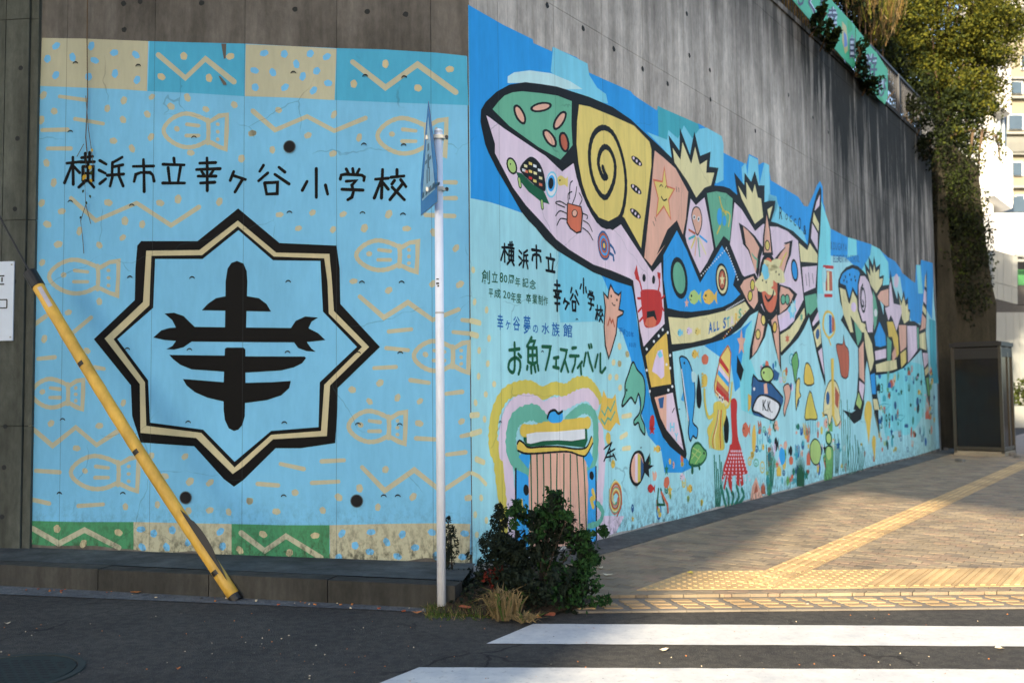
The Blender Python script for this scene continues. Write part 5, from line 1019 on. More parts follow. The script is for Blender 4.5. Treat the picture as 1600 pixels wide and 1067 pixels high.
# manhole
c = ground(14, 1052); mr = .33
mh = empty('manhole_cover', (c.x, c.y, 0), 0, 'round greenish iron manhole cover in the asphalt at the lower left', 'manhole cover')
M_iron = simple('cast_iron', (44, 52, 50), .8, .1, .3, 12, spec=.2); M_ironrim = simple('iron_rim', (52, 58, 56), .8, .1, spec=.2)
mb = MB(); mb.prism([(mr * math.cos(t), mr * math.sin(t)) for t in [2 * math.pi * k / 40 for k in range(40)]], -.01, .006, M_iron)
k = 0
for i in range(-4, 5):
    for j in range(-6, 7):
        x = i * .062 + (.031 if j % 2 else 0); y = j * .045
        if math.hypot(x, y) < mr - .06: mb.prism([(x - .02, y - .010), (x + .02, y - .010), (x + .02, y + .010), (x - .02, y + .010)], .006, .0066, M_dark)
mb.build('cover', mh)
mb = MB(); n_ = 40
for k in range(n_):
    t0, t1 = 2 * math.pi * k / n_, 2 * math.pi * (k + 1) / n_; mb.prism([((mr + .012) * math.cos(t0), (mr + .012) * math.sin(t0)), ((mr + .05) * math.cos(t0), (mr + .05) * math.sin(t0)), ((mr + .05) * math.cos(t1), (mr + .05) * math.sin(t1)), ((mr + .012) * math.cos(t1), (mr + .012) * math.sin(t1))], -.01, .008, M_ironrim)
mb.build('rim', mh)
# ================================================================== WALL DETAILS
def disc(mb, W, px, py, r, mat, y=-.006, n=14, inner=0, th=0):
    u, v = W.uv(px, py); ring = [(u + r * math.cos(2 * math.pi * k / n), y, v + r * math.sin(2 * math.pi * k / n)) for k in range(n)]
    if inner:
        ri = [(u + inner * math.cos(2 * math.pi * k / n), y, v + inner * math.sin(2 * math.pi * k / n)) for k in range(n)]
        bk = [(u + inner * math.cos(2 * math.pi * k / n), .05, v + inner * math.sin(2 * math.pi * k / n)) for k in range(n)]
        mb.add(ring + ri, [(k, (k + 1) % n, n + (k + 1) % n, n + k) for k in range(n)], mat)
    else: mb.add(ring, [tuple(range(n))], mat)
for x, y in ((453, 230), (291, 777), (558, 782)):
    mb = MB(); disc(mb, WL, x, y, .056, simple('drain_rim_%d' % x, (74, 96, 106), .7), -.0125, 20); disc(mb, WL, x, y, .049, M_dark, -.0132, 20); mb.build('drain_hole', wl)
M_hole_shade = simple('tie_hole_shadow', (30, 34, 34), .9)  # flat dark colour drawing the shade of the tie holes
def ties(W, root, pts, r, arc=True):
    for x, y in pts:
        u, v = W.uv(x, y); mb = MB(); yy = -.0125; n = 8
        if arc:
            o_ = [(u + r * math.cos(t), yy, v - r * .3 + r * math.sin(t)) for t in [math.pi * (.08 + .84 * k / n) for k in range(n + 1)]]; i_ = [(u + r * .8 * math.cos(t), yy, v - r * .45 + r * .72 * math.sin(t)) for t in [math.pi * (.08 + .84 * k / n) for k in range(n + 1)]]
            mb.add(o_ + i_, [(k, k + 1, n + 1 + k + 1, n + 1 + k) for k in range(n)], M_hole_shade)
        else:
            ring = [(u + r * math.cos(2 * math.pi * k / 10) * random.uniform(.8, 1.1), -.0015, v + r * math.sin(2 * math.pi * k / 10) * random.uniform(.8, 1.1)) for k in range(10)]; mb.add(ring, [tuple(range(10))], M_hole_shade)
        mb.build('tie_hole_shade', root)
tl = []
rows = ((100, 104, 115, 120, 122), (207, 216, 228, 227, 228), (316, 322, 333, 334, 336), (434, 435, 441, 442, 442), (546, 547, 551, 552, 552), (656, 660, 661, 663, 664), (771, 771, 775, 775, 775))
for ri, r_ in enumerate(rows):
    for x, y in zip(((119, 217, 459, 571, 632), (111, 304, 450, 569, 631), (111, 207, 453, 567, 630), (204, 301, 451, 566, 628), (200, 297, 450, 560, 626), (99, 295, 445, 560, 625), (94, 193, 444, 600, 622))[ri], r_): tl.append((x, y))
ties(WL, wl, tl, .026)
ties(WL, wl, [(193, 6), (194, 47), (461, 15), (574, 19), (634, 23), (219, 3), (315, 5), (559, 878), (623, 879)], .026, False)
ties(WR, wr, [(855, 9), (911, 45), (959, 77), (1004, 108), (1077, 87), (1110, 156), (1043, 131), (1073, 22), (1109, 110), (781, 54), (810, 71), (858, 99), (962, 155), (1006, 180), (1232, 149), (1270, 184), (1294, 207), (1330, 372), (1254, 320), (1180, 205)], .032, False)
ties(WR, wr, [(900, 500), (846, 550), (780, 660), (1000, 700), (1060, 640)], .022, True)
# weather stain drip and repair scars on the emblem wall
mb = Paint(WL); 
M_scar = simple('old_mortar', (92, 86, 78), .9)
def scar(pts, y=-.0129):
    uv = [WL.uv(*q) for q in pts]; m_ = MB(); A = sum(uv[i][0] * uv[(i + 1) % len(uv)][1] - uv[(i + 1) % len(uv)][0] * uv[i][1] for i in range(len(uv)))
    if A < 0: uv = uv[::-1]
    m_.add([(a, y, b) for a, b in uv], [tuple(range(len(uv)))], M_scar); m_.build('paint_scar', wl)
scar([(342, 119), (346, 121), (354, 130), (355, 134), (350, 134)]); scar([(346, 69), (354, 69), (353, 92), (350, 93)], -.0045)
# ---- board-marked pilaster left of the emblem wall
pil = empty('concrete_wall', tuple(WL.p0 + WL.d * (WL.uv(40, 600)[0] - .02)), WL.rz, 'grey concrete wall with vertical board marks at the left edge, carrying a white notice', 'wall')
e0 = WL.uv(58, 300, .05)[0] - (WL.uv(40, 600)[0] - .02)
for i, (a, b2) in enumerate(((-.075, -.0), (-.30, -.079), (-.62, -.304), (-1.05, -.624), (-1.6, -1.054))):
    z = -.2
    for h in (1.45, 1.8, 1.8, 1.8):
        z1_ = min(z + h, HT); mb = MB(); mb.box((e0 + (a + b2) / 2 - .02, .12 - .055 + (.02 if i == 0 else random.uniform(0, .004)), (z + z1_) / 2), (b2 - a - .004, .24, z1_ - z - .005), M_concF); mb.build('board_panel', pil); z = z1_
    
for (x, y) in ((33, 107), (28, 217), (24, 327), (23, 440), (9, 666), (7, 730), (4, 807)):
    u, v = WL.uv(x, y, .05); mb = MB(); u0_ = u - (WL.uv(40, 600)[0] - .02); mb.add([(u0_ + .022 * math.cos(2 * math.pi * k / 10), -.0565, v + .022 * math.sin(2 * math.pi * k / 10)) for k in range(10)], [tuple(range(10))], M_hole_shade); mb.build('tie_hole_shade', pil)
# ---- notice board
M_bd = simple('notice_white', (196, 208, 222), .4, var=.05); M_bk = simple('notice_black', (20, 20, 22), .5)
u0_, v0_ = WL.uv(21, 408, .08); u1_, v1_ = WL.uv(18, 532, .08)
bo = WL.p0 + WL.n * .065 + WL.d * (u0_ - .45)
nb_ = empty('notice_board', (bo.x, bo.y, v1_), WL.rz, 'white rectangular notice with black print on the grey wall at the left edge', 'sign'); hh = v0_ - v1_
mb = MB(); mb.box((.2, 0, hh / 2), (.5, .012, hh), M_bd); mb.build('board', nb_)
mb = MB()
mx = WL.uv(10, 470, .08)[0] - (u0_ - .45); mz = WL.uv(10, 468, .08)[1] - v1_; mz2 = WL.uv(10, 481, .08)[1] - v1_
for c_, s_ in (((mx - .1, -.008, mz), (.2, .003, .010)), ((mx - .1, -.008, mz2), (.2, .003, .010)), ((mx, -.0081, (mz + mz2) / 2), (.010, .003, mz - mz2))): mb.box(c_, s_, M_bk)
mb.build('print', nb_); mb = MB(); mb.box((mx - .055, -.0082, WL.uv(2, 431, .08)[1] - v1_), (.05, .003, .012), M_bk); mb.box((mx - .05, -.0083, WL.uv(2, 437, .08)[1] - v1_), (.012, .003, .04), M_bk); mb.box((mx - .055, -.0084, WL.uv(2, 444, .08)[1] - v1_), (.05, .003, .012), M_bk)
mb.build('print', nb_)
for a in ((.43, hh - .03), (.43, .03)): mb = MB(); mb.box((a[0], -.009, a[1]), (.012, .006, .012), M_steel); mb.build('screw', nb_)
# ---- yellow guy guard
gbm = ground(369, 936, .006); gtp = atY(48, 428, 7.55); gd_ = (gtp - gbm)
gw = empty('guy_wire_guard', (gbm.x, gbm.y, 0), 0, 'long yellow plastic guy wire guard leaning across the emblem wall, split near its foot', 'wire guard')
def gpt(t, o=(0, 0, 0)): v = gbm.lerp(gtp, t) + Vector(o) - Vector((gbm.x, gbm.y, 0)); return v
sag = lambda t: -.03 * math.sin(t * math.pi)
mb = MB(); mb.tube([gpt(t, (sag(t), 0, 0)) for t in [k / 24 for k in range(25)]], [.047 + (.002 * math.sin(k * 3.1)) for k in range(25)], M_yel, 16); mb.build('sleeve', gw, smooth=True)
ax = gd_.normalized(); side = ax.cross(Vector((0, -1, 0))).normalized(); fr = side.cross(ax).normalized()
if fr.y > 0: fr = -fr
if side.x < 0: side = -side
def onsl(t, a, r=.050): return gpt(t, (sag(t), 0, 0)) + (fr * math.cos(a) + side * math.sin(a)) * r
mb = MB(); n_ = 14; vv = []
for k in range(n_ + 1):
    t = .245 - .20 * k / n_; w0 = math.sin(math.pi * min(1, (k / n_) ** .8)) ; a0 = .75 - .12 * w0; a1 = .75 + 1.0 * w0
    vv += [onsl(t, a0), onsl(t, (a0 + a1) / 2, .054 + .036 * w0 * (1 if 2 < k < 10 else .4)), onsl(t, a1, .052)]
mb.add(vv, [f for k in range(n_) for f in ((3 * k, 3 * k + 1, 3 * k + 4, 3 * k + 3), (3 * k + 1, 3 * k + 2, 3 * k + 5, 3 * k + 4))], M_wire); mb.build('split', gw)
M_band = simple('black_band', (18, 18, 16), .5)
for t in (.985, .70, .425, .075):
    mb = MB()
    if t > .9: mb.tube([gpt(.955, (sag(.955), 0, 0)), gpt(1.004, (sag(1), 0, 0))], .054, M_band, 14); mb.build('end_cap', gw)
    else:
        vv = []
        for dt in (-.006, .006):
            for a in (-.7, -.45, -.2, .05, .3): vv.append(onsl(t + dt, a, .0515))
        mb.add(vv, [(k, k + 1, k + 6, k + 5) for k in range(4)], M_band); mb.build('clip', gw)
mb = MB(); mb.tube([gpt(-.004), gpt(.012)], .0485, M_band, 14); mb.tube([gpt(-.02), gpt(.02)], .018, M_steel, 8); mb.build('foot_rod', gw)
mb = MB(); lab0 = [onsl(t, a, .0505) for t in (.945, .93, .905, .88) for a in (.15, .45, .8)]
mb.add(lab0, [(3 * i + j, 3 * i + j + 1, 3 * i + j + 4, 3 * i + j + 3) for i in range(3) for j in range(2)], simple('faded_label', (180, 176, 186), .6)); mb.build('sticker', gw)
top_far = atY(0, 340, 7.7); mb = MB(); tf = top_far + (top_far - gtp).normalized() * 3.0
mb.tube([tuple(gtp), tuple(top_far), tuple(tf)], .008, M_wire, 6); tag(mb.build('guy_wire'), 'thin dark guy wire running up left from the yellow guard', 'wire')
# ---- crossing sign on white pole
pb = ground(690, 955); ptop = atY(685, 205, pb.y); pz = ptop.z
pole = empty('sign_pole', (pb.x, pb.y, 0), 0, 'slim white metal pole standing at the kerb in front of the emblem wall', 'pole')
mb = MB(); lean = (ptop.x - pb.x, 0)
mb.tube([(0, 0, -.02), (lean[0] * .5, 0, pz * .5), (lean[0], 0, pz - .01)], [.031, .0305, .0295], M_whitep, 20); mb.build('post', pole, smooth=True)
mb = MB(); mb.tube([(lean[0], 0, pz - .012), (lean[0], 0, pz + .004), (lean[0], 0, pz + .012)], [.031, .031, .022], M_whitep, 20); mb.build('pole_cap', pole, smooth=True)
mb = MB()
for dx, dz, w_ in ((.0, 0, .018), (0, -.03, .02), (.004, -.048, .012)): mb.box((-.012 + dx, -.0315, atY(684, 437, pb.y).z + dz), (w_, .002, .012 if dz else .008), M_bk)
mb.build('sticker', pole)
mb = MB(); jz = atY(685, 489, pb.y).z; mb.tube([(lean[0] * .6, 0, jz - .006), (lean[0] * .6, 0, jz + .006)], .0318, simple('pole_joint', (170, 168, 165), .6), 20); mb.build('joint_ring', pole)
# sign plate seen almost edge on, facing down the road to the left
zc = [atY(669, 155, pb.y).z, atY(685, 268, pb.y).z, atY(684, 318, pb.y).z, atY(658, 338, pb.y).z, atY(657, 285, pb.y).z]
Hs = .62
cz = (atY(670, 250, pb.y).z)
cen = Vector((atY(670.5, 250, pb.y).x, pb.y - .02, 0))
# plate axis: nearly along the line of sight, tilted so that a sliver of the face shows
los = Vector((cen.x, cen.y, 0)).normalized(); ang = math.radians(-13); pd = Vector((los.x * math.cos(ang) + los.y * math.sin(ang), los.y * math.cos(ang) - los.x * math.sin(ang), 0))
zt, zb_ = zc[0], (zc[2] + zc[3]) / 2
sg = empty('crossing_sign', (cen.x, cen.y, cz), math.atan2(pd.y, pd.x), 'blue five-sided crossing sign seen almost edge-on near the top of the white pole', 'sign')
M_sblue = simple('sign_blue', (48, 104, 168), .25, 0, .18, 6, sc=(1, 1, .4)); M_swhite = simple('sign_white', (150, 184, 205), .3); M_sdark = simple('sign_dark', (26, 46, 72), .3); M_sback = simple('sign_back', (120, 126, 130), .4, .6)
hw = .26; Z = lambda v: v - cz
zsh = (zc[1] + zc[4]) / 2; zbt = (zc[2] + zc[3]) / 2
prof = [(-hw, Z(zbt)), (hw, Z(zbt)), (hw, Z(zsh)), (0, Z(zt) - .02), (-hw, Z(zsh))]
def plate(mb, prof, y0, y1, mat):
    n_ = len(prof); vv = [(a, y0, b) for a, b in prof] + [(a, y1, b) for a, b in prof]
    mb.add(vv, [tuple(range(n_)), tuple(range(n_, 2 * n_))[::-1]] + [(i, n_ + i, n_ + (i + 1) % n_, (i + 1) % n_) for i in range(n_)], mat)
mb = MB(); plate(mb, prof, -.001, .002, M_sback); plate(mb, [(a * .985, b * .99) for a, b in prof], .002, .0035, M_sblue); plate(mb, [(a * .985, b * .99) for a, b in prof], -.0025, -.001, M_sblue); mb.build('plate', sg)
for yy in (.0042, -.0042):
    y0, y1 = (min(yy, yy * .86), max(yy, yy * .86)); mb = MB()
    plate(mb, [(-.20, Z(zbt) + .10), (.20, Z(zbt) + .10), (0, Z(zt) - .13)], y0, y1, M_swhite); mb.build('triangle', sg)
    y0, y1 = (min(yy * 1.15, yy), max(yy * 1.15, yy)); mb = MB()
    for a, b, w_, h_ in ((0, .12, .05, .10), (-.03, .02, .03, .10), (.04, .02, .03, .10), (0, .22, .05, .05), (-.06, .13, .06, .025), (.07, .13, .06, .025), (-.15, -.10, .30, .02)):
        plate(mb, [(a - w_ / 2, Z(zbt) + .22 + b - h_ / 2), (a + w_ / 2, Z(zbt) + .22 + b - h_ / 2), (a + w_ / 2, Z(zbt) + .22 + b + h_ / 2), (a - w_ / 2, Z(zbt) + .22 + b + h_ / 2)], y0, y1, M_sdark)
    for k in range(4): plate(mb, [(-.20 + k * .11, Z(zbt) + .115), (-.13 + k * .11, Z(zbt) + .115), (-.13 + k * .11, Z(zbt) + .15), (-.20 + k * .11, Z(zbt) + .15)], y0 * 1.2 if y0 < 0 else y0, y1 if y0 < 0 else y1 * 1.2, M_sdark)
    mb.build('pictogram', sg)
for yy in (215, 296):
    zz = atY(690, yy, pb.y).z; mb = MB(); mb.box((lean[0] + .0, 0, zz), (.076, .072, .026), M_steel); mb.box((lean[0] + .052, -.0, zz), (.036, .02, .02), M_steel); mb.box((lean[0] - .06, .0, zz), (.06, .02, .03), M_steel)
    mb.tube([(lean[0] + .058, -.02, zz), (lean[0] + .058, .02, zz)], .012, M_band, 8); mb.build('bracket', pole)
# ================================================================== FOLIAGE
def leaf_quads(mb, c, rad, n, size, mat, shell=.5, elong=1.6, droop=0.0, flat=0.0, rng=random):
    for _ in range(n):
        while True:
            v = Vector((rng.uniform(-1, 1), rng.uniform(-1, 1), rng.uniform(-1, 1)))
            if .05 < v.length <= 1: break
        v = v.normalized() * (v.length ** shell)
        p = Vector(c) + Vector((v.x * rad[0], v.y * rad[1], v.z * rad[2]))
        a = Vector((rng.gauss(0, 1), rng.gauss(0, 1), rng.gauss(0, 1) - droop)).normalized(); b = a.cross(Vector((rng.gauss(0, 1), rng.gauss(0, 1), rng.gauss(0, 1) + flat))).normalized()
        L_ = size * rng.uniform(.6, 1.3); w_ = L_ / elong
        mb.add([p - a * L_ / 2, p + b * w_ / 2, p + a * L_ / 2, p - b * w_ / 2 + (a.cross(b)) * w_ * .2], [(0, 1, 2, 3)], mat)
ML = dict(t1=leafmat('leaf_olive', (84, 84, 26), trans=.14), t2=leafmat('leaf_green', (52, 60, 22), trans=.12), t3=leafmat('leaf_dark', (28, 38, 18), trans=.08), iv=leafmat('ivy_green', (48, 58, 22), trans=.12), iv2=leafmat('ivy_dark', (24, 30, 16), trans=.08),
          s1=leafmat('shrub_green', (36, 66, 36), trans=.15), s2=leafmat('shrub_dark', (24, 34, 28), trans=.08), red=leafmat('leaf_red', (100, 36, 30), trans=.2), dry=leafmat('straw', (118, 102, 78), trans=.2), gr=leafmat('grass_green', (66, 84, 42), trans=.2), dryg=leafmat('dry_grass', (98, 78, 46), trans=.25), yl=leafmat('leaf_yellow', (196, 160, 60), trans=.3))
M_bark2 = simple('dark_stem', (46, 38, 30), .9); M_bark = simple('bark', (96, 78, 58), .9, 0, .3, 12, sc=(1, 1, .2)); M_twig = simple('twig', (84, 66, 44), .9)
R_ = random.Random(11)
# the big tree above the wall
tb = atY(1470, 260, 25.0); tree = empty('evergreen_tree', (tb.x, tb.y, 7.0), 0, 'large olive-green evergreen tree in sunlight above the end of the retaining wall', 'tree')
clumps = []
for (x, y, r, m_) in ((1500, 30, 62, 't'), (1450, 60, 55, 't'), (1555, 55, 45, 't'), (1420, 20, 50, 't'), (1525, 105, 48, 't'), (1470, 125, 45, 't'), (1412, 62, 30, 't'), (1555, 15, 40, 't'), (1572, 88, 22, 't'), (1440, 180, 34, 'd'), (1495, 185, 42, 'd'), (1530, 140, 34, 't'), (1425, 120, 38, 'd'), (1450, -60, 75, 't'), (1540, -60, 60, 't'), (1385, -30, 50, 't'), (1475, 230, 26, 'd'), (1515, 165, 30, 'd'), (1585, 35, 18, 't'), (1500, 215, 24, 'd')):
    for k in range(max(4, int(r * r / 62))):
        a = R_.uniform(0, 6.28); q = R_.random() ** .5 * r
        clumps.append((x + q * math.cos(a), y + q * math.sin(a), m_))
mb = MB(); limbs = []
for (x, y, m_) in clumps:
    Y = R_.uniform(22.8, 27.0) if x > 1440 else R_.uniform(21.8, 25.5)
    c = atY(x, y, Y); rr = R_.uniform(.22, .44)
    cl = Vector(c) - Vector((tb.x, tb.y, 7.0)); limbs.append(cl)
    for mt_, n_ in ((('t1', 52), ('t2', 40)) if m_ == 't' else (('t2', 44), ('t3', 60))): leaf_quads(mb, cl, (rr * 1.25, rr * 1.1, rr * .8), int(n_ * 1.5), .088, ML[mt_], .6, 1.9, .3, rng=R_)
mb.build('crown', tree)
mb = MB(); mb.tube([(0, 0, -.6), (.1, 0, .8), (0, .1, 2.4), (.15, 0, 4.2)], [.26, .22, .17, .10], M_bark, 10)
for i in range(0, len(limbs), 22):
    e = limbs[i]; s0 = Vector((.05, 0, R_.uniform(.6, 3.2))); mid = s0.lerp(e, .5) + Vector((0, 0, .25)); mb.tube([s0, mid, e], [.07, .045, .015], M_bark, 6)
mb.build('trunk', tree, smooth=True)
# bare limb catching light
mb = MB(); a, b_, c = atY(1362, 30, 20.5), atY(1380, 22, 20.6), atY(1376, -20, 20.8)
# climbing plant over the far wall
iv = empty('climbing_ivy', tuple(atY(1500, 470, 23.2)), 0, 'curtain of dark ivy hanging over the brown stone wall beside the mural end', 'ivy'); io = iv.location
mb = MB()
for (x, y, r, dn) in ((1462, 185, 20, 1), (1470, 230, 24, 1), (1480, 275, 26, 1.2), (1492, 315, 28, 1.3), (1500, 355, 30, 1.3), (1512, 400, 27, 1.2), (1522, 440, 20, 1), (1530, 470, 12, .6), (1475, 330, 14, .5), (1490, 395, 18, .7), (1500, 440, 16, .5), (1532, 385, 14, .8), (1518, 340, 18, 1), (1510, 290, 18, .8), (1500, 255, 20, .7), (1462, 300, 9, .5), (1530, 360, 16, 1), (1524, 320, 16, 1), (1538, 410, 9, 1), (1540, 440, 8, .8), (1512, 250, 18, 1), (1500, 460, 14, .5), (1515, 480, 14, .6), (1480, 360, 12, .6), (1535, 470, 9, .8)):
    for k in range(max(3, int(r * r * dn / 16))):
        a = R_.uniform(0, 6.28); q = R_.random() ** .5 * r; c = atY(x + q * math.cos(a), y + q * math.sin(a) * 1.2, R_.uniform(22.6, 23.4)); cl = Vector(c) - io
        leaf_quads(mb, cl, (.22, .25, .3), 30, .075, ML['iv' if R_.random() < .30 else 'iv2'], .7, 1.6, .8, rng=R_)
mb.build('leaves', iv)
mb = MB()
for k in range(10):
    x = R_.uniform(1468, 1530); p0_ = atY(x, 220 + (x - 1468) * 1.5, 23.2) - io; p1_ = atY(x + R_.uniform(-4, 8), 480, 23.2) - io; mb.tube([p0_, p0_.lerp(p1_, .5) + Vector((R_.uniform(-.1, .1), 0, 0)), p1_], .014, M_twig, 5)
mb.build('stems', iv)
# sparse sunlit branch at the right
sp = empty('hanging_branch', tuple(atY(1535, 205, 23.0)), 0, 'sparse sunlit branch with small leaves hanging in front of the white building', 'branch'); so = sp.location
mb = MB(); mt2 = MB()
for path in (((1480, 215), (1505, 205), (1535, 203), (1560, 215)), ((1535, 205), (1530, 240), (1528, 290)), ((1520, 207), (1515, 250), (1510, 300)), ((1555, 212), (1560, 225), (1562, 245))):
    pts = [atY(a, b, 23.0 + .2 * math.sin(a)) - so for a, b in path]; mt2.tube(pts, [.035, .025, .018, .01][:len(pts)], M_bark, 6)
    for i in range(len(pts) - 1):
        for k in range(7): leaf_quads(mb, pts[i].lerp(pts[i + 1], R_.random()), (.16, .2, .2), 7, .10, ML['t1' if R_.random() < .6 else 't2'], .7, 1.7, .6, rng=R_)
mt2.build('stem', sp); mb.build('leaves', sp)
# dark bushes hanging over the coping
for (x, y, rx, ry, Y, lab, mats) in ((1428, 195, 30, 42, 20.6, 'rounded dark bush spilling over the top of the wall past the banner', ('iv2', 't3')), (1283, 30, 12, 17, 14.2, 'small leafy plant growing over the green banner near the picture top', ('t3', 'iv')), (1298, 55, 9, 16, 14.9, 'trailing leaves on the coping below the banner lettering', ('t3', 'iv')), (1347, 88, 9, 24, 16.4, 'leafy plant covering the banner between its two sheets', ('t3', 'iv')), (1362, 128, 12, 14, 16.9, 'trailing plant over the lower banner corner', ('t3', 'iv')), (1450, 235, 16, 26, 21.2, 'dark shrub at the far end of the wall top', ('iv2', 't3'))):
    c = atY(x, y, Y); r1, r2 = rx / F * Y, ry / F * Y
    bsh = empty('overhanging_bush', (c.x, c.y, c.z - r2), 0, lab, 'bush', 'bushes growing over the wall top'); mb = MB()
    n_ = int(900 if rx > 25 else 260)
    for kk in range(9):
        cc_ = (R_.uniform(-.8, .8) * r1, R_.uniform(-.15, .2), r2 * (1 + R_.uniform(-1.0, .95))); f_ = R_.uniform(.25, .6)
        leaf_quads(mb, cc_, (r1 * f_, .25, r2 * f_), n_ // 7, .085, ML[mats[kk % 2]], .8, 1.8, .6, rng=R_); mb.build('leaves', bsh)
    mb = MB()
    for k in range(5): mb.tube([(R_.uniform(-.1, .1), .3, 0), (R_.uniform(-r1, r1) * .6, .1, r2), (R_.uniform(-r1, r1) * .8, 0, r2 * 1.6)], .012, M_twig, 5)
    mb.build('stems', bsh)
# ---- hill and dry grass behind the coping
M_hill = asphalt_mat('hill_earth', (96, 78, 50), .1)
h0 = HT - .12
def wp(u, y, z): v = WR.p0 + WR.d * u - WR.n * y; return (v.x, v.y, z)
mb = MB(); us = [-6, .35, 4, 7, 9, 11, 13, 15, 17, UR - .3]; ys = [(.40, h0), (.8, h0 + .4), (2.0, h0 + 3.2), (3.6, h0 + 6.2), (6, h0 + 9.5), (12, h0 + 11.5), (40, h0 + 12)]
vv = []
for u in us:
    for y, z in ys:
        yy = y if u > -1 else y + 1.0
        vv.append(wp(u, yy, z + (math.sin(u * 1.7 + y) * .25 if y > 1 else 0) - (1.2 if u > 15 and y > 1 else 0)))
n_ = len(ys); fs_ = [(i * n_ + j, (i + 1) * n_ + j, (i + 1) * n_ + j + 1, i * n_ + j + 1) for i in range(len(us) - 1) for j in range(n_ - 1)]
mb.add(vv, fs_, M_hill)
e_ = (len(us) - 1) * n_; vb_ = [(a, b, -.05) for a, b, c in vv[e_:]]; mb.add(vv[e_:] + vb_, [(j, n_ + j, n_ + j + 1, j + 1) for j in range(n_ - 1)], M_hill); mb.build('hill', None, 'structure')
def hz(y): 
    for (a, za), (b, zb2) in zip(ys, ys[1:]):
        if a <= y <= b: return za + (zb2 - za) * (y - a) / (b - a)
    return h0
mb = MB()
for k in range(15000):
    u = R_.uniform(6, UR - 1); y = R_.uniform(.5, 5.0); v = WR.p0 + WR.d * u - WR.n * y; h = R_.uniform(.35, .9); z_ = hz(y) - (1.2 if u > 15 and y > 1 else 0) + math.sin(u * 1.7 + y) * (.25 if y > 1 else 0) - .05
    lx, ly = R_.gauss(0, .10), R_.gauss(0, .10); w_ = .012
    mb.add([(v.x - w_, v.y, z_), (v.x + w_, v.y, z_), (v.x + lx + w_ * .6, v.y + ly, z_ + h * .6), (v.x + lx * 2.0, v.y + ly * 2.0, z_ + h)], [(0, 1, 2), (0, 2, 3)], ML['dryg' if R_.random() < .8 else 't2'])
mb.build('dry_grass', None, 'stuff')
def thicket(name, lab, cat, spots, n_, mats, size, lenY):
    c0 = atY(spots[0][0], spots[0][1], spots[0][3]); e = empty(name, (c0.x, c0.y, h0), 0, lab, cat); eo_ = e.location; mb = MB()
    for (x, y, r, Y) in spots:
        for k in range(n_):
            a = R_.uniform(0, 6.28); q = R_.random() ** .5 * r; c = Vector(atY(x + q * math.cos(a), y + q * math.sin(a), Y + R_.uniform(-.5, .7))) - eo_
            if lenY: 
                l_ = R_.uniform(.3, .8); dx, dy = R_.gauss(0, .12), R_.gauss(0, .12); w_ = .010; mb.add([c - Vector((w_, 0, 0)), c + Vector((w_, 0, 0)), c + Vector((dx, dy, l_))], [(0, 1, 2)], ML[R_.choice(mats)])
            else: leaf_quads(mb, c, (.14, .14, .12), 5, size, ML[R_.choice(mats)], .7, 1.8, .3, rng=R_)
    mb.build('blades' if lenY else 'leaves', e); mb = MB()
    for (x, y, r, Y) in spots[:6]: c = Vector(atY(x, y, Y)) - eo_; mb.tube([(c.x * .9, c.y * .9, -.1), (c.x, c.y, c.z * .5), tuple(c)], [.03, .022, .01], M_bark, 5)
    mb.build('stems', e); return e
thicket('dark_thicket', 'dark leafy thicket filling the slope behind the guard fence', 'thicket', ((1240, -75, 30, 17.6), (1270, -55, 30, 17.8), (1300, -35, 30, 18.2), (1322, -8, 26, 18.8), (1345, 25, 24, 19.8), (1365, 55, 24, 20.6), (1385, 85, 24, 21.6), (1402, 115, 24, 22.2), (1418, 145, 24, 23), (1340, -30, 40, 21), (1370, 0, 40, 22), (1395, 40, 34, 22.6), (1410, 80, 30, 23)), 190, ('t3', 'iv2', 't2'), .10, False)
thicket('brown_reeds', 'tall dry brown reeds catching the sun behind the fence above the banner', 'reeds', ((1322, -12, 26, 18.2), (1342, 10, 28, 18.9), (1360, 28, 28, 19.6), (1378, 42, 26, 20.4), (1300, -30, 28, 17.6), (1350, -20, 34, 19.2), (1388, 10, 30, 20.6), (1372, 60, 18, 20.2)), 190, ('dryg', 'dryg', 'dry', 't1', 't3'), .10, True)
# ---- fence on the coping
fo = WR.p0 + WR.d * 6.0 - WR.n * .14
fe = empty('guard_fence', (fo.x, fo.y, HT), WR.rz, 'dark metal guard fence with thin bars running along the wall top', 'fence')
k = 0
for i in range(9):
    x = i * 1.85
    mb = MB(); mb.box((x, 0, .57), (.07, .07, 1.14), M_rail); mb.build('fence_post', fe)
for z in (1.13, .12): mb = MB(); mb.box((7.4, 0.0, z), (14.8, .045, .05), M_rail); mb.build('rail', fe)
x = .12
while x < 14.8:
    mb = MB(); mb.tube([(x, 0.003, .14), (x, .003, 1.11)], .010, M_rail, 5, False); mb.build('bar', fe); x += .135 if k < 120 else 1; k += 1
mb = MB(); mb.box((UR / 2 + .2, .18, HT + .04), (UR - .5, .42, .08), M_concR); mb.build('coping', wr)
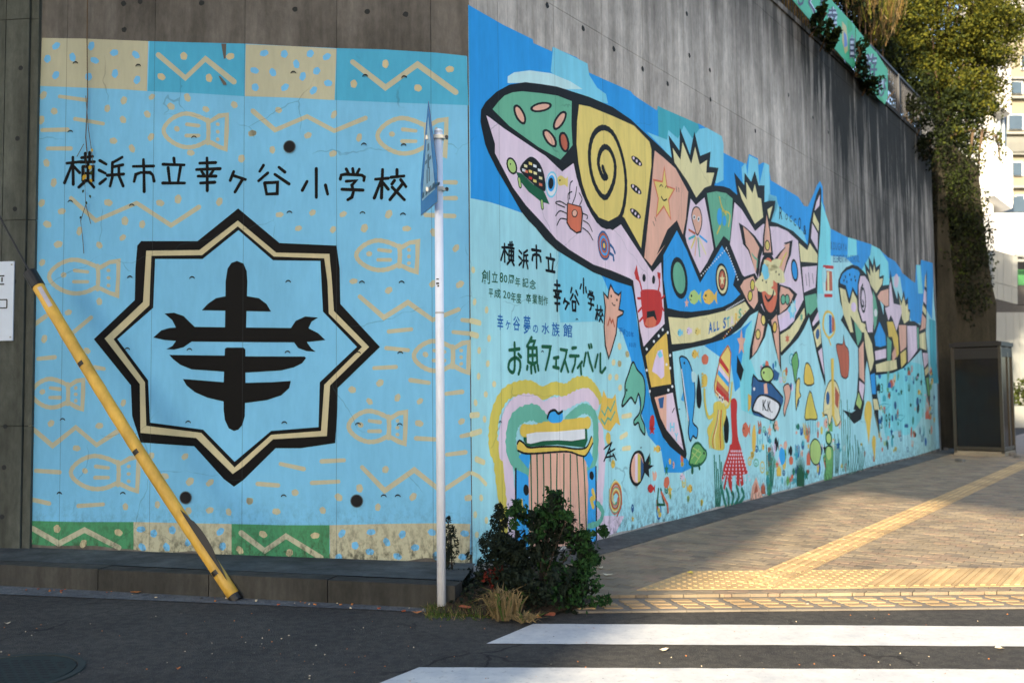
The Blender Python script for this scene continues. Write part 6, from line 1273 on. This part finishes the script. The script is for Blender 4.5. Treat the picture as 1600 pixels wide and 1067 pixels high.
# ---- banner
M_ban = simple('banner_green', (60, 178, 130), .5, 0, .10, 3, k=.95); M_bang = simple('banner_deep_green', (38, 158, 88), .5, 0, .1, 3); M_bw = simple('banner_white', (200, 212, 232), .5); M_bn = simple('banner_navy', (52, 56, 84), .5); M_by = simple('banner_sand', (190, 180, 120), .5); M_bb = simple('banner_blue', (96, 128, 196), .5)
T4 = C(1220, 0, 6.275); BOFF = .11
def banner(name, pts, strips, lab, glyphs):
    uvs = [WR.uv(a, b, BOFF) for a, b in pts]; bu = min(u for u, v in uvs); bz = min(v for u, v in uvs); org = WR.p0 + WR.d * bu + WR.n * BOFF
    root = empty(name, (org.x, org.y, bz), WR.rz, lab, 'banner', 'green school banners tied along the fence')
    def em(px, c, y0, pname, th=.002):
        q = [WR.uv(a, b, BOFF) for a, b in px]; q = [(u - bu, v - bz) for u, v in q]; A = sum(q[i][0] * q[(i + 1) % len(q)][1] - q[(i + 1) % len(q)][0] * q[i][1] for i in range(len(q)))
        if A < 0: q = q[::-1]
        m_ = MB(); plate(m_, q, y0, y0 + th, c); return m_.build(pname, root)
    em(pts, M_ban, 0, 'cloth', .006)
    for i, (q, c, y_) in enumerate(strips): em(q, c, y_, 'printed_mark')
    for ch, bx in glyphs:
        for (c, bold, y_) in ((M_bw, .07, -.0035), (M_bn, .012, -.006)):
            pp = Paint(WR); pp.glyph(ch, bx, 'white', 0, bold)
            if not pp.v: continue
            m_ = MB(); (u0, v0) = (bu, bz)
            # Paint.glyph projected on the wall plane; re-project onto the banner plane
            W2 = Wall('B', (org.x - WR.d.x * bu, org.y - WR.d.y * bu), (WR.d.x, WR.d.y), 0, 1, 0, 0); pp = Paint(W2); pp._emit = lambda uv, tris, c_, l_: m_.add([(a - u0, y_, b - v0) for a, b in uv], tris, c)
            pp.glyph(ch, bx, 'white', 0, bold); m_.build('printed_letter', root)
T4b = lambda *a: T4(*a)
banner('hanging_banner', [(1190, -52), (1250, -55), (1298, -2)] + T4((520, 30), (680, 205), (695, 215), (730, 260), (728, 690), (600, 560), (440, 380), (250, 160), (120, 5)), [(T4((600, 215), (640, 260), (655, 400), (655, 500), (630, 530), (600, 400)), M_by, -.003), (T4((615, 310), (640, 350), (650, 450), (620, 470)), M_bb, -.006), (T4((655, 200), (695, 215), (700, 300), (660, 330)), M_bang, -.004)], 'left green banner with white-edged lettering and a sandy emblem on the fence', [('く', (1262, -14, 1274, 22)), ('ど', (1280, -10, 1291, 22)), ('も', (1242, -30, 1256, 10)), ('幸', (1292, 11, 1308, 48)), ('自', (1327, 55, 1335, 92))])
banner('hanging_banner', T4((740, 275), (900, 480), (940, 520), (1048, 690), (1048, 960), (1020, 1025), (960, 970), (860, 860), (740, 700)), [(T4((925, 870), (960, 910), (1020, 1000), (1010, 1020), (940, 930)), M_bang, -.004)], 'right green banner half hidden by creeping leaves at its lower edge', [('游', (1347, 84, 1370, 124)), ('び', (1372, 122, 1385, 152))])
# ================================================================== CORNER SHRUBS
def shrub(name, base, lab, cat, blobs, stems=5, grp=None):
    e = empty(name, base, 0, lab, cat, grp); mb = MB()
    for (cx, cy, cz_, rx, ry, rz_, n_, sz, mt_, el_) in blobs: leaf_quads(mb, (cx, cy, cz_), (rx, ry, rz_), n_, sz, ML[mt_], .6, el_, -.2, rng=R_)
    mb.build('leaves', e); mb = MB()
    for k in range(stems):
        b = blobs[k % len(blobs)]; mb.tube([(R_.uniform(-.05, .05), R_.uniform(.0, .1), -.02), (b[0] * .5, b[1] * .5 + .06, b[2] * .6), (b[0], b[1] + .03, b[2] + b[5] * .3)], [.008, .006, .003], M_bark2, 5)
    mb.build('stems', e); return e
g = ground(845, 962, .03)
def pxo(x, y, Y, base): v = atY(x, y, Y) - Vector(base); return (v.x, v.y, v.z)
bs = (g.x, g.y + .25, .02); Yc = bs[1]
bl = []
for (x, y, r, n_, mt_) in ((865, 800, 26, 180, 's1'), (905, 850, 28, 190, 's1'), (850, 850, 35, 200, 's2'), (880, 905, 34, 230, 's1'), (830, 915, 34, 200, 's2'), (895, 945, 26, 160, 's1'), (870, 788, 16, 80, 's1'), (815, 870, 28, 160, 's2'), (905, 895, 22, 130, 's1'), (835, 815, 22, 130, 's1'), (808, 798, 16, 90, 's1'), (925, 868, 12, 40, 's1'), (840, 950, 24, 130, 's2'), (880, 830, 24, 120, 's2'), (800, 905, 26, 160, 's2'), (805, 940, 22, 120, 's2'), (915, 915, 22, 120, 's1'), (868, 775, 8, 30, 's1'), (932, 872, 9, 24, 's1'), (915, 960, 14, 60, 's1'), (790, 850, 22, 140, 's2')):
    v = pxo(x, y, Yc + R_.uniform(-.12, .15), bs); rr = r / F * Yc; 
    for _ in range(7):
        o3 = [R_.gauss(0, rr * .55) for _ in range(3)]; bl.append((v[0] + o3[0], v[1] + o3[1], v[2] + o3[2], rr * R_.uniform(.25, .6), rr * .5, rr * R_.uniform(.25, .6), int(n_ * .30), R_.uniform(.036, .056), mt_ if R_.random() < .8 else 's2', 2.1))
    bl.append((v[0], v[1], v[2], rr * 1.3, rr * 1.2, rr * 1.3, int(n_ * .35), .042, mt_, 2.4))
    bl.append((v[0], v[1], v[2], rr * .7, rr * .7, rr * .7, n_ // 2, .055, 's2', 1.5))
shrub('leafy_shrub', bs, 'broad leafy green shrub at the wall corner in front of the painted gateway', 'shrub', bl, 10)
g = ground(782, 950, .03); bs = (g.x, g.y + .45, .03); Yc = bs[1]; bl = []
for (x, y, r, n_) in ((780, 815, 14, 150), (768, 850, 20, 220), (785, 850, 18, 200), (765, 890, 22, 240), (790, 895, 22, 240), (780, 795, 8, 60), (800, 860, 18, 160)):
    v = pxo(x, y, Yc + R_.uniform(-.1, .1), bs); rr = r / F * Yc; bl.append((v[0], v[1], v[2], rr, rr, rr * 1.1, int(n_ * 3.2), .036, 's2', 3.0))
shrub('needle_shrub', bs, 'dark fine-leaved shrub to the left of the leafy one, against the corner', 'shrub', bl, 8)
bs = tuple(atY(703, 885, 7.25)); Yc = 7.25; bl = []
for (x, y, r, n_) in ((700, 812, 5, 40), (704, 828, 9, 90), (705, 845, 12, 130), (706, 862, 11, 120), (700, 878, 12, 80), (733, 868, 6, 25)):
    v = pxo(x, y, Yc, bs); rr = r / F * Yc; bl.append((v[0], v[1], v[2], rr, rr, rr, n_, .034, 's2', 3.0))
shrub('upright_weed', bs, 'thin dark upright weed growing just behind the white pole', 'plant', bl, 5)
bs = tuple(ground(772, 945, .05)); bs = (bs[0], bs[1] + .12, .05); Yc = bs[1]; bl = []
for (x, y, r) in ((765, 900, 12), (780, 893, 9), (775, 912, 11)): v = pxo(x, y, Yc, bs); rr = r / F * Yc; bl.append((v[0], v[1], v[2], rr, rr, rr, 60, .035, 'red', 1.5))
shrub('red_leaved_plant', bs, 'small red-leaved plant low in the corner planting', 'plant', bl, 4)
def tuft(name, x, y, w_px, h_px, n_, mat, lab, cat, spread=.5, yoff=0, arch=.5):
    g = ground(x, y, .03); e = empty(name, (g.x, g.y + yoff, .02), 0, lab, cat); mb = MB(); Y = g.y + yoff; W_ = w_px / F * Y; H_ = h_px / F * Y
    for k in range(n_):
        bx, by = R_.gauss(0, W_ * .22), R_.gauss(0, W_ * .2); lx, ly = R_.gauss(0, W_ * spread), R_.gauss(0, W_ * spread * .7); h = H_ * R_.uniform(.5, 1.05); ww = .004
        mb.add([(bx - ww, by, 0), (bx + ww, by, 0), (bx + lx * .45 + ww, by + ly * .45, h * .8), (bx + lx * .45 - ww, by + ly * .45, h * .8), (bx + lx, by + ly, h * (1 - arch * R_.random()))], [(0, 1, 2, 3), (3, 2, 4)], ML[mat] if R_.random() < .85 else ML['gr'])
    mb.build('blades', e, 'stuff'); return e
tuft('dry_grass_clump', 788, 963, 40, 50, 320, 'dry', 'straw-coloured dry grass clump in front of the shrubs', 'grass clump', .5)
tuft('dry_grass_clump', 820, 968, 30, 16, 90, 'dry', 'low flattened scraps of dry grass right of the straw clump', 'grass clump', .8)
mb = MB()
for k in range(1500):
    x = R_.uniform(665, 800); y = R_.gauss(952, 6); y = max(940, min(966, y)); g = ground(x, y, .012); h = R_.uniform(.02, .07); a = R_.gauss(0, .03)
    mb.add([(g.x - .003, g.y, 0), (g.x + .003, g.y, 0), (g.x + a, g.y + R_.gauss(0, .02), h)], [(0, 1, 2)], ML['gr'] if R_.random() < .75 else ML['dry'])
for k in range(500):
    x = R_.uniform(705, 760); y = R_.uniform(905, 945); g = ground(x, y, .05); leaf_quads(mb, (g.x, g.y, .08), (.03, .03, .06), 1, .04, ML['s2'], rng=R_)
mb.build('ground_grass', None, 'stuff')
# fallen leaves
def leafy(x, y, s_, mat, lab, z=.01):
    g = ground(x, y, z); mb = MB(); a = R_.uniform(0, 6.28); n_ = 7; vv = []
    for k in range(n_): t = 2 * math.pi * k / n_; r1 = s_ * (1 if k % 2 else .75); vv.append((r1 * math.cos(t) * 1.3, r1 * math.sin(t) * .8, .006 + .010 * abs(math.cos(t))))
    mb.add(vv + [(0, 0, .002)], [(k, (k + 1) % n_, n_) for k in range(n_)], mat); o = mb.build('fallen_leaf'); o.location = (g.x, g.y, z); o.rotation_euler = (0, 0, a); tag(o, lab, 'leaf', 'fallen leaves on the ground'); return o
M_lf = simple('leaf_brown', (176, 110, 54), .8); M_lf2 = simple('leaf_pale', (206, 190, 160), .8); M_lf3 = simple('leaf_russet', (150, 78, 48), .8)
leafy(212, 926, .045, M_lf, 'curled brown leaf lying in the gutter left of the yellow guard', .008); leafy(652, 958, .035, M_lf, 'tan leaf in the gutter left of the white pole'); leafy(728, 950, .05, M_lf3, 'russet leaf in the grass beside the pole foot', .04); leafy(278, 1046, .012, M_lf, 'tiny tan leaf on the asphalt below the guard')
leafy(1036, 1017, .03, M_lf2, 'small pale leaf on the asphalt between the crosswalk stripes', .004); leafy(1562, 1014, .03, M_lf2, 'pale leaf on the asphalt near the right edge', .004); leafy(1259, 946, .02, M_lf2, 'pale scrap on the kerb tiles'); leafy(1320, 844, .022, M_lf2, 'pale scrap on the yellow guide path', .05); leafy(1594, 837, .03, M_lf2, 'pale scrap on the paving at the right edge', .036)
leafy(860, 962, .05, M_lf3, 'russet leaf beneath the leafy shrub', .03); leafy(840, 966, .04, M_lf, 'tan leaf at the road edge below the shrubs', .02); leafy(1079, 783 + 113, .035, simple('yellow_stud', (190, 170, 70), .6), 'flat yellowish leaf on the shaded warning tiles', .05); leafy(950, 899, .04, M_lf2, 'pale leaf on the shaded paving right of the shrub', .036); leafy(938, 888, .03, M_lf2, 'light leaf at the right edge of the shrub', .036)
for (x, y) in ((12, 975),): leafy(x, y, .02, M_lf2, 'tiny white scrap on the asphalt at the left edge', .004)
# hanging vine on the emblem wall
vr = WL.p0 + WL.n * .03
def wlpt(px, py, off): u, v = WL.uv(px, py, off); q = WL.p0 + WL.d * u + WL.n * off; return Vector((q.x, q.y, v))
vb = wlpt(130, 398, .04); vn = empty('hanging_vine', tuple(vb), 0, 'thin brown vine with a few yellow leaves hanging down the emblem wall', 'vine')
mb = MB()
for path in (((137, -40), (136, 60), (137, 150), (134, 215), (136, 238)), ((134, 150), (138, 200), (143, 235), (146, 262)), ((136, 238), (132, 270), (134, 320), (126, 345), (129, 370), (131, 396)), ((131, 225), (124, 238), (120, 245)), ((134, 320), (142, 350))):
    mb.tube([wlpt(a, b, .035) - vb for a, b in path], .0045 if path[0][1] < 0 else .003, M_twig, 5)
mb.build('stem', vn)
for (x, y, s_, mt_) in ((144, 235, .035, 'yl'), (141, 262, .05, 'yl'), (132, 277, .055, 'yl'), (130, 299, .03, 'iv'), (141, 307, .03, 'iv'), (135, 317, .03, 'iv'), (126, 340, .025, 'iv2'), (143, 270, .04, 'iv'), (142, 282, .035, 'yl')):
    mb = MB(); c = wlpt(x, y, .05) - vb; a = R_.uniform(-.5, .5)
    ca, sa = math.cos(a), math.sin(a)
    pts = [(0, -1), (.45, -.3), (.5, .3), (0, .8), (-.5, .3), (-.45, -.3)]
    mb.add([c + Vector(((p_[0] * ca - p_[1] * sa) * s_ * .6, -.008 * abs(p_[0]), (p_[0] * sa + p_[1] * ca) * s_ * .6)) for p_ in pts], [(0, 1, 2, 3, 4, 5)], ML[mt_]); mb.build('leaf', vn)
# ================================================================== FAR RIGHT
def slab(name, px, Y, th, mat, parent=None, org=None, yaw=0.0):
    """outline on the plane y=Y, extruded th metres away"""
    q = [atY(a, b, Y) for a, b in px]; q = [(v.x, v.z) for v in q]; A = sum(q[i][0] * q[(i + 1) % len(q)][1] - q[(i + 1) % len(q)][0] * q[i][1] for i in range(len(q)))
    if A < 0: q = q[::-1]
    ox, oy, oz = org if org else (0, 0, 0); mb = MB(); plate(mb, [(a - ox, b - oz) for a, b in q], Y - oy, Y + th - oy, mat); return mb.build(name, parent)
M_stone = concrete('brown_stone', (70, 66, 54), (38, 36, 30), .6)
o = atY(1510, 705, 22.9); o.z = 0
fw = empty('stone_retaining_wall', tuple(o), 0, 'tall brown weathered wall under ivy between the mural end and the phone booth', 'wall')
slab('wall_face', [(1449, 230), (1490, 226), (1528, 262), (1537, 350), (1549, 440), (1557, 474), (1556, 735), (1440, 735)], 22.9, 1.6, M_stone, fw, o)
slab('buttress', [(1466, 240), (1478, 300), (1488, 420), (1500, 560), (1503, 735), (1462, 735)], 22.6, .29, M_stone, fw, o)
# phone booth
pr = ground(1570, 713.5, .034); ba = Vector((.75, -.66, 0)).normalized(); bb = Vector((.66, .75, 0)).normalized(); BWd, BD, BH = 1.0, .95, 2.42
pl = pr - ba * BWd; rzb = math.atan2(ba.y, ba.x)
bt = empty('phone_booth', (pl.x, pl.y, .034), rzb, 'dark glass telephone booth standing on the pavement beyond the mural', 'phone booth')
M_bf = simple('booth_frame', (66, 62, 54), .35, .5, .15, 8); M_bdk = simple('booth_dark_roof', (22, 22, 22), .5, .2)
m, nt, b = newmat('smoked_glass'); b.inputs['Base Color'].default_value = (.01, .010, .010, 1); b.inputs['Specular IOR Level'].default_value = .25; b.inputs['Roughness'].default_value = .12; b.inputs['Alpha'].default_value = .92; M_gl = m
for x, y in ((.03, .03), (BWd - .03, .03), (.03, BD - .03), (BWd - .03, BD - .03)):
    mb = MB(); mb.box((x, y, BH / 2), (.06, .06, BH - .12), M_bf); mb.build('post', bt)
mb = MB(); mb.box((BWd / 2, BD / 2, BH - .03), (BWd + .04, BD + .04, .09), M_bdk); mb.box((BWd / 2, BD / 2, BH + .02), (BWd - .1, BD - .1, .03), M_bdk); mb.build('roof', bt)
mb = MB(); mb.box((BWd / 2, BD / 2, .05), (BWd, BD, .1), simple('booth_base', (120, 112, 96), .8)); mb.build('base', bt)
for (c, s_) in (((BWd / 2, .03, BH / 2), (BWd - .12, .008, BH - .3)), ((BWd / 2, BD - .03, BH / 2), (BWd - .12, .008, BH - .3)), ((.03, BD / 2, BH / 2), (.008, BD - .12, BH - .3)), ((BWd - .03, BD / 2, BH / 2), (.008, BD - .12, BH - .3))):
    mb = MB(); mb.box(c, s_, M_gl); mb.build('glass_pane', bt)
for (c, s_) in (((BWd / 2, .03, .16), (BWd - .12, .04, .07)), ((BWd - .03, BD / 2, .16), (.04, BD - .12, .07)), ((BWd / 2, .03, BH - .22), (BWd - .12, .045, .24)), ((BWd - .03, BD / 2, BH - .2), (.045, BD - .12, .2)), ((BWd - .03, BD / 2 + .1, BH / 2), (.05, .05, BH - .4)), ((.03, BD / 2, BH - .2), (.045, BD - .12, .2))):
    mb = MB(); mb.box(c, s_, M_bdk if c[2] > 2 else M_bf); mb.build('frame_bar', bt)
mb = MB(); mb.box((.3, BD - .25, .95), (.6, .35, .04), M_bdk); mb.box((.3, BD - .16, .5), (.06, .06, .9), M_bdk); mb.build('shelf', bt)
mb = MB(); mb.box((.35, BD - .22, 1.18), (.3, .2, .42), simple('phone_body', (70, 84, 78), .4)); mb.box((.22, BD - .35, 1.2), (.06, .07, .26), M_bdk); mb.box((.40, BD - .33, 1.22), (.12, .02, .14), M_steel); mb.build('telephone', bt)
# rubble at the booth foot
for k, (x, y, s_) in enumerate(((1500, 722, .10), (1462, 701, .12), (1478, 703, .09), (1583, 712, .13), (1590, 716, .09))):
    g = ground(x, y, .03); mb = MB(); mb.box((0, 0, s_ * .3), (s_ * 1.6, s_, s_ * .6), M_strip, R_.uniform(0, 3)); o_ = mb.build('loose_stone'); o_.location = g
    tag(o_, ['small stone lying in front of the phone booth', 'pale stone at the foot of the brown wall, nearest the mural', 'pale stone between the mural end and the booth', 'larger stone right beside the booth post', 'small stone at the right of the booth'][k], 'stone')
# white building group
M_wb = simple('white_render', (196, 195, 192), .7, 0, .05, 3); M_wb2 = simple('shaded_grey_panel', (128, 130, 126), .7, 0, .08, 4, sc=(1, 1, .2)); M_tan = simple('tan_tile', (126, 120, 104), .7, 0, .06, 6); M_win = simple('window_glass', (70, 84, 96), .1, .2, .1, 2); M_wf = simple('window_frame', (220, 224, 228), .5); M_und = simple('soffit', (60, 58, 56), .8)  # grey panel tone lowered so the walkway parapet carries its shade in the colour
o = atY(1560, 604, 45); o.z = 0
wb = empty('white_building', tuple(o), 0, 'white rendered building with a slanting overhang behind the tree at the right edge', 'building')
slab('wall', [(1531, 480), (1533, 160), (1545, 135), (1552, 118), (1552, 480)], 45, 8, M_wb, wb, o)
slab('upper_storey', [(1552.3, 120), (1579, 92), (1580, 178), (1552.3, 160)], 44.2, 8, M_wb, wb, o)
slab('window_band', [(1550, 160), (1574, 176), (1572, 236), (1550, 232)], 45.4, 6, M_win, wb, o)
for x in (1555, 1561, 1568): slab('window_frame', [(x, 162 + (x - 1552) * .7), (x + 1.4, 163 + (x - 1552) * .7), (x + 1.4, 234), (x, 234)], 45.25, .2, M_wf, wb, o)
slab('lower_storey', [(1552.3, 228), (1573, 230), (1582, 238), (1583, 318), (1581, 326), (1554, 306), (1552.3, 306)], 44.2, 8, M_wb, wb, o)
slab('recess', [(1554, 300), (1640, 322), (1640, 332), (1554, 332)], 46, 5, M_win, wb, o)
slab('balcony_front', [(1552.3, 333), (1660, 333), (1660, 412), (1590, 401), (1555, 391)], 43.5, 6, M_wb, wb, o)
o = atY(1575, 604, 40); o.z = 0
wk = empty('concrete_walkway', tuple(o), 0, 'raised walkway parapet below the white balcony, its shade put into the grey colour', 'walkway')
for x0, x1 in ((1551, 1557.8), (1558.2, 1567.8), (1568.2, 1580.8), (1581.2, 1590)):
    f1 = lambda x: 391 + (x - 1551) * .27; f2 = lambda x: 466 + (x - 1551) * .25; fm = lambda x: 440 + (x - 1551) * .25
    slab('parapet_panel', [(x0, f1(x0)), (x1, f1(x1)), (x1, fm(x1)), (x0, fm(x0))], 40, .4, M_wb2, wk, o); slab('parapet_panel', [(x0, fm(x0) + .6), (x1, fm(x1) + .6), (x1, f2(x1)), (x0, f2(x0))], 40, .4, M_wb2, wk, o)
slab('handrail', [(1588, 397), (1660, 397), (1660, 401), (1588, 401)], 40.5, .2, M_wb2, wk, o); slab('handrail', [(1588, 405), (1660, 405), (1660, 409), (1588, 409)], 40.5, .2, M_wb2, wk, o)
slab('deck', [(1551, 467), (1590, 477), (1670, 479), (1670, 492), (1556, 492)], 39.9, 9, M_und, wk, o)
slab('deck_wall', [(1590.4, 446), (1670, 446), (1670, 478), (1590.4, 476)], 41.5, .4, M_und, wk, o)
slab('green_panel', [(1590.4, 421), (1670, 421), (1670, 445.6), (1590.4, 445.6)], 41.5, .4, simple('green_sheet', (60, 120, 70), .6), wk, o)
o = atY(1580, 604, 38); o.z = 0
wf_ = empty('site_fence', tuple(o), 0, 'tall pale grey panel fence under the raised walkway behind the phone booth', 'fence')
for x0, x1 in ((1553, 1571.7), (1572, 1583.7), (1584, 1592.7), (1593, 1612), (1612.3, 1640)): slab('fence_panel', [(x0, 488), (x1, 488), (x1, 668), (x0, 668)], 38, .08, M_wb2, wf_, o)
o = atY(1600, 604, 34); o.z = 0; lw = empty('low_wall', tuple(o), 0, 'low grey wall with bushes behind it at the right edge beside the booth', 'wall'); slab('wall_face', [(1585, 634), (1670, 634), (1670, 668), (1585, 668)], 34, .3, M_wb2, lw, o); slab('wall_base', [(1585, 668), (1670, 668), (1670, 676), (1585, 676)], 33.9, .5, M_und, lw, o)
c = atY(1600, 640, 35); hb = empty('hedge', (c.x, c.y, c.z), 0, 'green bushes rising behind the low grey wall at the right edge', 'hedge'); mb = MB()
for (x, y) in ((1592, 612), (1604, 606), (1618, 610), (1630, 615), (1600, 625), (1615, 628)): leaf_quads(mb, Vector(atY(x, y, 35.3)) - c, (.4, .4, .45), 110, .16, ML['t2'], .6, 1.5, rng=R_)
mb.build('leaves', hb)
o = atY(1600, 604, 70); o.z = 0
ab = empty('apartment_building', tuple(o), 0, 'tan tiled apartment block with rows of windows behind the white building', 'building')
slab('wall', [(1566, 62), (1700, 62), (1700, 604), (1566, 604)], 70, 12, M_tan, ab, o)
for y in (120, 150, 206, 238, 290, 318): slab('cornice', [(1566, y), (1700, y), (1700, y + 3.5), (1566, y + 3.5)], 69.6, .38, M_wb2, ab, o)
for (x0, y0, x1, y1) in ((1581, 128, 1597, 146), (1603, 128, 1617, 146), (1577, 180, 1598, 202), (1603, 180, 1622, 202), (1583, 254, 1597, 274), (1604, 254, 1618, 274), (1588, 306, 1600, 317), (1598, 88, 1612, 104), (1597, 92, 1599, 108)):
    w_ = slab('window_frame', [(x0 - 1.2, y0 - 1.2), (x1 + 1.2, y0 - 1.2), (x1 + 1.2, y1 + 1.2), (x0 - 1.2, y1 + 1.2)], 69.85, .1, M_wf, ab, o); slab('window', [(x0, y0), (x1, y0), (x1, y1), (x0, y1)], 69.75, .08, M_win, ab, o)
for k in range(26): x = 1571 + k * 2.4; slab('balcony_bar', [(x, 214), (x + .9, 214), (x + .9, 237), (x, 237)], 69.4, .1, M_wb2, ab, o)
o = atY(1610, 604, 95); o.z = 0; tw = empty('pale_tower_block', tuple(o), 0, 'pale high-rise seen between tree and picture corner at the top right', 'building')
slab('wall', [(1586, -90), (1700, -90), (1700, 604), (1586, 604)], 95, 12, M_wb, tw, o)
for k in range(6): slab('balcony', [(1590, -70 + k * 27), (1700, -70 + k * 27), (1700, -62 + k * 27), (1590, -62 + k * 27)], 94.3, .6, M_wb2, tw, o)
# ---- unseen casters added behind the camera to shade the street
cA = Vector((.84, 6.18, 0)) - Vector((HEAD.x, HEAD.y, 0)) * 45.0
AH = 31.6
ob_ = empty('shade_caster_block', (cA.x - 15, cA.y + 6, 0), 0, 'unseen block added behind the viewer, shaped to cast the street into shade', 'building')
mb = MB(); mb.box((0, 0, AH / 2), (30, 12, AH), M_tan); mb.build('wall', ob_)  # body of the added unseen shade caster
for i in range(8):
    for j in range(9): mb = MB(); mb.box((-12.6 + i * 3.6, 6.03, 2 + j * 3.2), (2.2, .1, 1.6), M_win); mb.build('window', ob_)  # windows on the added unseen shade caster
# unseen decks added for their shadow bands: built from the ground strips they shade, lifted back along the sun
pa = ground(1345, 759.5); pz_ = ground(1600, 789); e3 = (pz_ - pa).normalized(); nb3 = Vector((-e3.y, e3.x, 0)); H3 = Vector((HEAD.x, HEAD.y, 0)); Hd = 20.0; bk_ = H3 * (Hd / math.tan(EL))
ed = empty('shade_caster_decks', (pa.x - bk_.x, pa.y - bk_.y, 0), 0, 'two unseen decks on piers, added behind the viewer to cast shadow bands', 'shadow caster'); eo = ed.location
def strip(t0, t1, name, L_=30):
    a, b_ = pa + H3 * t0 - e3 * 2.4, pa + H3 * t1 - e3 * 2.4; q = [a, a + e3 * L_, b_ + e3 * L_, b_]; mb = MB(); mb.prism([((v - bk_).x - eo.x, (v - bk_).y - eo.y) for v in q], Hd - .5, Hd, M_wb2); mb.build(name, ed)
t_near = (ground(1500, 715.5) - pa).dot(nb3) / H3.dot(nb3); t_far = (ground(1500, 709) - pa).dot(nb3) / H3.dot(nb3)
strip(0, t_near, 'deck'); strip(t_far, t_far + 17.0, 'deck')
for t in (-1.6, 29):
    mb = MB(); c = H3 * (t_near * .5) + e3 * t; mb.prism([(c.x + .5 * math.cos(k * math.pi / 6), c.y + .5 * math.sin(k * math.pi / 6)) for k in range(12)], 0, Hd - .5, M_wb2); mb.build('shade_caster_pier', ed)

for k in range(46):
    t = R_.random(); a = k0.lerp(k1, t) - kn * R_.uniform(.01, .14); s_ = R_.uniform(.004, .012); mb = MB(); mb.box((0, 0, 0), (s_ * 2, s_, s_ * .7), R_.choice((M_lf, M_lf2, M_strip, M_lf3)), R_.uniform(0, 3)); 
    if k == 0: grit = MB()
    M_c = R_.choice((M_lf, M_lf2, M_strip, M_lf3)); grit.box((a.x, a.y, .010), (s_ * 2.2, s_, s_ * .7), M_c, R_.uniform(0, 3))
for k in range(260):
    x = R_.uniform(0, 1600); y = R_.uniform(958, 1066); a = ground(x, y, 0); s_ = R_.uniform(.002, .005); grit.box((a.x, a.y, .0035), (s_ * 1.8, s_, s_), R_.choice((M_lf2, M_strip, M_strip, M_lf)), R_.uniform(0, 3))
grit.build('grit', None, 'stuff')
